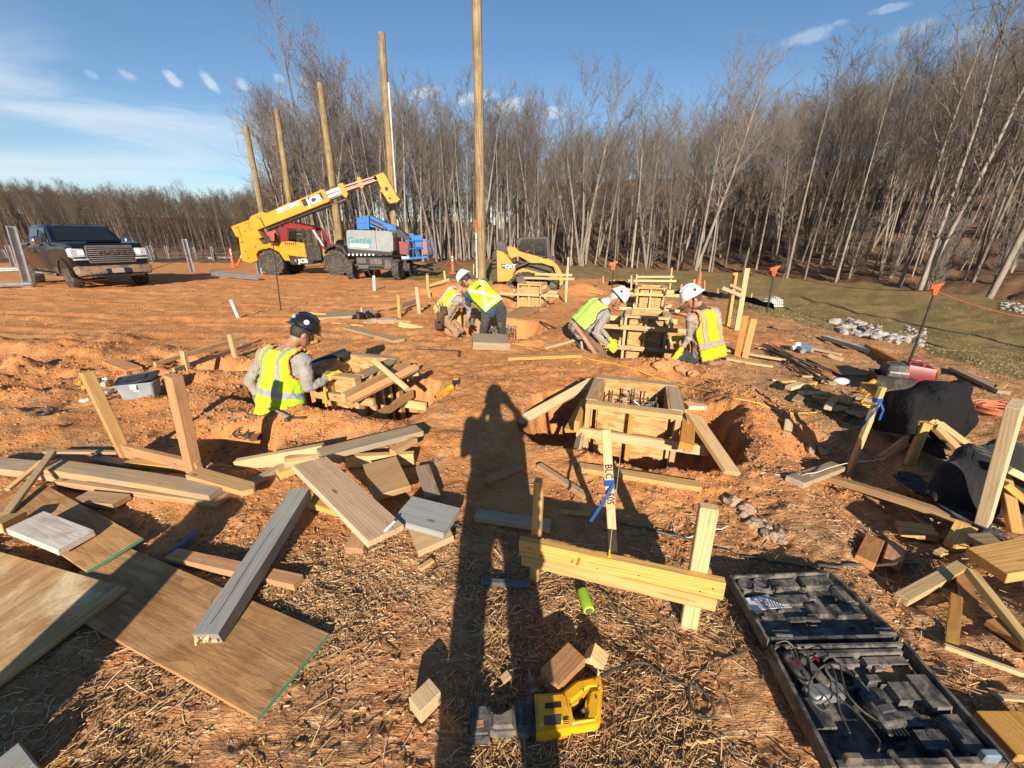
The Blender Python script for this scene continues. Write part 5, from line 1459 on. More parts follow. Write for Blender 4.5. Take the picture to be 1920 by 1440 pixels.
def hand(parent, w, d, nrm, mat, curl=.5, s=1.0, name='glove'):
    """wrist w, pointing d, back of the hand towards nrm"""
    d = Vector(d).normalized(); nrm = Vector(nrm); nrm = (nrm - d * nrm.dot(d)).normalized(); sd = d.cross(nrm); w = Vector(w)
    m = MB(); Rm = Matrix((d, sd, nrm)).transposed()
    m.ball(w + d * .045 * s, (.055 * s, .044 * s, .020 * s), n=10, m=7, rot=Rm); capsule(m, w - d * .03, w + d * .02, .033 * s, .030 * s, 8)
    for i, (off, ln) in enumerate(((-.032, .062), (-.011, .072), (.011, .068), (.031, .052))):
        p = w + (d * .085 + sd * off) * s; a = curl * .6; q = p + (d * math.cos(a) - nrm * math.sin(a)) * ln * .5 * s; b = a + curl * 1.1
        r2 = q + (d * math.cos(b) - nrm * math.sin(b)) * ln * .5 * s
        m.tube([w + (d * .05 + sd * off * .8) * s, p, q, r2], 0, 7, rs=[.011 * s, .0115 * s, .0105 * s, .008 * s])
    p = w + (d * .02 - sd * .035) * s
    m.tube([p, p + (d * .03 - sd * .022 - nrm * .01) * s, p + (d * .06 - sd * .024 - nrm * .022) * s], 0, 7, rs=[.014 * s, .0125 * s, .009 * s])
    o = m.build(name, mat, parent, True); return o
def person(label, org, J, top=GREYC, pants=NAVY, vest=None, hat=WHTB, hathair=HAIR, neckm=SKIN, gloves=(GLOVEY, GLOVEY), boots=BOOT, bulk=1.0, voxel=.011, face=True, curls=(.6, .6), band=None, hatstick=None):
    """J: world joints. up = spine direction, side = wearer's right"""
    org = Vector(org); t = thing('person', label, 'person', org)
    g = {k: Vector(v) - org for k, v in J.items() if k not in ('side', 'look')}
    side = Vector(J['side']).normalized(); look = Vector(J['look']).normalized()
    P, C, Nk, H = g['pelvis'], g['chest'], g['neck'], g['head']
    spine = (C - P).normalized(); side = (side - spine * side.dot(spine)).normalized(); fwd = spine.cross(side) * -1  # chest faces fwd
    fwd = side.cross(spine) * -1
    m = MB(); k = bulk; caps = []
    def cap(A, B, ra, rb, z): capsule(m, A, B, ra, rb); caps.append((A, B, (ra + rb) / 2, z))
    mid = P.lerp(C, .5)
    for s in (-1, 1):
        cap(P + side * s * .085, mid + side * s * .085, .108 * k, .105 * k, 'T'); cap(mid + side * s * .085, C + side * s * .11 - spine * .02, .10 * k, .105 * k, 'T')
    cap(P, C, .11 * k, .12 * k, 'T')
    for s, a in ((1, 'r'), (-1, 'l')):
        sh, el, ha = g['sh_' + a], g['el_' + a], g['ha_' + a]
        cap(C + side * s * .08, sh, .085 * k, .068 * k, 'T'); cap(sh, el, .060 * k, .046 * k, 'A'); cap(el, ha, .046 * k, .030, 'A')
        hp, kn, an, to = g['hip_' + a], g['kn_' + a], g['an_' + a], g['to_' + a]
        cap(P + side * s * .06, hp, .11 * k, .105 * k, 'L'); cap(hp, kn, .092 * k, .062 * k, 'L'); cap(kn, an, .060 * k, .042 * k, 'L'); cap(an, an + (to - an) * .15, .046, .046, 'B'); cap(an + (to - an) * .1, to, .042, .036, 'B')
    cap(C + spine * .07, Nk, .075, .058, 'N'); cap(Nk, H - look * .01, .055, .062, 'N')
    hup = (H - Nk).normalized(); hup = (hup - look * hup.dot(look)).normalized(); hs = look.cross(hup)
    Rm = Matrix((look, hs, hup)).transposed()
    m.ball(H, (.098, .076, .115), n=16, m=10, rot=Rm); m.ball(H + look * .035 - hup * .06, (.055, .05, .06), n=12, m=8, rot=Rm)
    m.ball(H + look * .10 - hup * .022, (.020, .014, .024), n=8, m=6, rot=Rm)
    for s in (-1, 1): m.ball(H + hs * s * .078 - hup * .02 - look * .005, (.020, .012, .032), n=8, m=6, rot=Rm)
    me = remesh(m, voxel); n = len(me.polygons)
    cen = np.zeros(n * 3, np.float32); me.polygons.foreach_get('center', cen); cen = cen.reshape(-1, 3).astype(float)
    best = np.full(n, 9.0); mat = np.zeros(n, int); zi = {'T': 0, 'A': 0, 'L': 1, 'B': 2, 'N': 3}
    for (A, B, r, z) in caps:
        d, tt = seg_d(cen, A, B); d = d - r; q = d < best; best[q] = d[q]; mat[q] = zi[z]
    dh = np.linalg.norm(cen - np.array(H), axis=1); mat[dh < .125] = 4
    for a in ('r', 'l'):
        d, tt = seg_d(cen, g['el_' + a], g['ha_' + a]); q = (d < .06) & (tt > .93); mat[q] = 4
    me.materials.clear()
    for q in (top, pants, boots, neckm, SKIN): me.materials.append(q)
    me.polygons.foreach_set('material_index', mat.astype(np.int32)); me.shade_smooth()
    # folds in the cloth
    vc = np.zeros(len(me.vertices) * 3, np.float32); me.vertices.foreach_get('co', vc); vc = vc.reshape(-1, 3); vn_ = np.zeros_like(vc.ravel()); me.vertices.foreach_get('normal', vn_); vn_ = vn_.reshape(-1, 3)
    a, b = vc[:, 0] * 1.0 + vc[:, 1] * .7 + 9, vc[:, 2] * 1.0 - vc[:, 1] * .4 + 5
    f = np.abs(fbm(a * 9, b * 17, 3, 7) - .5) * 2; am = .030 * sst(.13, .20, np.linalg.norm(vc - np.array(H), axis=1))
    vc = vc + vn_ * ((f - .35) * am)[:, None]; me.vertices.foreach_set('co', vc.astype(np.float32).ravel()); me.update()
    body = bpy.data.objects.new('body', me); COL.objects.link(body); body.parent = t
    # hard hat : shell, brim, rim
    if hat:
        hd = bpy.data.objects.new('hard_hat', None); hm = MB(); c = H + hup * .045 - look * .004
        prof = [(.150 if i == 0 else .135 * math.cos(math.pi / 2 * (i - 1) / 7), 0 if i < 2 else .135 * math.sin(math.pi / 2 * (i - 1) / 7)) for i in range(0, 9)]
        bpy.data.objects.remove(hd)
        hm.lathe([(.128, -.012), (.158, -.016), (.160, -.009), (.137, .004)] + [(.135 * math.cos(math.pi / 2 * q / 7) + .001, .012 + .125 * math.sin(math.pi / 2 * q / 7)) for q in range(8)], c, hup, 24, sx=1, sy=1)
        hm.tube([c + hup * .105 - look * .095, c + hup * .131 - look * .05, c + hup * .138, c + hup * .131 + look * .05, c + hup * .105 + look * .095], .014, 8, flat=.8)
        for s in (-1, 1): hm.tube([c + hup * .095 - look * .085 + hs * s * .05, c + hup * .122 + hs * s * .052, c + hup * .095 + look * .085 + hs * s * .05], .006, 6)
        hh = hm.build('hard_hat', hat, t, 50)
        sk = MB()
        for (a_, up_, r_) in ((1.9, .05, .022), (-1.9, .05, .020), (3.0, .06, .016)):
            q = c + (look * math.cos(a_) + hs * math.sin(a_)) * .128 + hup * up_; nn = (q - c).normalized(); sk.cyl(q - nn * .004, q + nn * .006, r_, n=12)
        if hatstick: sk.build('sticker', hatstick, hh)
        sk = MB(); sk.tube([c + hs * .115 - hup * .01, H + hs * .06 - hup * .10 + look * .05, H - hup * .135 + look * .07, H - hs * .06 - hup * .10 + look * .05, c - hs * .115 - hup * .01], .005, 5); sk.build('chin_strap', BLK, hh)
    if face:
        hr = MB(); hr.ball(H + hup * .012 - look * .012, (.101, .084, .110), n=16, m=9, rot=Rm)
        me2 = hr.mesh('hair', hathair, True); bmx = bmesh.new(); bmx.from_mesh(me2)
        bmesh.ops.delete(bmx, geom=[v for v in bmx.verts if (v.co - H).dot(look) > .035 - .2 * max(0, -(v.co - H).dot(hup) - .02) or (v.co - H).dot(hup) < -.075], context='VERTS'); bmx.to_mesh(me2); bmx.free()
        o = bpy.data.objects.new('hair', me2); COL.objects.link(o); o.parent = t
        for s in (-1, 1):
            em = MB(); em.ball(H + look * .082 + hs * s * .032 + hup * .005, (.010, .013, .008), n=8, m=6, rot=Rm); em.build('eye', INK, t, True)
        mo = MB(); mo.ball(H + look * .088 - hup * .07, (.008, .024, .006), n=8, m=5, rot=Rm); mo.build('mouth', plain('lips', (.25, .09, .07), .6) if 'lips' not in MATS else MATS['lips'], t, True)
    for a, gm, cu in (('r', gloves[0], curls[0]), ('l', gloves[1], curls[1])):
        if gm is None: continue
        el, ha = g['el_' + a], g['ha_' + a]; hand(t, ha, (ha - el) if 'hd_' + a not in g else g['hd_' + a] + org, fwd * -1 if 'nn_' + a not in g else g['nn_' + a] + org, gm, cu)
    if vest:
        vm = MB()
        for s in (-1, 1):
            for (A, B, ra, rb) in ((P - spine * .13 + side * s * .10, mid + side * s * .09, .135 * k, .122 * k), (mid + side * s * .09, C + side * s * .11 - spine * .02, .117 * k, .120 * k), (C + side * s * .07, (g['sh_r'] if s > 0 else g['sh_l']), .100 * k, .085 * k)):
                capsule(vm, A, B, ra, rb)
        capsule(vm, P - spine * .1, C, .14 * k, .135 * k)
        me3 = remesh(vm, .012, 3); bmx = bmesh.new(); bmx.from_mesh(me3); top_h = (C - P).length; dele = []
        for f in bmx.faces:
            q = f.calc_center_median() - P; hh_ = q.dot(spine); u = q.dot(side); w = q.dot(fwd)
            hem = -.12 if 'hem' not in vest else vest['hem']
            if hh_ < hem: dele.append(f); continue
            # arm holes and neck
            for a in ('r', 'l'):
                sh = g['sh_' + a] - P; su = sh.dot(side); s_ = 1 if su > 0 else -1
                ah = ((hh_ - (sh.dot(spine) - .045)) / .135) ** 2 + (max(0, abs(w - sh.dot(fwd)) - .00) / .105) ** 2
                if u * s_ > abs(su) - .045 and (ah < 1 or u * s_ > abs(su) + .0): dele.append(f); break
            else:
                nk = Nk - P
                if hh_ > top_h + .085 and abs(u - nk.dot(side)) < .08: dele.append(f)
                elif hh_ > top_h - .12 and w > .03 and abs(u) < .09: dele.append(f)
        bmesh.ops.delete(bmx, geom=list(set(dele)), context='FACES')
        for f in bmx.faces:
            q = f.calc_center_median() - P; hh_ = q.dot(spine); u = q.dot(side); w = q.dot(fwd); mi = 0
            st = vest['style']
            if st == 'h':
                if .10 < hh_ < .155: mi = 1
                if .10 < abs(u) < .148 and hh_ > .15: mi = 1
            elif st == 'x':
                if w < .02:
                    for s in (-1, 1):
                        if abs(u + s * (hh_ - .26) * .62) < .022: mi = 1
                        elif abs(u + s * (hh_ - .26) * .62) < .032: mi = 2
                if .02 < hh_ < .06: mi = 1
            elif st == 'o':
                for lo, hi, e in ((.075, .125, .018),):
                    if lo < hh_ < hi: mi = 1
                    elif lo - e < hh_ < hi + e: mi = 2
                if hh_ > .125:
                    if .095 < abs(u) < .140: mi = 1
                    elif .078 < abs(u) < .157: mi = 2
                if -.06 < hh_ < -.02 and mi == 0: mi = 0
            f.material_index = mi
        # trim round every open edge
        for f in bmx.faces:
            if any(e.is_boundary for v in f.verts for e in v.link_edges): f.material_index = 3
        bmx.to_mesh(me3); bmx.free()
        for q in (vest['m'], vest.get('tape', SILV), vest.get('side', OTAPE), vest.get('trim', OTAPE)): me3.materials.append(q)
        vc = np.zeros(len(me3.vertices) * 3, np.float32); me3.vertices.foreach_get('co', vc); vc = vc.reshape(-1, 3); vn_ = np.zeros(vc.size, np.float32); me3.vertices.foreach_get('normal', vn_); vn_ = vn_.reshape(-1, 3)
        f = np.abs(fbm((vc[:, 0] + vc[:, 1]) * 7 + 9, vc[:, 2] * 9 + 5, 3, 17) - .5) * 2
        vc = vc + vn_ * ((f - .3) * .026)[:, None]; me3.vertices.foreach_set('co', vc.astype(np.float32).ravel()); me3.shade_smooth(); me3.update()
        vo = bpy.data.objects.new('safety_vest', me3); COL.objects.link(vo); vo.parent = t
        sm = vo.modifiers.new('th', 'SOLIDIFY'); sm.thickness = .006; sm.offset = 1
        if vest.get('text'):
            q = P + spine * .40 - fwd * .158; X = side; Z = -fwd; Y_ = spine
            Mx = Matrix((X, Y_, Z)).transposed().to_4x4(); Mx.translation = q; text_part(vest['text'], .055, Mx, INK, t, bold=.002)
    return t, g, dict(side=side, fwd=fwd, spine=spine)

# the seated man in the pit on the left
o = V(-2.10, 3.25, -.42)
person('person in a black hard hat and lime vest working waist-deep in the left pit', o, dict(
    side=(.86, -.50, 0), look=(.62, .55, -.55), pelvis=(-2.10, 3.19, .08), chest=(-2.04, 3.31, .48), neck=(-1.99, 3.40, .61), head=(-1.92, 3.47, .69),
    sh_r=(-1.81, 3.20, .51), el_r=(-1.80, 3.16, .27), ha_r=(-1.66, 3.34, .31), sh_l=(-2.26, 3.40, .50), el_l=(-2.38, 3.28, .30), ha_l=(-2.30, 3.20, .13),
    hip_r=(-2.010, 3.160, 0.110), kn_r=(-1.880, 3.390, -0.250), an_r=(-2.080, 3.070, -0.330), to_r=(-2.130, 2.960, -0.350), hip_l=(-2.170, 3.230, 0.110), kn_l=(-2.130, 3.490, -0.250), an_l=(-2.280, 3.190, -0.330), to_l=(-2.330, 3.090, -0.350)),
    top=GREYC, pants=NAVY, vest=dict(m=VESTY, style='h', hem=-.10), hat=plain('hat_black', (.012, .012, .014), .25, coat=.5), gloves=(GLOVEY, GLOVEG), curls=(1.3, .35), bulk=1.10, hatstick=PAPER)
# two men bent over the cage
o = V(-.40, 6.55, g1(-.4, 6.55))
sp = V(-.62, .42, .56).normalized(); bn = V(-.05, -.75, .62); bn = (bn - sp * bn.dot(sp)).normalized()
pv = V(-.30, 6.55, .40); ch = pv + sp * .46; sdv = (bn * -1).cross(sp)
def rel(c, a, b, cc): return c + sdv * a + sp * b - bn * cc
person('person in a blue sweater and lime vest with a white cross, bent over the pit', o, dict(
    side=sdv, look=(-.55, .35, -.75), pelvis=pv, chest=ch, neck=ch + sp * .17 + V(0, 0, .01), head=ch + sp * .27 + V(-.02, 0, -.01),
    sh_r=rel(ch, .19, .03, 0), el_r=rel(ch, .24, -.02, .28), ha_r=rel(ch, .10, .1, .48), sh_l=rel(ch, -.19, .03, 0), el_l=rel(ch, -.23, .0, .27), ha_l=rel(ch, -.12, .12, .46),
    hip_r=pv + V(.11, -.05, -.02), kn_r=(-.16, 6.47, .02), an_r=(-.13, 6.50, -.34), to_r=(-.24, 6.42, -.38), hip_l=pv + V(-.11, .03, -.02), kn_l=(-.50, 6.42, .02), an_l=(-.54, 6.50, -.34), to_l=(-.66, 6.44, -.38)),
    top=BLUEC, pants=NAVY, vest=dict(m=VESTY, style='x', hem=-.02, tape=WTAPE, trim=VESTY, text='LINE'), hat=WHTB, gloves=(BLACKC, BLACKC), bulk=1.05)
o = V(-1.1, 7.05, g1(-1.1, 7.05))
sp = V(.50, -.05, .62).normalized(); bn = V(-.55, -.62, .5); bn = (bn - sp * bn.dot(sp)).normalized(); pv = V(-1.27, 6.95, .22); ch = pv + sp * .43; sdv = (bn * -1).cross(sp)
person('person in grey sleeves and lime vest bending low behind the one in blue', o, dict(
    side=sdv, look=(.7, .2, -.6), pelvis=pv, chest=ch, neck=ch + sp * .15, head=ch + sp * .24 + V(.03, .06, -.05),
    sh_r=rel(ch, .18, .02, 0), el_r=rel(ch, .2, -.02, .26), ha_r=V(-.80, 6.85, .12), sh_l=rel(ch, -.18, .02, 0), el_l=rel(ch, -.2, 0, .26), ha_l=V(-.78, 7.1, .12),
    hip_r=pv + V(.0, -.1, 0), kn_r=(-.98, 6.72, -.08), an_r=(-1.20, 6.75, -.36), to_r=(-1.32, 6.75, -.38), hip_l=pv + V(0, .1, 0), kn_l=(-.95, 7.1, -.1), an_l=(-1.2, 7.15, -.36), to_l=(-1.3, 7.15, -.38)),
    top=GREYC, pants=KHAKI, vest=dict(m=VESTY, style='o', hem=-.02, tape=WTAPE), hat=plain('hat_dark_brown', (.03, .025, .02), .4), gloves=(GLOVEG, GLOVEG), bulk=1.0)
# the pair kneeling at the middle form
o = V(1.05, 5.75, g1(1.05, 5.75))
sp = V(.55, .0, .60).normalized(); bn = V(-.5, -.5, .5); bn = (bn - sp * bn.dot(sp)).normalized(); pv = V(1.0, 5.78, .20); ch = pv + sp * .44; sdv = (bn * -1).cross(sp)
person('person in a pale hood and faded green vest kneeling left of the middle form', o, dict(
    side=sdv, look=(.65, -.15, -.72), pelvis=pv, chest=ch, neck=ch + sp * .15 + V(.03, 0, 0), head=ch + sp * .20 + V(.12, -.01, .0),
    sh_r=rel(ch, .19, .0, 0), el_r=V(1.20, 5.45, .22), ha_r=V(1.42, 5.42, .03), sh_l=rel(ch, -.18, .0, 0), el_l=V(1.35, 5.9, .22), ha_l=V(1.50, 5.7, .05),
    hip_r=pv + V(.05, -.1, 0), kn_r=(1.36, 5.55, -.12), an_r=(1.02, 5.55, -.32), to_r=(.90, 5.55, -.36), hip_l=pv + V(.02, .1, 0), kn_l=(1.38, 5.9, -.14), an_l=(1.0, 5.95, -.32), to_l=(.88, 5.95, -.34)),
    top=GREYC, pants=BRNC, vest=dict(m=VESTG, style='n', hem=.06, trim=INK), hat=WHTB, hathair=HOOD, neckm=HOOD, gloves=(GLOVEY, GLOVEY), curls=(.9, .9), hatstick=INK)
o = V(2.42, 4.8, g1(2.42, 4.8))
sp = V(-.13, .12, .60).normalized(); bn = V(.30, -.80, .2); bn = (bn - sp * bn.dot(sp)).normalized(); pv = V(2.50, 4.74, .14); ch = pv + sp * .45; sdv = (bn * -1).cross(sp)
person('person in a bright yellow vest with orange-edged bands kneeling right of the middle form', o, dict(
    side=sdv, look=(-.82, .10, -.55), pelvis=pv, chest=ch, neck=ch + sp * .15 + V(-.03, 0, 0), head=ch + sp * .20 + V(-.10, .02, .03),
    sh_r=rel(ch, .19, .02, 0), el_r=V(2.62, 5.05, .30), ha_r=V(2.35, 5.25, .2), sh_l=rel(ch, -.20, .02, -.0), el_l=V(2.26, 4.78, .34), ha_l=V(2.16, 4.78, .14),
    hip_r=pv + V(.09, .03, -.02), kn_r=(2.38, 5.02, .03), an_r=(2.62, 4.68, .03), to_r=(2.72, 4.60, .03), hip_l=pv + V(-.08, .0, -.02), kn_l=(2.16, 4.86, .03), an_l=(2.44, 4.60, .03), to_l=(2.56, 4.55, .05)),
    top=GREYC, pants=NAVY, vest=dict(m=VESTB, style='o', hem=-.08), hat=WHTB, hathair=HOODB, neckm=HOODB, gloves=(GLOVEY, GLOVEY), curls=(.7, .5), hatstick=INK, bulk=1.04)
# the photographer, who casts the long shadow
gq = g1(0, -.3)
person('person standing behind the viewpoint, seen only as the long shadow on the clay', (0, -.32, gq), dict(
    side=(1, 0, 0), look=(0, 1, -.25), pelvis=(-.01, -.36, .93), chest=(-.02, -.34, 1.30), neck=(-.03, -.33, 1.45), head=(-.035, -.31, 1.62),
    sh_r=(.19, -.32, 1.36), el_r=(.22, -.14, 1.26), ha_r=(.09, -.09, 1.45), sh_l=(-.23, -.32, 1.36), el_l=(-.26, -.20, 1.12), ha_l=(-.10, -.10, 1.42),
    hip_r=(.09, -.36, .88), kn_r=(.12, -.34, .48), an_r=(.13, -.36, gq + .09), to_r=(.15, -.20, gq + .05), hip_l=(-.11, -.36, .88), kn_l=(-.14, -.34, .48), an_l=(-.15, -.36, gq + .09), to_l=(-.17, -.20, gq + .05)),
    top=GREYC, pants=NAVY, hat=None, gloves=(SKIN, SKIN), curls=(1.2, 1.2), bulk=1.05, voxel=.014)
m = MB(); m.box((0, -.062, 1.49), (.155, .009, .078), bev=.003); ph = m.build('phone', BLK); tag(ph, 'black phone held up sideways by the photographer', 'phone')
# the operator in the cab
q = THS.p(662, 705) + TH.location; q.y = TH.location.y - .72
o = V(q.x, q.y, q.z - .75)
person('person in a white hard hat and lime vest sitting in the red cab', o, dict(
    side=(0, -1, 0), look=(1, -.1, -.1), pelvis=q + V(-.05, 0, -.52), chest=q + V(-.05, 0, -.13), neck=q + V(-.02, 0, .03), head=q + V(.0, 0, .14),
    sh_r=q + V(-.04, -.18, -.08), el_r=q + V(.12, -.22, -.32), ha_r=q + V(.36, -.12, -.28), sh_l=q + V(-.04, .18, -.08), el_l=q + V(.12, .22, -.32), ha_l=q + V(.36, .12, -.28),
    hip_r=q + V(.0, -.1, -.54), kn_r=q + V(.42, -.1, -.46), an_r=q + V(.46, -.1, -.80), to_r=q + V(.60, -.1, -.84), hip_l=q + V(0, .1, -.54), kn_l=q + V(.42, .1, -.46), an_l=q + V(.46, .1, -.80), to_l=q + V(.60, .1, -.84)),
    top=GREYC, pants=NAVY, vest=dict(m=VESTY, style='h', hem=-.04), hat=WHTB, voxel=.02)
# ---------------------------------------------------------------- lumber and stakes
def gs(x, y):
    a = np.array([x, x + .08, x - .08, x, x, x + .05, x - .05]); b = np.array([y, y, y, y + .08, y - .08, y + .05, y - .05])
    return float(gz(a, b).mean())
def GP(px, py, dz=0.0):
    p = G(px, py, dz); p.z = gs(p.x, p.y) + dz
    return p
T2 = .038
def L_(label, a, b, w=.089, t=T2, mat=WOOD, **k):
    """plank given by the two ends of its top face: (px, py, height of that face over the ground)"""
    A = GP(*a) if len(a) == 3 else a[0]; B = GP(*b) if len(b) == 3 else b[0]
    return board(A, B, w, t, mat, label, name=k.pop('name', 'plank'), cat=k.pop('cat', 'plank'), top=k.pop('top', True), **k)
def stake(label, foot, top, w=.089, t=T2, face=0.0, mat=WOOD, sink=.10, dy=0.0, name='stake', cat='stake', **k):
    f = GP(*foot); tp = WY(top[0], top[1], f.y + dy); d = (tp - f).normalized()
    return board(f - d * sink, tp, w, t, mat, label, name=name, cat=cat, up=(math.sin(R(face)), math.cos(R(face)), 0), **k)
def slab(label, p0, p1, p3, t, mat, name='plywood_sheet', cat='plywood', l1=None, l2=None, edge=None, edge_side=0, drop=True):
    p0, p1, p3 = map(Vector, (p0, p1, p3)); e1 = (p1 - p0); l1 = l1 or e1.length; e1.normalize(); e2 = p3 - p0; e2 = e2 - e1 * e2.dot(e1); l2 = l2 or e2.length; e2.normalize(); nz = e1.cross(e2)
    s = 1
    if nz.z < 0: nz = -nz; s = -1
    M = Matrix((e1, nz.cross(e1), nz)).transposed().to_4x4(); M.translation = p0
    m = MB(); m.box((l1 / 2, s * l2 / 2, -t / 2), (l1, l2, t), bev=.002)
    o = m.build(name, mat); o.matrix_basis = M
    if label: tag(o, label, cat)
    if edge:
        e = MB()
        if edge_side == 0: e.box((-.0015, s * l2 / 2, -t / 2), (.003, l2 * .995, t * .96))
        elif edge_side == 1: e.box((l1 / 2, -s * .0015, -t / 2), (l1 * .995, .003, t * .96))
        elif edge_side == 2: e.box((l1 / 2, s * (l2 + .0015), -t / 2), (l1 * .995, .003, t * .96))
        e.build('painted_edge', edge, o)
    return o
# --- foreground left
c = GP(240, 1105, .055); slab('large dusty plywood sheet at the left edge, nearest the corner', c, GP(0, 1282, .04), GP(0, 993, .05), .018, PLYA, l1=1.0, l2=1.35)
c = GP(482, 1350, .03); slab('long brown strand board with a green right edge, under the end of the grey beam', c, GP(163, 1170, .03), GP(612, 1192, .03), .016, PLY, l1=1.30, l2=.31, edge=GREEN, edge_side=0)
c = GP(267, 1008, .065); slab('brown board with a green edge under the whitish block', c, GP(87, 911, .055), GP(169, 1060, .06), .016, PLY, l1=1.15, l2=.215, edge=GREEN, edge_side=0)
L_('short block with a dirty whitish top lying on the brown board', (47, 973, .13), (143, 1012, .11), .14, .038, WOODWH)
L_('small pale wood block at the left edge beside the whitish one', (-20, 985, .13), (30, 962, .12), .089, .05, WOODY)
L_('weathered long plank running in from the left edge, behind the other', (-40, 868, .07), (185, 893, .07), .12, .05, WOODW, bow=.01)
L_('long grey-brown plank lying on a second one, below the two upright stakes', (88, 872, .11), (408, 920, .09), .11, .038, WOODW, bow=.008)
L_('yellow plank mostly hidden under the long grey-brown plank', (120, 890, .06), (420, 930, .05), .12, .038, WOOD)
L_('short pointed reddish-brown board end at the foot of the second stake', (362, 885, .11), (476, 917, .10), .089, .038, WOOD, tip=.04)
L_('orange-tan plank standing on edge behind the foot of the two stakes', (225, 832, .13), (372, 868, .12), .035, .11, WOODO, bev=.003)
L_('short two-by-four lying below the orange-tan plank', (238, 862, .05), (330, 872, .05), .06, .04, WOOD)
L_('thin weathered lath behind the long planks on the left', (84, 846, .06), (222, 848, .06), .035, .02, WOODW)
L_('dark split scrap between the two stakes', (175, 858, .03), (245, 868, .03), .06, .02, WOODW, split=.02)
L_('narrow lath leaning over the left planks', (98, 848, .20), (6, 968, .06), .04, .02, WOODW)
L_('second narrow lath leaning beside the first, shorter', (80, 864, .16), (12, 920, .08), .035, .018, WOODY)
L_('short block lying alone right of the brown boards', (148, 926, .05), (228, 938, .05), .10, .038, WOOD)
L_('small end block behind the pointed board', (375, 868, .06), (395, 872, .06), .05, .04, WOODO)
stake('first upright stake on the left with a chewed top', (240, 862), (161, 697), .075, .06, 30, WOOD)
stake('second upright stake on the left, orange-brown, taller', (366, 892), (325, 704), .085, .06, 25, WOODO)
L_('thick grey-painted beam with a long crack, end on the strand board', (563, 918, .20), (384, 1190, .085), .10, .062, WOODG, bow=-.004)
L_('brown two-by-four lying under the grey beam', (322, 1036, .04), (560, 1090, .04), .062, .038, WOODO)
m = MB(); A, B = GP(372, 998, .03), GP(322, 1038, .03); m.beam(A, A.lerp(B, .75), .035, .006, bev=.002); m.beam(A.lerp(B, .7), B, .022, .018, bev=.006); tag(m.build('putty_knife', plain('blue_tool', (.01, .05, .18), .4)), 'blue scraper lying in the straw beside the brown two-by-four', 'scraper')
L_('grey-painted end of a board in the bottom left corner', (-40, 1480, .06), (50, 1410, .06), .12, .04, WOODG)
# --- the pile in the middle
c = GP(548, 872, .26); slab('wide tan plank on top of the pile, sloping towards the camera', c, GP(692, 1018, .17), GP(606, 829, .25), .036, wood('big_plank_wood', (.56, .37, .19), (.36, .21, .095), .05, .22, .55), name='wide_plank', cat='plank', l2=.20)
m = MB(); a = GP(722, 994, .155); bb = GP(741, 976, .155); m.beam(a + V(0, -.008, .0), bb + V(0, -.008, .0), .012, .0025, (0, -.8, .5)); q = m.build('price_label', PAPER); tag(q, 'small white printed sticker on the lower end of the wide tan plank', 'sticker')
c = GP(735, 974, .11); slab('grey-painted plank beside the wide tan plank, corner towards the shadow', c, GP(848, 1006, .10), GP(726, 900, .13), .04, WOODG, name='grey_plank', cat='plank', l1=.30, l2=.20)
c = GP(783, 1036, .05); slab('short thick board under the grey-painted plank', c, GP(846, 1010, .06), GP(735, 955, .08), .04, WOODY, name='short_plank', cat='plank', l1=.19, l2=.24)
c = GP(681, 874, .13); slab('board with bold grain behind the wide tan plank, half in its shade', c, GP(743, 856, .13), GP(760, 975, .10), .038, WOOD, name='grained_plank', cat='plank', l2=.36)
L_('long weathered plank across the back of the pile', (598, 850, .20), (787, 805, .13), .14, .04, WOODW)
L_('yellow two-by-eight sloping to the left end of the pile', (606, 836, .20), (440, 862, .05), .05, .10, WOODY)
L_('short board under the left end of the weathered plank', (533, 860, .12), (640, 845, .12), .05, .09, WOOD)
L_('small notched block left of the wide tan plank', (520, 884, .06), (562, 868, .07), .07, .05, WOODY)
L_('dark narrow board on the ground left of the pile', (468, 904, .035), (535, 870, .035), .05, .036, WOODW)
L_('two-by-four on edge lying behind the wide plank', (648, 855, .10), (776, 850, .10), .05, .085, WOODY)
L_('small block resting on the two-by-four at the right end of the pile', (735, 846, .15), (778, 822, .14), .055, .04, WOOD)
L_('weathered board with two dark nails at the right side of the pile', (792, 872, .06), (812, 930, .05), .09, .038, WOODW)
L_('block propping the lower corner of the wide tan plank', (676, 1000, .07), (662, 1030, .05), .10, .055, WOODO)
L_('piece sticking out on the left under the wide tan plank', (584, 934, .07), (640, 952, .07), .08, .038, WOODY)
L_('splinter of wood near the prop block', (695, 1031, .015), (722, 1022, .015), .014, .008, WOODY)
L_('broken chip of wood on the soil below the grey plank', (786, 1068, .02), (812, 1050, .02), .03, .015, WOODY)
# --- in the long shadow
L_('grey two-by-four lying in the shadow left of the near stake', (892, 962, .05), (1032, 982, .05), .07, .038, WOODW)
L_('dirty short board lying at the edge of the photographer\'s shadow', (912, 900, .04), (975, 872, .04), .06, .038, WOODO)
L_('narrow board slanting down from the pit rim to the blue-taped stake', (1010, 872, .04), (1100, 930, .03), .045, .03, WOOD)
L_('pale lath end in the straw by the blue ribbon', (1050, 957, .02), (1108, 962, .02), .03, .015, WOOD)
L_('dark board along the near rim of the nearest pit', (1085, 872, .03), (1315, 908, .05), .075, .035, WOOD)
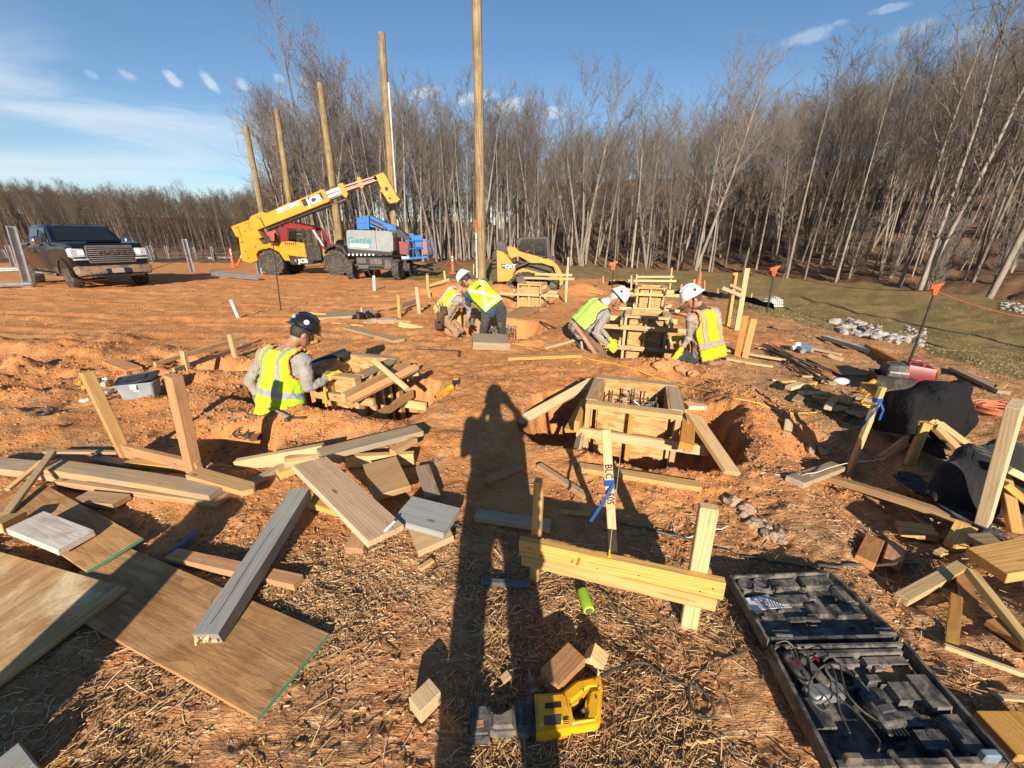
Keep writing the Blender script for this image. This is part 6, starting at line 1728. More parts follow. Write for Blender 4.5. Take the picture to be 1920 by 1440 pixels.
# --- batter board in front
bb = thing('batter_board', 'pair of yellow planks nailed to two stakes in the foreground, a string tied to them', 'batter board', (.42, 1.22, g1(.42, 1.22)))
A, B = V(.035, 1.33, .238), V(.80, 1.085, .262); A2, B2 = V(.045, 1.322, .175), V(.778, 1.077, .195)
A.z += 0; nrm_ = V(-.30, -.95, 0).normalized()
board(A, B, .082, .036, WOODY, name='plank', parent=bb, up=nrm_, bev=.003)
board(A2 + nrm_ * -.0, B2 + nrm_ * .0, .060, .030, WOODY, name='plank', parent=bb, up=nrm_, bev=.003)
board(V(.107, 1.372, -.02), V(.115, 1.375, .545), .040, .040, WOODY, name='stake', parent=bb, up=nrm_, bev=.003)
board(V(.735, 1.140, -.05), V(.715, 1.150, .59), .062, .040, WOODY, name='stake', parent=bb, up=nrm_, bev=.003)
m = MB(); m.box((0, 0, 0), (.008, .003, .045)); m.box((-.022, 0, -.012), (.006, .003, .02)); q = m.build('crayon_mark', ORG, bb); q.matrix_basis = pmat(bb).inverted() @ Matrix.Translation(V(.275, 1.233, .243)) @ Matrix.Rotation(R(-17.5), 4, 'Z') @ Matrix.Rotation(R(15), 4, 'Y')
for f in (.06, .12, .42, .62, .90, .95):
    p_ = A.lerp(B, f) + nrm_ * .0185 + V(0, 0, .02 * math.sin(f * 40)); m = MB(); m.cyl(p_, p_ + nrm_ * .002, .0035, n=6); q = m.build('nail_head', GREYD, bb); q.matrix_basis = pmat(bb).inverted()
# string and its pencil
m = MB(); sp0 = A.lerp(B, .47) + V(0, .0, .043); far_ = FORM_D + V(.35, 1.0, .95)
m.tube([sp0, sp0.lerp(V(FORM_A.x + .42, FORM_A.y + .35, .42), 1.0), V(FORM_C.x + .42, FORM_C.y + .4, .55), far_], .0013, 4); tag(m.build('string_line', STRW), 'thin taut layout string running from the front batter board to the far forms', 'string')
m = MB(); m.cyl(sp0 + V(0, -.006, -.03), sp0 + V(0, 0, .035), .004, n=6); m.box(sp0 + V(0, -.004, -.005), (.012, .006, .02)); tag(m.build('pencil_stub', TOOLY), 'yellow pencil stub holding the string on the batter board', 'pencil')
# marked stake with blue tape
st = stake('thin grade stake with blue tape and black marker letters, standing before the nearest form', (1150, 1036), (1136, 806), .042, .014, 8, WOODY)
def on_stake(o, txt, f, size, ang=-90):
    M = o.matrix_basis.copy(); ln = max(v.co.x for v in o.data.vertices)
    # local +X is up the stake, local Y the width, -Z the face towards the camera
    q = text_part(txt, size, Matrix.Translation((ln * f, 0, -.0082)) @ Matrix(((-1, 0, 0, 0), (0, 1, 0, 0), (0, 0, -1, 0), (0, 0, 0, 1))), INK, o, bold=.0008, depth=.0006); return q
on_stake(st, 'BLC', .735, .046); on_stake(st, '505', .545, .046)
ln = max(v.co.x for v in st.data.vertices)
m = MB(); m.box((ln * .655, 0, 0), (.035, .050, .022), bev=.003); q = m.build('blue_tape', BLUET, st)
m = MB(); Lm = st.matrix_basis.inverted()
p0_ = st.matrix_basis @ V(ln * .65, .02, -.01); pts_ = [p0_, p0_ + V(-.04, -.03, -.06), p0_ + V(-.075, -.035, -.13), p0_ + V(-.10, -.03, -.19)]
for i in range(3): m.beam(Lm @ pts_[i], Lm @ pts_[i + 1], .016, .003, Lm.to_3x3() @ V(.2, -.9, .3))
m.build('ribbon_tail', BLUET, st)
# stake with ribbons on the right
st2 = stake('leaning grade stake with blue ribbons beside the trench on the right', (1590, 888), (1655, 726), .04, .03, -10, WOODY)
ln = max(v.co.x for v in st2.data.vertices); m = MB(); m.box((ln * .88, 0, 0), (.03, .048, .038), bev=.003); m.build('blue_tape', BLUET, st2)
Lm = st2.matrix_basis.inverted(); p0_ = st2.matrix_basis @ V(ln * .87, 0, -.02)
for (dx, dz_) in ((.02, -.13), (-.10, -.20)):
    m = MB(); q1 = p0_ + V(dx * .5, -.03, dz_ * .35); q2 = p0_ + V(dx, -.02, dz_)
    m.beam(Lm @ p0_, Lm @ q1, .014, .003, Lm.to_3x3() @ V(0, -1, .2)); m.beam(Lm @ q1, Lm @ q2, .018, .003, Lm.to_3x3() @ V(.1, -1, .2)); m.build('ribbon_tail', BLUET, st2)
# --- blocks at the bottom
L_('square-cut pale wood block alone on the straw at the bottom', (786, 1290, .075), (808, 1318, .07), .085, .06, WOODY)
L_('big brown beam offcut with a band of sunlight, behind the yellow saw', (1030, 1272, .085), (1082, 1218, .085), .085, .085, WOODO, bev=.004)
L_('pale broken block leaning on the big brown offcut', (1112, 1222, .085), (1140, 1245, .06), .06, .05, WOODP, split=.008)
L_('thin chip standing in the shadow near the saw', (940, 1275, .02), (955, 1262, .03), .03, .012, WOODP)
L_('small wood chip right of the wide shadow', (1082, 1030, .01), (1100, 1040, .01), .012, .006, WOODP)
L_('short lath in the shade behind the clear tube', (975, 1030, .02), (1003, 1040, .02), .012, .008, WOODP)
# --- right side
stake('thick pale post leaning over the black fleece at the right edge', (1842, 985), (1906, 756), .10, .05, -32, WOODP, name='post', cat='post', dy=-.05)
L_('long yellow two-by-four lying along the trench on the right', (1545, 897, .05), (1822, 982, .05), .05, .045, WOOD, bow=.012)
L_('grey offcut board near the leaning grade stake', (1492, 898, .05), (1572, 872, .05), .10, .038, WOODW)
L_('square grey offcut standing on its end left of the trench', (1476, 812, .03), (1480, 788, .10), .06, .035, WOODW)
L_('rectangular thick offcut below the long two-by-four', (1684, 985, .06), (1752, 1000, .06), .10, .045, WOOD)
L_('left block of the two lying side by side', (1640, 1010, .06), (1622, 1050, .05), .075, .04, WOODO)
L_('right block of the two lying side by side', (1683, 1018, .06), (1672, 1056, .05), .07, .04, WOODO)
L_('five-sided offcut at the end of the long two-by-four', (1812, 985, .09), (1790, 1025, .05), .085, .05, WOODY, tip=.03)
L_('grey-topped offcut at the foot of the thick post', (1825, 1015, .07), (1870, 1012, .06), .10, .045, WOODW)
L_('pale two-by-four offcut with knots pointing at the tool case', (1806, 1058, .07), (1692, 1118, .04), .05, .036, WOODP)
L_('thick wide plank at the right edge with clear end grain', (1850, 1050, .15), (1960, 1030, .14), .16, .055, WOOD)
L_('strip of wood with a chewed edge lying towards the camera', (1795, 1115, .03), (1786, 1208, .025), .035, .012, WOOD, split=.006)
L_('reddish splintered board under the pale strips', (1800, 1062, .06), (1822, 1130, .02), .05, .02, WOODO, split=.01)
L_('long pale square strip crossing the right corner', (1822, 1066, .12), (1950, 1235, .05), .035, .035, WOODP)
L_('brown board lying in the shade at the right edge', (1862, 1160, .04), (1960, 1225, .04), .08, .03, WOODO)
L_('thin white lath running off the right edge', (1768, 1212, .035), (1960, 1275, .03), .018, .018, WOODP)
L_('brown offcut in the bottom right corner beside the tool case', (1875, 1335, .05), (1960, 1420, .05), .16, .035, WOOD)
L_('short pale splinter above the corner offcut', (1868, 1303, .02), (1925, 1312, .02), .02, .01, WOODP)
L_('small splinter beside the pair of blocks', (1740, 1030, .02), (1775, 1040, .02), .03, .02, WOODO)
L_('tiny offcut between the pair of blocks and the five-sided one', (1755, 1042, .03), (1772, 1030, .03), .035, .025, WOODY)
L_('thin offcut near the rectangular one', (1712, 968, .02), (1740, 985, .02), .03, .02, WOODO)
# sawhorse
sh = thing('sawhorse', 'rough sawhorse of pale lumber under the black jacket', 'sawhorse', GP(1740, 850))
j = GP(1745, 850, .0); ap = WY(1738, 800, j.y + .02)
for (a, b, w_) in ((GP(1652, 862), WY(1752, 788, j.y + .05), .055), (GP(1702, 876), WY(1736, 795, j.y), .05), (WY(1750, 788, j.y + .05), GP(1850, 862), .055), (WY(1752, 800, j.y), GP(1826, 872), .05)):
    board(a, b, w_, .036, WOOD, name='leg', parent=sh, up=(0, -.7, .7))
board(WY(1735, 800, j.y), WY(1735, 796, j.y) + V(.22, .75, .02), .089, .038, WOOD, name='top_rail', parent=sh)
sh = thing('sawhorse', 'second sawhorse behind the thick post at the right edge', 'sawhorse', GP(1900, 960))
j = GP(1900, 965)
board(WY(1885, 878, j.y), WY(1960, 915, j.y), .05, .036, WOODY, name='top_rail', parent=sh); board(WY(1880, 905, j.y), WY(1965, 975, j.y - .05), .05, .036, WOOD, name='leg', parent=sh); board(WY(1880, 880, j.y + .1), GP(1905, 1000), .05, .036, WOOD, name='leg', parent=sh)
# --- middle distance
bt = thing('batter_board', 'low batter boards with two stakes by the trench left of the seated worker', 'batter board', GP(390, 670))
board(GP(291, 686, .13), GP(460, 632, .13), .03, .05, WOOD, name='plank', parent=bt); board(GP(325, 693, .05), GP(470, 646, .05), .03, .05, WOODW, name='plank', parent=bt)
for (f, tpx) in (((350, 697), (343, 658)), ((441, 668), (431, 627))):
    a = GP(*f); board(a - V(0, 0, .1), WY(*tpx, a.y), .07, .04, WOODY, name='stake', parent=bt, up=(.3, 1, 0))
bt = thing('batter_board', 'batter boards with tall stakes left of the bent-over workers', 'batter board', GP(790, 590))
for (f, tpx, w_) in (((749, 596), (747, 553), .07), ((787, 588), (781, 538), .08), ((803, 545), (801, 515), .08), ((835, 525), (833, 508), .08), ((806, 558), (804, 543), .07)):
    a = GP(*f); board(a - V(0, 0, .1), WY(*tpx, a.y), w_, .04, WOODY, name='stake', parent=bt, up=(.3, 1, 0))
board(GP(702, 580, .10), GP(745, 572, .12), .03, .07, WOOD, name='plank', parent=bt); board(GP(752, 575, .12), GP(780, 564, .14), .03, .10, WOODW, name='plank', parent=bt); board(GP(806, 536, .12), GP(842, 524, .16), .03, .08, WOOD, name='plank', parent=bt)
L_('wide pale plank lying on the clay behind the left form', (652, 612, .05), (748, 636, .05), .19, .045, WOODW, bow=.005)
L_('long doubled yellow plank in front of the bent-over workers', (748, 603, .12), (868, 626, .06), .04, .10, WOODY)
stake('upright yellow board beside the reinforcing cage', (863, 622), (858, 575), .09, .04, 20, WOODY); stake('rough brown board standing right of the upright yellow board', (876, 626), (872, 577), .10, .04, -10, WOODO)
bx = GP(924, 640, .10); slab('squat square wooden crate lid on the clay in front of the bent-over workers', GP(887, 642, .12), GP(957, 645, .12), GP(895, 623, .12), .11, WOODW, name='wooden_block', cat='crate lid')
slab('wide flat panel with green marks behind the bent-over workers', GP(932, 597, .07), GP(972, 599, .07), GP(942, 573, .07), .07, PLY, name='flat_panel', cat='panel')
L_('plank half buried in the clay below the middle pair, cord lying over it', (952, 668, .05), (1090, 663, .04), .12, .04, WOOD)
L_('white board leaning into the pit at the left kneeling worker', (1020, 652, .04), (1078, 636, .08), .06, .03, WOODP)
slab('stack of grey planks behind the seated worker', GP(588, 598, .06), GP(665, 592, .06), GP(592, 585, .06), .05, WOODW, name='plank_stack', cat='planks')
L_('short yellow board end by the stack of grey planks', (570, 585, .10), (613, 588, .09), .06, .04, WOODY)
L_('yellow board across the clay right of the tool pile', (723, 597, .05), (768, 602, .05), .05, .035, WOODY)
L_('thin yellow lath in front of the tool pile', (622, 604, .03), (682, 610, .03), .04, .02, WOODY)
L_('short log-like board end behind the seated worker\'s shoulder', (566, 640, .07), (592, 636, .07), .09, .06, WOODY)
L_('wood scrap near the trench left of the tote', (206, 672, .05), (250, 690, .04), .16, .03, WOODO)
L_('stick lying in the clay above the yellow boards', (706, 815, .01), (722, 790, .03), .012, .008, WOODW)
m = MB(); m.tube([GP(400, 806, .01), GP(432, 786, .02), GP(462, 778, .02), GP(505, 779, .02)], .006, 5); tag(m.build('bare_twig', TWIG, None, True), 'long bent twig on the churned clay below the seated worker', 'twig')
# braces round the nearest form
def brace(lbl, a, b, w_=.089, t_=T2, mt=WOOD, up=(0, 0, 1), **k): return board(a, b, w_, t_, mt, lbl, name='brace', cat='brace', up=up, **k)
brace('long pale board sloping from the left bank to the near form', GP(972, 782, .04), WY(1110, 716, 3.35), .089, .03, WOODP, (-.3, -.6, .7))
brace('short wide board leaning on the left side of the nearest form', WY(1068, 808, 2.70), WY(1100, 750, 3.10), .089, .038, WOOD, (-.5, -.4, .8))
brace('dark narrow board leaning under the left side of the nearest form', G(1078, 862, -.05), WY(1100, 770, 2.85), .07, .03, WOODW, (-.8, -.4, .3))
brace('short thick block marked in black, projecting at the near right corner of the form', WY(1286, 838, 2.22), WY(1290, 800, 2.50), .089, .05, WOODO, (0, -.2, 1))
brace('long yellow board sloping from the nearest form down to the right bank', WY(1300, 780, 2.60), GP(1372, 892, .03), .13, .03, WOODY, (.35, -.75, .55))
brace('short pale board end at the back right of the nearest form', WY(1288, 762, 3.0), WY(1322, 763, 3.0), .07, .036, WOODP)
# braces on the left form
brace('two-by-four laid diagonally against the left form, top at the right', WY(655, 752, 3.02), WY(782, 688, 3.55), .07, .04, WOODO, (0, -.6, .8))
brace('pale two-by-four propped steeply over the diagonal one at the left form', WY(700, 676, 3.55), WY(764, 730, 3.20), .05, .04, WOODY, (-.3, -.5, .8))
brace('short pale stub behind the braces of the left form', WY(755, 702, 3.6), WY(786, 700, 3.6), .06, .035, WOODP)
# stakes on the right of the middle form
stake('left one of the two tall stakes right of the kneeling worker', (1364, 612), (1379, 511), .08, .04, 10, WOODY); stake('right one of the two tall stakes, paler', (1381, 620), (1401, 503), .085, .04, 10, WOODP)
brace('short dark board nailed across the two tall stakes', WY(1354, 540, 6.6), WY(1392, 556, 6.5), .06, .035, WOODW, (0, -1, .2))
brace('second short board across the two tall stakes, just above', WY(1368, 534, 6.75), WY(1392, 545, 6.7), .05, .035, WOODW, (0, -1, .2))
stake('left stake of the short pair behind the yellow vest', (1382, 668), (1398, 592), .075, .04, 30, WOODO); stake('right stake of the short pair behind the yellow vest', (1396, 672), (1414, 598), .075, .04, 30, WOOD)
L_('pale board with a pointed end beside the kneeling worker\'s boots', (1362, 672, .05), (1450, 686, .04), .09, .025, WOODP, tip=.14)
L_('long thin pale board behind the pointed one', (1360, 655, .06), (1496, 676, .05), .04, .03, WOODP)
L_('yellow board between the tall stakes and the far form', (1130, 551, .04), (1100, 545, .05), .06, .03, WOODY)
# high batter boards behind the far forms
for (lab, posts, rails) in (('two pale rails on thin stakes above the second form', (((1184, 552), (1184, 516)), ((1193, 545), (1194, 514)), ((1256, 542), (1260, 502))), (((1192, 519), (1263, 519)), ((1178, 526), (1268, 527)))),
                            ('two pale rails on thin stakes above the farthest form, in front of the loader', (((1006, 532), (1006, 477)), ((1061, 566), (1066, 482)), ((1060, 544), (1064, 500))), (((1003, 514), (1073, 516)), ((983, 521), (1077, 523))))):
    p0 = GP(*posts[0][0]); bt = thing('batter_board', lab, 'batter board', p0); yy = GP(posts[-1][0][0], posts[-1][0][1]).y
    for f, tpx in posts:
        a = GP(*f); board(a - V(0, 0, .1), WY(*tpx, a.y), .05, .035, WOODP, name='stake', parent=bt, up=(.2, 1, 0))
    for a, b in rails: board(WY(*a, yy), WY(*b, yy - .1), .035, .07, WOODP, name='rail', parent=bt)
# survey stakes across the grass
for i, (fx, fy, tx, ty) in enumerate([(1300, 552, 1302, 524), (1321, 550, 1321, 526), (1346, 552, 1346, 541), (1363, 550, 1365, 545), (1407, 565, 1410, 550), (1131, 531, 1131, 518), (1150, 531, 1152, 524), (1276, 548, 1278, 533), (888, 515, 888, 495), (928, 505, 927, 495)]):
    stake(['pale survey stake nearest the orange cone', 'survey stake just right of the orange cone', 'short survey stake in the silt fence', 'small survey stake by the fence', 'survey stake between the tall stakes and the white inlet cage', 'short stake left of the black whip', 'tiny stake under the black whip', 'pinkish stake left of the orange cone', 'yellow stake left of the white pipe', 'yellow stake right of the nearest pole'][i], (fx, fy), (tx, ty), .05, .03, 5, [WOODP, WOODO, WOODO, WOODO, WOODP, WOODO, WOODP, WOODO, WOODY, WOODY][i])
# scrap heap right of the trench
rg = random.Random(5)
names_ = ['tan', 'pale', 'yellow', 'greyish', 'split', 'thin', 'short', 'crooked', 'square', 'flat', 'notched', 'narrow']
k_ = 0
for (px, py) in [(1478, 727), (1500, 738), (1523, 745), (1492, 752), (1540, 738), (1560, 752), (1583, 757), (1603, 746), (1560, 770), (1590, 775), (1612, 778), (1540, 716), (1552, 765), (1505, 728)]:
    a = GP(px, py, .03 + .05 * rg.random()); th_ = rg.uniform(-.9, .9); ln = rg.uniform(.10, .26)
    b_ = a + V(math.cos(th_), math.sin(th_), rg.uniform(-.05, .05)) * ln
    o_ = board(a, b_, rg.uniform(.03, .08), rg.uniform(.015, .04), [WOODP, WOODY, WOOD, WOODW][k_ % 4], 'wood offcut in the scrap heap under the yellow cord', name='wood_offcut', cat='offcut', group='offcuts of the scrap heap'); k_ += 1
for (i, (px, py)) in enumerate([(1448, 712), (1462, 716), (1503, 705), (1420, 653), (1515, 702), (1578, 742)]):
    a = GP(px, py, .025); th_ = rg.uniform(-.6, .6); board(a, a + V(math.cos(th_), math.sin(th_), 0) * rg.uniform(.1, .2), .04, .02, [WOODP, WOODY][i % 2], ['pale arrow-shaped splinter left of the scrap heap', 'second pale splinter beside it, smaller', 'small tan chip above the scrap heap', 'orange-tan offcut below the short stakes', 'tiny square offcut by the rebar bundle', 'upright square offcut near the yellow plug'][i], name='wood_offcut', cat='offcut')
slab('flat brown plywood piece with a green edge in the straw beyond the rebar bundle', GP(1578, 705, .03), GP(1512, 672, .03), GP(1600, 690, .03), .014, PLY, l2=.35, edge=GREEN, edge_side=0)
L_('grey-white beam lying along the grass edge', (1545, 629, .08), (1638, 656, .08), .09, .06, WOODWH)
L_('long brown plank lying along the grass edge above the generator', (1625, 645, .12), (1712, 690, .10), .05, .12, WOODO)
L_('long weathered plank in the grass right of the jacket', (1790, 690, .05), (1884, 733, .05), .10, .04, WOODW)
L_('yellow board end at the tip of the weathered plank', (1873, 728, .05), (1884, 718, .06), .05, .03, WOODY)
L_('lath in the straw below the grey-white beam', (1622, 662, .02), (1648, 672, .02), .03, .015, WOODY)
L_('pale lath over the plywood piece', (1520, 652, .05), (1578, 664, .05), .05, .03, WOODP); L_('grey block near the plywood piece', (1555, 664, .06), (1580, 674, .06), .05, .04, WOODP)
# ---------------------------------------------------------------- things lying about
def tubepts(pts, dz=.01, wob=0, n=6, seed=1):
    P = [GP(p[0], p[1], p[2] if len(p) > 2 else dz) for p in pts]; out_ = []; r = random.Random(seed)
    for i in range(len(P) - 1):
        p0, p1, p2, p3 = P[max(i - 1, 0)], P[i], P[i + 1], P[min(i + 2, len(P) - 1)]
        for k in range(n):
            t = k / n; out_.append(.5 * ((2 * p1) + (p2 - p0) * t + (2 * p0 - 5 * p1 + 4 * p2 - p3) * t * t + (3 * p1 - p0 - 3 * p2 + p3) * t ** 3))
    out_.append(P[-1])
    return [p + V(r.gauss(0, wob), r.gauss(0, wob), 0) for p in out_]
# reciprocating saw
def recip_saw():
    Z = .035; c = W(1000, 1330, Z); e1 = (W(1100, 1312, Z) - W(920, 1345, Z)).normalized(); e2 = V(-e1.y, e1.x, 0)
    t = thing('reciprocating_saw', 'yellow and black corded reciprocating saw lying on the straw', 'power saw', (c.x, c.y, gs(c.x, c.y)), math.atan2(e1.y, e1.x))
    M = pmat(t).inverted()
    def q(px, py, z=Z): p = W(px, py, z + t.location.z); r = M @ p; return r
    def poly(nm, pts, z0, z1, mat, parent=None, bev=.006):
        P = [q(*a, z1) for a in pts]; m = MB(); n = len(P)
        m.add([(p.x, p.y, z0) for p in P] + [(p.x, p.y, z1) for p in P], [tuple(range(n))[::-1], tuple(range(n, 2 * n))] + [(i, (i + 1) % n, n + (i + 1) % n, n + i) for i in range(n)])
        me = m.mesh(nm, mat); b = bmesh.new(); b.from_mesh(me); bmesh.ops.recalc_face_normals(b, faces=b.faces)
        if bev: bmesh.ops.bevel(b, geom=[e for e in b.edges if abs((e.verts[0].co - e.verts[1].co).z) < 1e-4 and e.verts[0].co.z > (z0 + z1) / 2], offset=bev, segments=3, affect='EDGES', clamp_overlap=True)
        b.to_mesh(me); b.free(); o = bpy.data.objects.new(nm, me); COL.objects.link(o); o.parent = parent or t; me.shade_smooth(); me.set_sharp_from_angle(angle=R(45)); return o
    b1 = poly('motor_housing', [(1002, 1297), (1058, 1293), (1068, 1305), (1075, 1340), (1072, 1358), (1006, 1368)], .0, .075, TOOLY, bev=.014)
    # handle ring built as four limbs round the grip opening
    poly('handle_bridge', [(1050, 1296), (1080, 1272), (1126, 1262), (1131, 1290), (1104, 1292), (1078, 1315), (1066, 1320)], .012, .062, TOOLY, bev=.012)
    poly('grip', [(1104, 1290), (1131, 1286), (1127, 1345), (1120, 1352), (1092, 1352), (1098, 1335), (1096, 1322)], .012, .060, TOOLY, bev=.012)
    poly('handle_foot', [(1068, 1335), (1080, 1345), (1122, 1340), (1122, 1352), (1075, 1360), (1066, 1358)], .012, .060, TOOLY, bev=.010)
    m = MB(); a = q(1094, 1334, .05); m.box(a, (.018, .012, .03), bev=.005); m.build('trigger', BLK, t, True)
    poly('gearbox_cover', [(965, 1312), (1002, 1300), (1006, 1366), (968, 1368)], .002, .068, BLKP, bev=.016)
    poly('front_boot', [(918, 1330), (938, 1332), (966, 1316), (968, 1366), (930, 1368), (918, 1364)], .006, .055, plain('dusty_black', (.07, .07, .072), .75, 0, (.2, .16, .12), .5, 14), bev=.012)
    poly('shoe', [(882, 1322), (914, 1318), (920, 1330), (918, 1376), (908, 1378), (880, 1380)], .002, .060, BLKP, bev=.008)
    poly('shoe_slot', [(893, 1350), (906, 1349), (907, 1362), (894, 1364)], .060, .0615, WOODO, bev=0)
    poly('label_plate', [(1022, 1318), (1052, 1316), (1053, 1326), (1022, 1328)], .075, .0765, BLK, bev=0); poly('label_plate', [(1020, 1342), (1053, 1340), (1052, 1358), (1020, 1360)], .075, .0765, GREYD, bev=0)
    for k in range(4): poly('vent_slot', [(1056, 1345 + k * 3.6), (1068, 1344 + k * 3.6), (1068, 1345.6 + k * 3.6), (1056, 1346.6 + k * 3.6)], .0755, .077, BLK, bev=0)
    for p_ in ((1115, 1275), (1122, 1287), (1070, 1322), (1094, 1294), (1118, 1308)):
        a = q(*p_, .062); m = MB(); m.cyl(a - V(0, 0, .002), a + V(0, 0, .0015), .0035, n=8); m.build('screw', GREYD, t)
    A = q(1128, 1268, .045); B = q(1172, 1248, .04); m = MB(); m.tube([A, A.lerp(B, .5) + V(0, 0, .01), B], 0, 8, rs=[.0075, .006, .0048]); m.build('cord_sleeve', BLK, t, True)
recip_saw()
m = MB(); m.tube(tubepts([(1170, 1249, .04), (1195, 1243, .02), (1215, 1248, .01), (1232, 1262, .01), (1262, 1280, .012), (1292, 1286, .012), (1318, 1300, .014), (1338, 1325, .014), (1336, 1344, .012), (1322, 1350, .012), (1302, 1335, .012), (1292, 1305, .014), (1296, 1282, .016), (1325, 1252, .012), (1360, 1236, .01), (1400, 1222, .01)]), .0042, 7)
tag(m.build('power_cord', CORDB, None, True), 'dusty dark power cord looping right from the yellow saw', 'cord')

# tool case : two shells hinged together
def tool_case():
    # outer corners in the survey picture, near shell and lid
    far = [(1366, 1078), (1560, 1070), (1695, 1196), (1438, 1202)]; near = [(1440, 1208), (1700, 1202), (1905, 1432), (1560, 1440)]
    z0 = gs(*W(1600, 1200)[:2]) + .01
    P1 = [W(*a, z0 + .045) for a in far]; P2 = [W(*a, z0 + .055) for a in near]
    c = (P2[0] + P2[1]) / 2; t = thing('tool_case', 'open black plastic tool case with a mostly empty moulded tray and lid, dusty', 'tool case', (c.x, c.y, z0))
    obs = []
    for nm, P, h in (('lid', P1, .045), ('tray', P2, .055)):
        q = [p - t.location for p in P]
        def bl(u, v, z, q=q):
            a = q[0].lerp(q[1], u); b = q[3].lerp(q[2], u); r = a.lerp(b, v); return V(r.x, r.y, z)
        W1 = (q[1] - q[0]).length; H1 = (q[3] - q[0]).length
        m = MB(); e = .035; ev = .035
        def slabq(u0, u1, v0, v1, zb, zt, bevel=0, mm=None):
            mm = mm or m; vs = [bl(u0, v0, zb), bl(u1, v0, zb), bl(u1, v1, zb), bl(u0, v1, zb)]
            b = bevel; vt = [bl(u0 + b, v0 + b, zt), bl(u1 - b, v0 + b, zt), bl(u1 - b, v1 - b, zt), bl(u0 + b, v1 - b, zt)]
            mm.add(vs + vt, [(3, 2, 1, 0), (4, 5, 6, 7), (0, 1, 5, 4), (1, 2, 6, 5), (2, 3, 7, 6), (3, 0, 4, 7)])
        slabq(0.0, 1.0, 0.0, 1.0, 0, .006)
        slabq(0, e, 0, 1, .006, h, .006); slabq(1 - e, 1, 0, 1, .006, h, .006); slabq(e, 1 - e, 0, ev, .006, h, .006); slabq(e, 1 - e, 1 - ev * 1.6, 1, .006, h, .006)
        o = m.build(nm, BLKP, t); obs.append(o)
        # moulded compartments : islands of differing height
        rg = random.Random(3 if nm == 'lid' else 8)
        isl = ([(.06, .34, .05, .26, .030), (.36, .62, .05, .20, .026), (.64, .93, .04, .22, .034), (.30, .62, .28, .44, .016), (.52, .66, .44, .62, .022), (.70, .94, .48, .66, .030), (.86, .95, .22, .48, .038), (.30, .56, .62, .70, .020), (.05, .30, .66, .94, .010), (.40, .66, .78, .92, .020)]
               if nm == 'lid' else
               [(.05, .94, .04, .10, .044), (.42, .60, .10, .18, .030), (.62, .93, .10, .20, .034), (.56, .66, .26, .34, .030), (.66, .92, .34, .52, .036), (.44, .56, .40, .60, .026), (.56, .74, .56, .70, .020), (.60, .78, .72, .88, .034), (.80, .95, .30, .60, .048), (.82, .95, .62, .92, .040), (.05, .20, .44, .70, .026), (.06, .52, .88, .94, .040), (.36, .46, .50, .86, .018)])
        for (u0, u1, v0, v1, z_) in isl:
            mm = MB(); slabq(u0, u1, v0, v1, .006, z_, .012, mm); mm.build('moulded_pocket', BLKP, o)
        for k in range(26):          # ribs and clips moulded into the shells
            u, v = rg.uniform(.07, .92), rg.uniform(.08, .90); hz = rg.uniform(.012, .036); mm = MB()
            slabq(u, u + rg.choice((.006, .05)), v, v + rg.choice((.006, .03)), .006, hz, .001, mm); mm.build('moulded_rib', BLKP, o)
        for k in range(9): a = bl(.03 + .0 * k, .08 + .1 * k, h * .6); mm = MB(); mm.box(a, (.006, .02, .02), bev=.002); mm.build('edge_rib', BLKP, o)
        for (u, v, r_) in (((.13, .14, .035), (.27, .14, .035)) if nm == 'lid' else ((.40, .28, .045), (.72, .80, .03))):
            a = bl(u, v, .0); mm = MB(); mm.lathe([(r_, .006), (r_, .034), (r_ * .82, .036), (r_ * .80, .010), (.001, .009)], a, (0, 0, 1), 16); mm.build('round_pocket', BLKP, o, 40)
    for u in (.08, .82):
        a = P2[0].lerp(P2[1], u) - t.location; m = MB(); m.cyl(a + V(-.02, .006, .04), a + V(.04, .004, .04), .006, n=8); m.box(a + V(.01, .01, .038), (.06, .03, .004)); m.build('hinge', GREYD, t, True)
    for u in (.10, .84):
        a = P2[3].lerp(P2[2], u) - t.location + V(0, .005, .03); m = MB(); m.box(a, (.045, .02, .035), bev=.004); m.build('latch', GREYD if u < .5 else plain('latch_blue_grey', (.20, .27, .33), .3, .3), t)
    a = (P2[3].lerp(P2[2], .48)) - t.location; m = MB(); m.tube([a + V(-.08, .02, .03), a + V(-.075, -.03, .03), a + V(.07, -.035, .03), a + V(.08, .02, .03)], .009, 8); m.build('handle', BLKP, t, True)
    return t, P1, P2, z0
TC, TP1, TP2, TZ = tool_case()
def tcp(P, u, v, z): a = P[0].lerp(P[1], u); b = P[3].lerp(P[2], u); r = a.lerp(b, v); return V(r.x, r.y, TZ + z)
# papers in the lid
def flat_quad(label, name, cat, P, uv, z, mat, th=.0012):
    m = MB(); q = [tcp(P, u, v, z + k * .004) for k, (u, v) in enumerate(uv)]
    n = len(q); m.add(q + [a + V(0, 0, th) for a in q], [tuple(range(n))[::-1], tuple(range(n, 2 * n))] + [(i, (i + 1) % n, n + (i + 1) % n, n + i) for i in range(n)])
    return tag(m.build(name, mat), label, cat)
flat_quad('white crumpled instruction sheet lying in the lid of the tool case', 'instruction_sheet', 'paper', TP1, [(.04, .34), (.26, .30), (.30, .52), (.06, .56)], .022, PAPER)
lf = flat_quad('folded printed leaflet on top of the white sheet', 'leaflet', 'leaflet', TP1, [(.10, .40), (.17, .38), (.36, .56), (.10, .58)], .038, plain('leaflet_grey', (.50, .52, .56), .7))
a = tcp(TP1, .155, .52, .052); ang_ = math.atan2((TP1[1] - TP1[0]).y, (TP1[1] - TP1[0]).x)
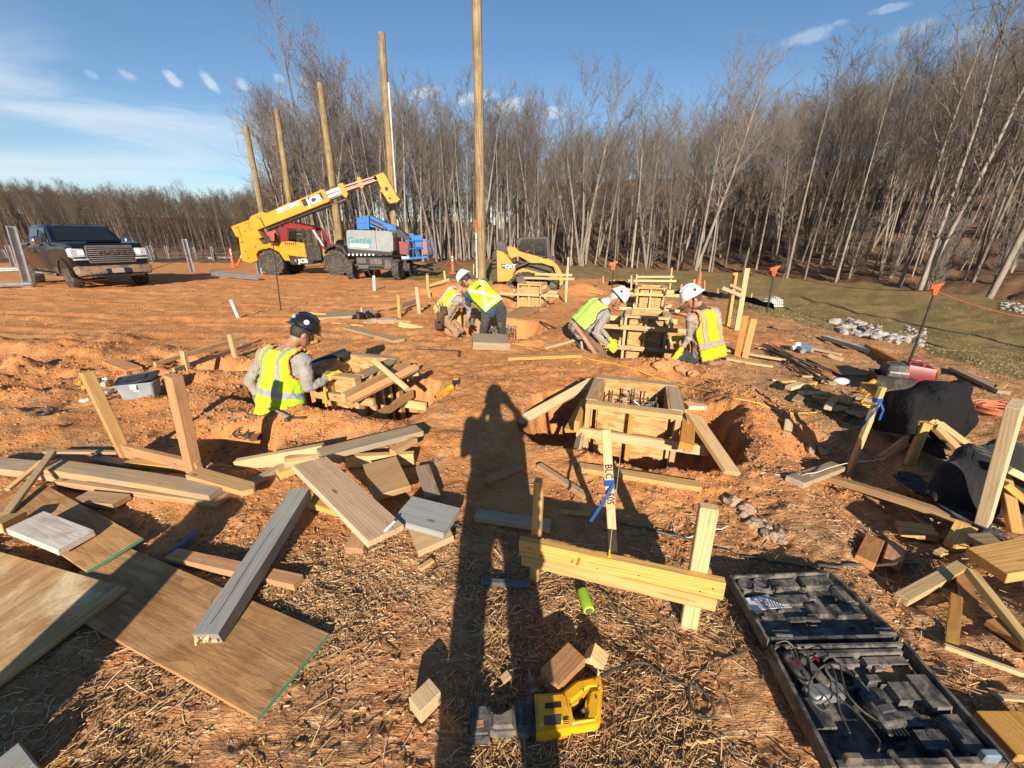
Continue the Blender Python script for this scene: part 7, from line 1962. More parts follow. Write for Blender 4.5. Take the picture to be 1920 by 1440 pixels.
q = text_part('TEKTRO', .022, Matrix.Translation(a + V(0, 0, .004)) @ Matrix.Rotation(ang_ + R(75), 4, 'Z'), INK, None, depth=.0006, bold=.0006); q.parent = lf
for k in range(5):
    a = tcp(TP1, .20 + k * .02, .50 + k * .008, .052); m = MB(); m.box((0, 0, 0), (.045, .0022, .0008)); q = m.build('printed_line', INK, lf); q.matrix_basis = Matrix.Translation(a + V(0, 0, .003)) @ Matrix.Rotation(ang_ + R(75), 4, 'Z')
# drill, charger and leads in the tray
d = thing('cordless_tool', 'black hand tool with red trim lying in the left of the tray', 'power tool', tcp(TP2, .14, .16, .02))
M_ = pmat(d).inverted()
def dd(u, v, z): return M_ @ tcp(TP2, u, v, z)
m = MB(); capsule(m, dd(.10, .14, .05), dd(.13, .34, .05), .022, .020, 10); m.build('motor_body', BLKP, d, True)
m = MB(); capsule(m, dd(.20, .16, .045), dd(.25, .38, .045), .020, .018, 10); m.build('handle', BLKP, d, True)
m = MB(); m.beam(dd(.11, .44, .035), dd(.33, .42, .035), .05, .04, bev=.008); m.build('battery_base', plain('tool_grey', (.16, .17, .18), .4, .2), d, True)
for (u, v) in ((.10, .19), (.245, .16)):
    m = MB(); m.beam(dd(u, v, .072), dd(u + .02, v + .05, .072), .010, .004); m.build('red_trim', REDP, d)
m = MB(); m.beam(dd(.12, .36, .035), dd(.14, .42, .035), .04, .03, bev=.006); m.build('neck', BLKP, d, True)
ch_ = thing('battery_charger', 'square black battery charger in the middle of the tray', 'charger', tcp(TP2, .50, .62, .01)); M_ = pmat(ch_).inverted()
m = MB(); m.beam(dd(.47, .54, .045), dd(.50, .74, .045), .085, .055, bev=.01); m.build('case', BLKP, ch_, True)
m = MB(); m.beam(dd(.475, .60, .076), dd(.485, .66, .076), .045, .008, bev=.002); m.build('socket', GREYD, ch_)
m = MB()
for k in range(5): p_ = dd(.455 + k * .022, .765, .035); m.box(p_, (.006, .02, .03))
m.build('vent', BLK, ch_)
for i, pts_ in enumerate(([(.05, .01), (.12, .0), (.17, .05), (.14, .2), (.10, .36), (.20, .56), (.12, .62), (.06, .55), (.10, .42), (.26, .24), (.34, .22), (.30, .38), (.22, .60), (.20, .78)], [(.30, .20), (.36, .16), (.42, .20), (.38, .30), (.30, .50), (.34, .62), (.42, .70), (.40, .82)], [(.18, .10), (.22, .16), (.18, .30), (.24, .48), (.30, .66), (.34, .86), (.30, .90)])):
    m = MB(); P_ = [tcp(TP2, u, v, .065 + .012 * math.sin(k * 1.9)) for k, (u, v) in enumerate(pts_)]
    sm_ = []
    for k in range(len(P_) - 1):
        for j in range(5): sm_.append(P_[k].lerp(P_[k + 1], j / 5))
    sm_.append(P_[-1])
    for _ in range(3): sm_ = [sm_[0]] + [(sm_[k - 1] + sm_[k] * 2 + sm_[k + 1]) / 4 for k in range(1, len(sm_) - 1)] + [sm_[-1]]
    m.tube(sm_, .0030, 6); tag(m.build('lead', CORDB, None, True), ['black charger lead looped over the tool in the tray', 'shorter black lead near the charger', 'thin lead hanging over the near wall of the tray'][i], 'cable')
m = MB(); m.beam(tcp(TP2, .40, .56, .05), tcp(TP2, .44, .80, .05), .012, .006, bev=.002); tag(m.build('saw_blade', GALVD), 'narrow steel blade standing in the tray beside the charger', 'blade')

# string reel, clear tube, blue can, battery drills
c = GP(1098, 1126, .028); r_ = thing('string_reel', 'lime green reel of mason line under the front batter board', 'string reel', c)
dx_ = V(.12, -.99, 0); m = MB(); m.lathe([(.018, -.05), (.024, -.048), (.026, -.03), (.024, .0), (.026, .03), (.024, .048), (.018, .05)], (0, 0, 0), dx_, 14); m.build('wound_line', LIME, r_, 40)
m = MB(); m.lathe([(.008, .050), (.016, .050), (.016, .054), (.008, .054)], (0, 0, 0), dx_, 12); m.build('core', GREYD, r_)
m = MB(); a, b = GP(902, 1090, .02), GP(992, 1096, .02); m.beam(a, b, .034, .022, bev=.006); q = m.build('plastic_tube', plain('smoky_plastic', (.10, .10, .11), .15, 0, None)); tag(q, 'dark clear plastic tube lying in the shadow left of the batter board', 'tube')
for i, (px, py) in enumerate(((796, 714), (843, 722))):
    pass
dr = thing('cordless_drill', 'yellow and black cordless drill on the bare clay between the two front forms', 'drill', GP(838, 726)); M_ = pmat(dr).inverted()
a, b, c2, e = [M_ @ GP(*p) for p in ((820, 735, .05), (846, 722, .06), (852, 716, .05), (868, 733, .03))]
m = MB(); capsule(m, a, b, .022, .03, 10); m.build('motor_body', TOOLY, dr, True); m = MB(); m.cyl(a + (a - b).normalized() * .02, a + (a - b).normalized() * .06, .02, .012, 10); m.build('chuck', BLK, dr, True)
m = MB(); m.beam(b, c2 + V(.02, .04, 0), .03, .035, bev=.01); m.build('handle', BLK, dr, True); m = MB(); m.box(c2 + V(.01, .035, -.005), (.075, .05, .05), bev=.012); m.build('battery', BLK, dr, True); m = MB(); m.box(c2 + V(.01, .035, .023), (.06, .04, .01), bev=.004); m.build('battery_top', TOOLY, dr, True)
# carpenter's square
sq = thing('framing_square', 'grey steel framing square lying on the clay', 'framing square', GP(820, 658)); M_ = pmat(sq).inverted()
a, b, c2 = [M_ @ GP(*p) for p in ((780, 656, .015), (862, 658, .015), (861, 671, .015))]; m = MB(); m.beam(a, b, .035, .006); m.build('blade', GALVD, sq); m = MB(); m.beam(b, c2, .035, .006); m.build('tongue', GALVD, sq)
# hammer by the seated man, yellow bar in his hand, cup tool
hm = thing('claw_hammer', 'claw hammer with a wooden handle on the rim of the left pit', 'hammer', GP(525, 775)); M_ = pmat(hm).inverted()
a, b, c2, e = [M_ @ GP(*p) for p in ((492, 764, .04), (515, 770, .04), (545, 782, .03), (563, 786, .05))]
m = MB(); m.cyl(a, b, .017, .014, 10); m.build('handle', WOODY, hm, True); m = MB(); m.cyl(b, c2, .009, n=8); m.build('shaft', GALV, hm, True); m = MB(); m.beam(c2 + V(-.02, -.05, 0), c2 + V(.0, .02, .0), .03, .03, bev=.006); m.beam(c2, e + V(.02, .03, 0), .028, .012, bev=.003); m.build('head', GALVD, hm, True)
m = MB(); m.cyl(WY(606, 705, 3.30), WY(613, 770, 3.20), .011, n=8); tag(m.build('yellow_bar', TOOLY, None, True), 'slim yellow bar held in the seated worker\'s gloved right hand', 'bar')
tp = thing('trowel_bucket_lid', 'dark wire coil and small round tin lying on the churned clay', 'coil', GP(475, 832)); M_ = pmat(tp).inverted(); rg = random.Random(2)
m = MB(); c = M_ @ GP(462, 828, .03)
for k in range(5): m.tube([c + V(math.cos(a_) * (.06 + .006 * k), math.sin(a_) * (.055 + .004 * k), .01 * k + .012 * math.sin(a_ * 2 + k)) for a_ in [i * .42 for i in range(16)]], .004, 5)
m.tube([c, c + V(.06, .12, .08), c + V(.09, .2, .12)], 0, 6, rs=[.012, .010, .004]); m.build('wire_coil', CORDB, tp, True)
m = MB(); m.lathe([(.045, 0), (.046, .03), (.040, .031), (.038, .02), (.001, .018)], M_ @ GP(482, 836, .01), (.1, -.3, 1), 16); m.build('tin', plain('rusty_tin', (.22, .11, .06), .6, .4), tp, 40)
tp.name = 'wire_coil'
# tote
def tote():
    c = GP(268, 742); t = thing('storage_tote', 'grey translucent storage tote with its black lid ajar, beside the left stake', 'tote', c, R(22)); s = .31
    m = MB(); a, b = .155, .105
    def rr(sx, sy, z, r=.03, n=4):
        o = []
        for (cx, cy, a0) in ((sx - r, sy - r, 0), (-sx + r, sy - r, 90), (-sx + r, -sy + r, 180), (sx - r, -sy + r, 270)):
            for k in range(n + 1): q = R(a0 + 90 * k / n); o.append((cx + math.cos(q) * r, cy + math.sin(q) * r, z))
        return o
    rings = [rr(a * .84, b * .84, 0), rr(a * .97, b * .97, .15), rr(a * 1.05, b * 1.06, .152), rr(a * 1.05, b * 1.06, .168), rr(a * .98, b * .98, .168), rr(a * .95, b * .95, .15), rr(a * .82, b * .82, .006)]
    n = len(rings[0]); m.add([p for r in rings for p in r], [(i * n + k, i * n + (k + 1) % n, (i + 1) * n + (k + 1) % n, (i + 1) * n + k) for i in range(len(rings) - 1) for k in range(n)] + [tuple(range(n))[::-1], tuple(range((len(rings) - 1) * n, len(rings) * n))])
    m.build('tub', TOTE, t, 40)
    m = MB(); ring = [rr(a * 1.08, b * 1.1, 0), rr(a * 1.08, b * 1.1, .018), rr(a * .95, b * .95, .022), rr(a * .9, b * .9, .014)]
    m.add([p for r in ring for p in r], [(i * n + k, i * n + (k + 1) % n, (i + 1) * n + (k + 1) % n, (i + 1) * n + k) for i in range(3) for k in range(n)] + [tuple(range(n))[::-1], tuple(range(3 * n, 4 * n))])
    m.box((.0, 0, .02), (.16, .10, .006), bev=.003); l = m.build('lid', BLK, t, 40); l.location = (-.01, .03, .178); l.rotation_euler = (R(5), R(-5), R(6))
    m = MB(); m.box((0, -b * 1.06, .135), (.05, .014, .05), bev=.004); m.build('latch', WHT, t, True); m = MB(); m.box((0.01, -b * .96, .09), (.045, .004, .008)); m.build('label_strip', WHTB, t)
tote()
# bag of fittings beside the tote
bg_ = thing('parts_pile', 'small heap of white fittings and a yellow tape measure left of the tote', 'fittings', GP(205, 738)); M_ = pmat(bg_).inverted()
for (px, py, z, nm, mt, sz) in ((196, 722, .05, 'fitting', WHT, (.09, .04, .04)), (204, 734, .03, 'fitting', GREYM, (.08, .05, .04)), (198, 712, .06, 'fitting', WHT, (.05, .05, .03)), (185, 712, .06, 'fitting', GREYD, (.04, .10, .03)), (158, 725, .03, 'tape_measure', TOOLY, (.05, .045, .045)), (150, 716, .02, 'tape_measure', TOOLY, (.03, .03, .03))):
    m = MB(); m.box((0, 0, 0), sz, Matrix.Rotation(px * .7, 3, 'Z'), bev=.008); q = m.build(nm, mt, bg_, True); q.location = M_ @ GP(px, py, z)
m = MB(); c = GP(85, 776, .01)
for k in range(3): m.tube([c + V(math.cos(a_) * (.05 + .006 * k), math.sin(a_) * .045, .006 + .006 * k) for a_ in [i * .45 for i in range(15)]], .007, 6)
tag(m.build('hose_ring', BLK, None, True), 'black ring of hose lying on the clay at the left', 'hose')
m = MB(); c = GP(158, 752, .02); m.ball(c, (.05, .03, .02), n=8, m=6); m.ball(c + V(.03, .01, .005), (.02, .02, .02), n=8, m=5); tag(m.build('crumpled_film', plain('clear_film', (.5, .46, .4), .15)), 'crumpled clear plastic bottle left of the stake', 'bottle')

# pipes standing in the clay
def pipe(label, foot, top, r, mat=WHT, dy=0):
    f = GP(*foot); tp_ = WY(top[0], top[1], f.y + dy); t = thing('stub_pipe', label, 'pipe', f); m = MB(); d_ = tp_ - f
    m.lathe([(r, -.1), (r, d_.length), (r * .8, d_.length), (r * .8, d_.length - .06), (.001, d_.length - .061)], (0, 0, 0), d_, 14); m.build('pipe_wall', mat, t, 40); return t
pipe('leaning grey-white stub pipe at the left of the clay', (447, 596), (433, 562), .035, plain('pvc_grey', (.50, .50, .50), .4)); pipe('upright white stub pipe near the orange cone', (702, 545), (701, 517), .045)
m = MB(); a = GP(895, 521); b = WY(893, 436, a.y); t = thing('marker_post', 'white pipe with black rings and an orange wrapped top beside the nearest pole', 'marker post', a)
m.cyl((0, 0, -.1), b - a, .05, n=10); m.build('pipe_wall', WHT, t, True); m = MB(); c = WY(893, 412, a.y) - a; m.cyl(b - a, c, .075, n=8); m.build('orange_wrap', ORG, t, True)
for f in (.25, .55, .85): m = MB(); q = (b - a) * f; m.cyl(q, q + V(0, 0, .03), .053, n=10); m.build('black_ring', BLK, t, True)
# cones and delineators
def cone(label, foot, h, band=True, group=None):
    f = GP(*foot); t = thing('traffic_cone', label, 'traffic cone', f, 0, group); m = MB(); k = h / .9
    m.lathe([(.16 * k, .03), (.035 * k, h - .02), (.025 * k, h)], (0, 0, 0), (0, 0, 1), 16); m.box((0, 0, .015), (.36 * k, .36 * k, .03), bev=.008); m.build('body', ORG, t, 40)
    if band:
        m = MB(); r1, r2 = .16 - .125 * .55, .16 - .125 * .72; m.lathe([(r1 * k + .004, h * .56), (r2 * k + .004, h * .72)], (0, 0, 0), (0, 0, 1), 16); m.build('reflective_band', WHTB, t, True)
    return t
cone('orange cone with a thin pale stripe in front of the boom lift', (709, 517), 1.0); cone('orange cone poking up behind the white hard hat on the right', (1306, 556), .75, False)
def delin(label, foot, top, x=0):
    f = GP(*foot); tp_ = WY(*top, f.y); t = thing('delineator', label, 'delineator', f); h = tp_.z - f.z; m = MB()
    m.lathe([(.20, 0), (.20, .05), (.09, .08), (.08, h * .5), (.05, h * .55), (.045, h)], (0, 0, 0), (tp_ - f), 12); m.build('tube_post', ORG, t, 40)
    for q in (.68, .84): m = MB(); d_ = (tp_ - f); m.lathe([(.056, h * q), (.056, h * (q + .08))], (0, 0, 0), d_, 12); m.build('white_band', WHTB, t, True)
delin('orange delineator post left of the telehandler, nearest', (438, 501), (431, 465)); delin('fallen-over orange delineator against the telehandler tail', (446, 497), (456, 472)); delin('orange and white delineator behind the bent-over workers', (849, 513), (848, 478))
# orange rope lines
def rope(label, pts, r=.012, mat=ROPE):
    m = MB(); m.tube(pts, r, 5); return tag(m.build('rope', mat, None, True), label, 'rope')
def sag(a, b, s, n=10): return [a.lerp(b, i / n) - V(0, 0, s * 4 * (i / n) * (1 - i / n)) for i in range(n + 1)]
yA = GP(848, 513).y
rope('orange rope sagging either side of the delineator behind the workers', sag(WY(818, 505, yA), WY(848, 480, yA), .15) + sag(WY(848, 480, yA), WY(892, 500, yA), .25)[1:], .02)
# black whips with orange tops
def whip(label, foot, top, fl=(.10, .03, .05), r=.012, flagc=ORG, lean=0):
    f = GP(*foot); tp_ = WY(top[0], top[1], f.y + lean); t = thing('flag_whip', label, 'marker rod', f); m = MB(); m.cyl((0, 0, -.1), tp_ - f, r * 1.2, r, 8); m.build('rod', BLK, t, True)
    m = MB(); d_ = tp_ - f; s = (GP(foot[0], foot[1]).length) / 5
    m.prism([(-.045 * s, .0), (.045 * s, .03 * s), (.05 * s, .055 * s), (-.05 * s, .03 * s)], d_, (1, 0, 0), (0, 0, 1), (0, 1, 0), .012); m.prism([(-.015 * s, -.05 * s), (.015 * s, -.05 * s), (.03 * s, .03 * s), (-.03 * s, .02 * s)], d_, (1, 0, 0), (0, 0, 1), (0, 1, 0), .02); m.build('orange_flag', flagc, t); return t
wp = whip('long black rod with an orange cap standing by the red generator', (1703, 686), (1755, 542), r=.012); whip('black rod with an orange cap in front of the white inlet cage', (1438, 586), (1452, 508), r=.014); whip('thin black rod with a small flag behind the left kneeling worker', (1148, 548), (1150, 498), r=.014)
whip('black rod with a red-orange cap standing in front of the telehandler', (526, 582), (510, 442), r=.012, flagc=plain('cap_red', (.6, .06, .03), .5))
a, b, c = WY(1452, 508, GP(1438, 586).y), WY(1755, 545, GP(1703, 686).y), WY(1960, 600, 4.4); d0 = WY(1365, 505, 13)
rope('red-orange rope strung between the black rods on the right', sag(d0, a, .1) + sag(a, b, .12)[1:] + sag(b, c, .05)[1:], .005)
# inlet cage
cg = thing('inlet_cage', 'white domed inlet protection cage in the swale', 'inlet cage', GP(1448, 574)); m = MB(); w_ = .30
for k in range(-3, 4):
    x = k * .09; hh_ = .42 * math.sqrt(max(.1, 1 - (k / 4.4) ** 2)); m = MB(); m.tube([(x, -.25, 0), (x, -.24, hh_ * .7), (x, -.12, hh_), (x, .12, hh_), (x, .24, hh_ * .7), (x, .25, 0)], .014, 5); m.build('rib', WHT, cg, True)
for z, s in ((.04, 1), (.17, 1), (.30, .93)): m = MB(); m.tube([(-.30 * s, -.26, z), (.30 * s, -.26, z), (.30 * s, .26, z), (-.30 * s, .26, z), (-.30 * s, -.26, z)], .014, 5); m.build('hoop', WHT, cg, True)
m = MB(); m.box((0, 0, .03), (.68, .58, .07), bev=.01); m.build('base', plain('block_grey', (.45, .42, .36), .8), cg)
# silt-fence cloth humps
for i, pts_ in enumerate(([(1142, 536), (1160, 533), (1185, 541), (1200, 545)], [(1270, 553), (1290, 547), (1325, 556), (1352, 560), (1395, 566), (1450, 580)], [(775, 498), (790, 501), (812, 508)])):
    P_ = [GP(*p, .0) for p in pts_]; m = MB(); vs = []
    for j in range(len(P_) - 1):
        for k in range(6):
            p = P_[j].lerp(P_[j + 1], k / 6); vs.append(p)
    vs.append(P_[-1]); rg = random.Random(i); n = len(vs); V2 = []
    for p in vs:
        hh_ = .12 + .08 * rg.random(); V2 += [p + V(0, -.06, -.03), p + V(rg.gauss(0, .02), -.02, hh_), p + V(0, .10, hh_ * .8), p + V(0, .22, -.03)]
    m.add(V2, [(j * 4 + k, j * 4 + k + 1, (j + 1) * 4 + k + 1, (j + 1) * 4 + k) for j in range(n - 1) for k in range(3)]); tag(m.build('silt_fence', BLACKC, None, True), ['black slumped silt-fence cloth behind the left kneeling worker', 'black slumped silt-fence cloth running to the white inlet cage', 'dark slumped cloth by the boom lift'][i], 'silt fence')
# yellow cords
def cord(label, pts, r=.006, mat=CORDY, dz=.012, seed=1, wob=.006): m = MB(); m.tube(tubepts(pts, dz, wob, 7, seed), r, 6); return tag(m.build('extension_cord', mat, None, True), label, 'cord')
cord('yellow extension cord snaking from the middle pit over the clay to the right', [(1100, 672), (1135, 682), (1180, 690), (1225, 705), (1275, 722), (1330, 735), (1375, 745), (1415, 757), (1450, 768), (1486, 775), (1540, 772), (1562, 765)], .007)
cord('yellow cord looped over the half-buried plank', [(1036, 655), (1058, 662), (1076, 668), (1092, 676), (1086, 682), (1064, 672), (1040, 660), (990, 650), (960, 645)], .006, seed=2)
cord('yellow cord loop behind the leaning grade stake', [(1562, 752), (1600, 758), (1640, 765), (1680, 775), (1700, 778), (1660, 792), (1645, 790), (1620, 780), (1640, 772)], .009, seed=3)
cord('second yellow cord crossing the scrap heap', [(1560, 748), (1590, 752), (1620, 760), (1655, 770), (1690, 782)], .009, seed=4); cord('yellow cord rising in a loop near the plug', [(1612, 762), (1622, 745, .06), (1640, 735, .08), (1660, 742, .05), (1668, 752)], .008, seed=9)
cord('dark tangled cord in the scrap heap', [(1520, 750), (1535, 758), (1530, 770), (1550, 775), (1570, 765), (1590, 775), (1600, 790), (1610, 795), (1596, 780), (1585, 790), (1610, 788)], .006, CORDB, seed=5, wob=.015); cord('dark cord beside the long rebar', [(1525, 680), (1545, 705), (1580, 735), (1610, 752)], .005, CORDB, seed=6)
cord('yellow cord along the pit by the wooden crate lid', [(885, 648), (892, 636), (905, 622), (925, 619), (945, 622)], .006, seed=7); cord('black hose lying from the front board to the tool case', [(1130, 975), (1225, 995), (1300, 1018), (1340, 1032), (1420, 1052), (1500, 1062), (1600, 1062), (1720, 1058)], .006, CORDB, seed=8)
cord('dark thin line across the straw in front of the right stake', [(1100, 1075), (1150, 1135), (1200, 1190), (1235, 1245)], .0035, CORDB, seed=11)
cord('pale root lying on the soil below the tool case', [(1290, 1395), (1305, 1400), (1330, 1392)], .004, WOODP, seed=12); cord('pale string curling on the clay right of the nearest form', [(1262, 985), (1268, 1000), (1290, 1010), (1330, 995), (1365, 990)], .0025, STRW, seed=13)
cord('thin pale string across the soil by the grade stake', [(1420, 885), (1500, 890), (1590, 870, .1), (1640, 868, .06), (1662, 862, .03)], .003, STRW, seed=14)
pl = thing('cord_plug', 'yellow plug lying by the black bin', 'plug', GP(1633, 722)); m = MB(); M_ = pmat(pl).inverted(); capsule(m, M_ @ GP(1625, 726, .05), M_ @ GP(1640, 714, .07), .030, .026, 10); m.build('plug_body', TOOLY, pl, True); m = MB(); m.tube([M_ @ GP(1625, 726, .05), M_ @ GP(1616, 735, .01)], .008, 6); m.build('cord_end', CORDY, pl, True)
# salmon hose coil
m = MB(); c = GP(1866, 778, .03); rg = random.Random(4); P_ = []
for i in range(150):
    a_ = i * .30; r_ = .13 + .035 * math.sin(i * .13) + rg.gauss(0, .004); P_.append(c + V(math.cos(a_) * r_ * 1.1, math.sin(a_) * r_ * .9, .01 + .03 * abs(math.sin(i * .07)) + i * .0003))
m.tube(P_, .006, 6); tag(m.build('hose_coil', CORDO, None, True), 'coil of salmon-orange air hose on the straw at the right', 'hose')
# rebar bundle
rg = random.Random(9)
for i in range(16):
    a = GP(1440 + rg.uniform(-12, 12), 645 + rg.uniform(0, 18), .015 + .01 * (i % 4)); b = GP(1545 + rg.uniform(-15, 25), 706 + rg.uniform(-12, 14), .015 + .01 * (i % 4))
    m = MB(); m.tube([a, a.lerp(b, .5) + V(0, 0, .01), b], .0075, 5); tag(m.build('rebar_rod', REBAR, None, True), 'dark rebar rod in the loose bundle on the straw', 'rebar', 'rebar rods of the bundle')
m = MB(); a = GP(968, 600, .06); m.tube([GP(1012, 602, .06), GP(1042, 616, .02)], .016, 6); tag(m.build('steel_bar', BLK, None, True), 'dark steel bar end sticking out left of the kneeling worker\'s pit', 'bar')
# level and bars at the left kneeling man
lv = thing('spirit_level', 'red-brown spirit level propped beside the left kneeling worker', 'level', WY(1095, 640, 5.3)); M_ = pmat(lv).inverted(); a, b = M_ @ WY(1076, 606, 5.35), M_ @ WY(1117, 664, 5.05)
m = MB(); m.beam(a, b, .05, .022, (-.3, -.9, .3), bev=.003); m.build('body', plain('level_red_brown', (.33, .16, .09), .5), lv); m = MB(); q = a.lerp(b, .5) + V(-.004, -.012, 0); m.beam(q - (b - a).normalized() * .02, q + (b - a).normalized() * .02, .02, .006, (-.3, -.9, .3)); m.build('vial', LIME, lv)
for i, (p, q) in enumerate((((1080, 640), (1096, 668)), ((1090, 640), (1093, 668)))): m = MB(); m.beam(WY(*p, 5.3), WY(*q, 5.15), .03, .012, (0, -1, 0)); tag(m.build('steel_square', GALV if i else BLK), ['black bar tool beside the spirit level', 'shiny steel bar tool beside the spirit level'][i], 'tool')
# tool belt heap
tb = thing('tool_belt', 'heap of dark tool belts and pouches on the clay in front of the planks', 'tool belt', GP(690, 600)); rg = random.Random(6)
for i in range(9):
    m = MB(); c = V(-.24 + .06 * i + rg.gauss(0, .01), rg.gauss(0, .05), .05 + .06 * math.sin(math.pi * (i + .5) / 9)); m.box((0, 0, 0), (rg.uniform(.08, .13), .09, rg.uniform(.10, .17)), Euler((rg.gauss(0, .3), rg.gauss(0, .4), rg.random() * 3)).to_matrix(), bev=.02)
    q = m.build('pouch', [BLACKC, LEATH, BLACKC][i % 3], tb, True); q.location = c
m = MB(); m.box((-.12, .02, .20), (.03, .012, .12), Matrix.Rotation(.2, 3, 'Y'), bev=.003); m.build('tool_handle', WOODP, tb)
for s in (-1, 1): m = MB(); m.tube([(.0, .0, .18), (.05 * s + .03, -.02, .22), (.09 * s, -.04, .16)], .012, 6); m.build('plier_grip', BELTB, tb, True)
# belt of the third man
bl_ = thing('tool_pouch', 'brown leather tool pouch with red handles hanging at the hip of the bending worker', 'tool pouch', WY(825, 590, 6.75)); M_ = pmat(bl_).inverted()
for (px, py, z) in ((826, 596, .20), (822, 608, .16), (832, 582, .14)): m = MB(); m.box(M_ @ WY(px, py, 6.72), (.13, .09, z), bev=.02); m.build('pouch', LEATH, bl_, True)
m = MB()
for k in range(3): a = M_ @ WY(820 + k * 5, 576, 6.70); m.cyl(a, a + V(-.02, 0, .10), .008, n=6)
m.build('red_handle', plain('handle_red', (.25, .02, .02), .4), bl_, True)
# generator and bin
gp = GP(1690, 728); t = thing('generator', 'black and red portable generator behind the black jacket', 'generator', (gp.x, gp.y + .05, gp.z), R(-25)); t.scale = (.74, .74, .74)
m = MB(); loft(m, [(-.22, [(-.13, .02), (.13, .02), (.15, .18), (.12, .30), (-.12, .30), (-.15, .18)]), (-.20, [(-.15, 0), (.15, 0), (.17, .18), (.13, .33), (-.13, .33), (-.17, .18)]), (.0, [(-.16, 0), (.16, 0), (.18, .20), (.14, .36), (-.14, .36), (-.18, .20)])]); m.build('black_housing', BLKP, t, 40)
m = MB(); loft(m, [(.002, [(-.15, 0), (.15, 0), (.175, .20), (.13, .37), (-.13, .37), (-.175, .20)]), (.30, [(-.14, 0), (.14, 0), (.16, .18), (.12, .34), (-.12, .34), (-.16, .18)]), (.34, [(-.10, .04), (.10, .04), (.12, .16), (.09, .27), (-.09, .27), (-.12, .16)])]); m.build('red_housing', REDP, t, 40)
m = MB(); m.tube([(.04, 0, .35), (.05, 0, .40), (.09, 0, .415), (.17, 0, .41), (.21, 0, .34)], .016, 8, flat=1.4); m.build('carry_handle', REDP, t, True)
for k in range(5): m = MB(); m.box((-.225, 0, .06 + .045 * k), (.01, .20, .012)); m.build('vent_slat', GREYD, t)
text_part('POWERMATE', .035, Matrix.Translation((-.10, -.185, .25)) @ Matrix.Rotation(R(90), 4, 'X'), WHTB, t)
b_ = GP(1660, 725); t = thing('plastic_bin', 'low black plastic bin in front of the generator', 'bin', (b_.x + .02, b_.y, b_.z), R(-25)); m = MB()
for (c, d_) in (((0, -.12, .07), (.30, .012, .15)), ((0, .12, .07), (.30, .012, .15)), ((-.15, 0, .07), (.012, .25, .15)), ((.15, 0, .07), (.012, .25, .15)), ((0, 0, .006), (.30, .24, .01)), ((0, -.13, .145), (.33, .02, .012)), ((0, .13, .145), (.33, .02, .012))): m.box(c, d_, bev=.003)
m.build('tub', BLK, t)
# draped cloths, let fall over what carries them
def cloth(label, name, c, su, sv, n, cols, mat, yaw=0, seed=0, steps=230, crumple=.09):
    """a sheet su x sv dropped from around c over capsules cols [(A, B, r)] and the ground"""
    r = np.random.RandomState(seed); nu, nv = n, int(n * sv / su); u, v = np.meshgrid(np.linspace(-.5, .5, nu), np.linspace(-.5, .5, nv), indexing='ij')
    k = .72; X = u * su * k; Y = v * sv * k; cy, sy = math.cos(yaw), math.sin(yaw)
    P = np.stack([c.x + X * cy - Y * sy, c.y + X * sy + Y * cy, c.z + (fbm((u + seed) * 7, (v + 3) * 7, 3, seed) - .5) * crumple * 4], -1); Vv = np.zeros_like(P)
    du, dv = su / (nu - 1), sv / (nv - 1); dd = math.hypot(du, dv)
    def con(a, b, L0, st, st2=None):
        A, B = P[a], P[b]; d = B - A; l = np.linalg.norm(d, axis=-1, keepdims=True) + 1e-9; w = np.where(l > L0, st, st if st2 is None else st2); q = d * ((l - L0) / l * .5 * w); P[a] += q; P[b] -= q
    S = np.s_
    for it in range(steps):
        Vv[..., 2] -= 9.8 * .008; Vv *= .985; old = P.copy(); P += Vv * .008
        for _ in range(6):
            for o in (0, 1):
                m_ = (nu - o) // 2 * 2; con(S[o:o + m_:2, :], S[o + 1:o + m_:2, :], du, 1.0); m_ = (nv - o) // 2 * 2; con(S[:, o:o + m_:2], S[:, o + 1:o + m_:2], dv, 1.0)
            con(S[:-1:2, :-1:2], S[1::2, 1::2] if nu % 2 == 0 and nv % 2 == 0 else S[1::2, 1::2], dd, .5); con(S[1::2, :-1:2], S[:-1:2, 1::2], dd, .5)
            for o in (0, 1, 2, 3):
                a_ = np.arange(o, nu - 2, 4); con(S[a_, :], S[a_ + 2, :], du * 2, 0, .03); a_ = np.arange(o, nv - 2, 4); con(S[:, a_], S[:, a_ + 2], dv * 2, 0, .03)
            for (A, B, rr) in cols:
                A_, B_ = np.array(A), np.array(B); d = B_ - A_; t = np.clip(((P - A_) @ d) / (d @ d), 0, 1)[..., None]; q = P - (A_ + t * d); l = np.linalg.norm(q, axis=-1, keepdims=True) + 1e-9; P[:] = np.where(l < rr, A_ + t * d + q / l * rr, P)
            P[..., 2] = np.maximum(P[..., 2], zg)
        Vv = (P - old) / .008
        touch = np.zeros(P.shape[:2], bool)
        for (A, B, rr) in cols:
            A_, B_ = np.array(A), np.array(B); d = B_ - A_; t = np.clip(((P - A_) @ d) / (d @ d), 0, 1)[..., None]; touch |= np.linalg.norm(P - (A_ + t * d), axis=-1) < rr + .006
        Vv[touch] *= .25; Vv[P[..., 2] <= zg + .002] *= .2
    m = MB(); idx = lambda i, j: i * nv + j
    m.add([tuple(q) for q in P.reshape(-1, 3)], [(idx(i, j), idx(i + 1, j), idx(i + 1, j + 1), idx(i, j + 1)) for i in range(nu - 1) for j in range(nv - 1)])
    o = m.build(name, mat, None, True); q = o.modifiers.new('s', 'SMOOTH'); q.iterations = 2; q.factor = .4; q = o.modifiers.new('t', 'SOLIDIFY'); q.thickness = .012; q.offset = 0; q = o.modifiers.new('b', 'SUBSURF'); q.levels = q.render_levels = 1
    return tag(o, label, name)
yj = GP(1745, 850).y; zg = gs(1.9, yj) + .012
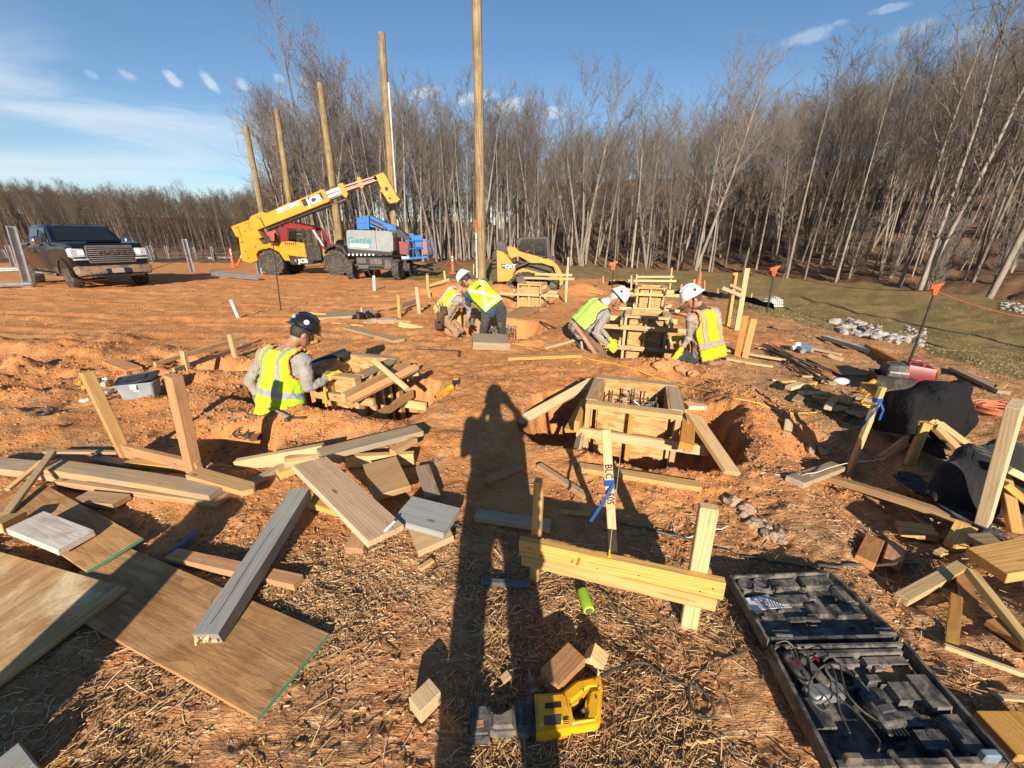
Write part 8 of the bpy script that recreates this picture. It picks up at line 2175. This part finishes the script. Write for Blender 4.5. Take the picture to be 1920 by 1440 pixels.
A, B = WY(1712, 748, yj + .16), WY(1800, 728, yj + .16)
cloth('black jacket draped over the apex of the sawhorse', 'jacket', (A + B) / 2 + V(-.02, -.02, .16), .78, .95, 58, [(A, B, .06), (A, A + V(-.02, .12, -.05), .06), (A.lerp(B, .35) + V(0, -.06, .02), A.lerp(B, .4) + V(0, .05, .03), .06), (A.lerp(B, .6), A.lerp(B, .65) + V(0, .04, .09), .07), (A, GP(1702, 876), .03), (B, GP(1850, 862), .03)], BLACKC, yaw=.12, seed=3)
yk = GP(1845, 1000).y; zg = gs(1.9, yk + .1) + .012
A, B = WY(1780, 886, yk + .26), WY(1935, 860, yk + .26)
cloth('black fleece hanging over the second sawhorse behind the thick leaning post', 'fleece', (A + B) / 2 + V(.0, -.02, .14), .82, 1.0, 58, [(A, B, .06), (A.lerp(B, .3) + V(0, -.05, .02), A.lerp(B, .35) + V(0, .05, .04), .07), (A.lerp(B, .7), A.lerp(B, .75) + V(0, .05, .05), .07)], FLEECE, yaw=.05, seed=8)
# black cloth flap by the left form, dark pipe
m = MB(); m.cyl(WY(585, 690, 3.75), WY(650, 664, 4.0), .07, n=16); tag(m.build('black_pipe', BLK, None, True), 'short fat black pipe lying behind the left form', 'pipe')
m = MB(); a = GP(672, 648, .06); 
# stones, mud lumps
def rock(label, c, r, mat=ROCKM, seed=0, name='rock', cat='rock', group=None):
    m = MB(); bm_ = bmesh.new(); bmesh.ops.create_icosphere(bm_, subdivisions=2, radius=1); rg = random.Random(seed); o3 = [rg.uniform(-9, 9) for _ in range(3)]
    from mathutils import noise as mn
    vs = []
    for v in bm_.verts:
        k = 1 + .55 * mn.noise(v.co * 1.4 + V(*o3)) + .25 * mn.noise(v.co * 4 + V(*o3)); vs.append((v.co.x * r[0] * k, v.co.y * r[1] * k, v.co.z * r[2] * k))
    fs = [tuple(v.index for v in f.verts) for f in bm_.faces]; bm_.free(); m.add(vs, fs); o = m.build(name, mat); o.location = c; o.rotation_euler = (0, 0, rg.random() * 6)
    return tag(o, label, cat, group)
rg = random.Random(3)
for i in range(16):
    f_ = i / 15; px, py = 1368 + 85 * f_ + rg.uniform(-14, 14), 940 + 72 * f_ + rg.uniform(-10, 10); q = rg.uniform(.022, .052)
    rock('crumbling lump of dry grey mud in the row right of the long shadow', GP(px, py, .0), (q, q * rg.uniform(.6, .9), q * .6), MUD, i, 'mud_lump', 'mud lump', 'mud lumps in a row')
rock('big grey crusted mud slab in front of the tool belt heap', GP(735, 605, .0), (.35, .22, .10), MUD, 11, 'mud_slab', 'mud slab'); rock('second mud slab lying right of the first one', GP(700, 604, .0), (.2, .12, .07), MUD, 12, 'mud_slab', 'mud slab')
rock('muddy rock near the board at the grade stake', GP(1545, 850, .0), (.05, .04, .04), MUD, 14); rock('dark rock by the pit rim left of the grade stake', GP(1520, 846, .0), (.06, .04, .04), MUD, 15)
for i, (px, py, s) in enumerate(((1275, 696, .10), (1240, 688, .12), (1262, 684, .08), (1300, 702, .07))): rock('lump of red clay thrown up in front of the middle form', GP(px, py, .02), (s, s * .8, s * .7), CLOD, 20 + i, 'clay_lump', 'clay lump', 'lumps by the middle form')
nr2 = np.random.RandomState(5); k_ = 0
for (x0, x1, y0, y1, n, s0, s1, lb, gp_) in ((1575, 1735, 606, 642, 150, .03, .11, 'pale riprap stone in the heap at the bottom of the swale', 'riprap stones of the near heap'), (1565, 1625, 598, 616, 22, .08, .16, 'pale riprap stone in the heap at the bottom of the swale', 'riprap stones of the near heap'), (1875, 1935, 568, 592, 34, .05, .12, 'pale riprap stone in the far heap at the right edge', 'riprap stones of the far heap')):
    for i in range(n):
        u_ = nr2.rand(); px = x0 + (x1 - x0) * u_; py = y0 + (y1 - y0) * nr2.rand() * (.5 + .5 * u_) + (8 * u_ if x0 == 1575 else 0); s = s0 + (s1 - s0) * nr2.rand() ** 2; rock(lb, GP(px, py, .02), (s, s * .75, s * .6), ROCKM, 100 + k_, 'riprap_stone', 'stone', gp_); k_ += 1
for i, (px, py) in enumerate(((1492, 650), (1502, 655), (1512, 649), (1498, 645))):
    pass
pv_ = thing('pvc_fittings', 'cluster of grey and white pipe fittings on the straw', 'pipe fittings', GP(1500, 656)); M_ = pmat(pv_).inverted()
for i, (px, py, z) in enumerate(((1492, 652, .05), (1503, 656, .05), (1510, 650, .06), (1498, 646, .06), (1514, 657, .04))): m = MB(); c = M_ @ GP(px, py, z); a_ = i * 1.3; d_ = V(math.cos(a_), math.sin(a_), .2) * .06; m.cyl(c - d_, c + d_, .035, n=10); m.build('elbow_fitting', [WHT, GREYM, BELTB][i % 3], pv_, True)
m = MB(); c = GP(1577, 714, .03); m.ball(c, (.09, .06, .04), n=10, m=7); tag(m.build('plastic_bag', plain('bag_white', (.6, .6, .6), .2), None, True), 'crumpled clear plastic bag on the straw by the plywood piece', 'bag')

# ---------------------------------------------------------------- steel guard-posts and rails on the left
def hpost(label, foot, top, w, group=None, y=None, lean=0):
    f = GP(*foot) if y is None else WY(foot[0], foot[1], y); tp_ = WY(*top, f.y + lean); t = thing('steel_post', label, 'steel post', f, 0, group); d_ = tp_ - f
    ft = .012
    m = MB(); u = V(.85, -.5, 0); s = V(.5, .85, 0)
    for k in (-1, 1): m.beam(-d_.normalized() * .15 + s * w * .45 * k, d_ + s * w * .45 * k, w * .75, ft, s)
    m.build('flange', GALV, t); m = MB(); m.beam(-d_.normalized() * .15, d_, ft, w * .88, s); m.build('web', GALV, t); return t
hpost('nearest galvanised steel post leaning left of the pickup', (52, 535), (20, 424), .22); hpost('galvanised steel post behind the nearest one at the left edge', (28, 505), (13, 460), .20); hpost('third galvanised post at the very left edge', (12, 484), (4, 468), .2)
hpost('galvanised post standing alone between the pickup and the telehandler', (361, 510), (345, 448), .20); hpost('galvanised post beside the telehandler\'s rear wheel', (488, 516), (473, 440), .20)
for i, (fx, fy, tx, ty, l) in enumerate(((283, 487, 274, 461, 'first of the short steel posts right of the pickup'), (289, 483, 281, 460, 'steel post touching the first short one'), (317, 489, 310, 461, 'third short steel post right of the pickup'), (368, 485, 361, 463, 'thin steel post behind the lone galvanised post'), (400, 487, 395, 462, 'last thin steel post before the cones'), (337, 483, 333, 473, 'stubby steel post between the short posts'))): hpost(l, (fx, fy), (tx, ty), .16)
def rail(label, a, b, w=.10, h=.22): A, B = GP(*a, h / 2 + .02), GP(*b, h / 2 + .02); m = MB(); m.beam(A, B, w, h * .08); m.beam(A + V(0, 0, h * .45), B + V(0, 0, h * .45), w, .012); m.beam(A - V(0, 0, h * .45), B - V(0, 0, h * .45), w, .012); m.beam(A, B, .012, h * .9); return tag(m.build('steel_rail', GALV), label, 'steel rail')
rail('steel beam lying on the ground from the pickup\'s shadow to the telehandler', (395, 512), (484, 520)); rail('steel beam lying right of the pickup', (285, 490), (350, 486)); rail('steel beam lying behind the nearest leaning post', (-40, 506), (48, 504)); rail('second steel beam lying at the left edge, nearer', (-60, 535), (60, 533), .1, .16); rail('far steel beam lying beyond the posts', (390, 484), (432, 482))
rope('thin red line running low in front of the pickup', sag(GP(-40, 540, .25), GP(230, 520, .3), .05) + sag(GP(230, 520, .3), WY(352, 478, GP(361, 510).y), .1)[1:], .012)
fl = thing('board_fence', 'low dark board fence at the edge of the far field', 'fence', WY(440, 478, 41))
for k in range(16):
    a = WY(225 + k * 22, 476, 41); a.z = g1(a.x, a.y); m = MB(); m.box(a - fl.location + V(0, 0, .35), (.10, .10, .75)); m.build('fence_post', BARKD, fl)
for z in (.30, .62):
    a, b = WY(200, 476, 41), WY(575, 480, 41); a.z = g1(a.x, a.y) + z; b.z = g1(b.x, b.y) + z; m = MB(); m.beam(a - fl.location, b - fl.location, .05, .08); m.build('fence_rail', BARKD, fl)
# poles standing behind the viewpoint and one added post: they throw the long bars of shade
for i, (x, y, h_) in enumerate(((8.2, -8, 8.5), (11.0, -9, 11.0), (13.6, -9, 13.0), (16.5, -8, 12.0))):
    b_ = V(x, y, g1(x, y)); pole(b_, b_ + V(0, 0, h_), .15, .10, ['timber pole behind the viewpoint whose shadow falls nearest in the swale', 'second timber pole behind the viewpoint, shading the middle of the swale', 'third timber pole behind the viewpoint, shading the riprap side', 'fourth timber pole behind the viewpoint, shading the far bank'][i])
b_ = V(-1.62, -.55, g1(-1.62, -.55)); pole(b_, b_ + V(-.02, 0, 1.02), .17, .14, 'unseen cut-off pole added left of the photographer to cast the diagonal shadow')  # unseen post, added and sized to cast the lower-left shadow
# nails and a long check on the grey beam, knots of splinters at board ends
gb = next(o for o in COL.objects if o.get('label', '').startswith('thick grey-painted beam')); ln = max(v.co.x for v in gb.data.vertices)
m = MB(); m.tube([(ln * f, -.006 + .004 * math.sin(f * 9), .0315 - .004 * math.sin(math.pi * f)) for f in [.35 + .06 * k for k in range(11)]], .0016, 4); m.build('crack', DRK, gb)
m = MB(); rg = random.Random(2)
for k in range(9): m.beam((ln * .99, -.04 + .01 * k, rg.uniform(-.02, .02)), (ln * .99 + rg.uniform(.006, .02), -.04 + .01 * k, rg.uniform(-.02, .02)), .008, .012)
tag(m.build('torn_end', FRESH, gb), kind='stuff')
m = MB(); m.box((ln * .80, -.052, .01), (.05, .012, .03), bev=.003); m.build('chipped_edge', FRESH, gb)
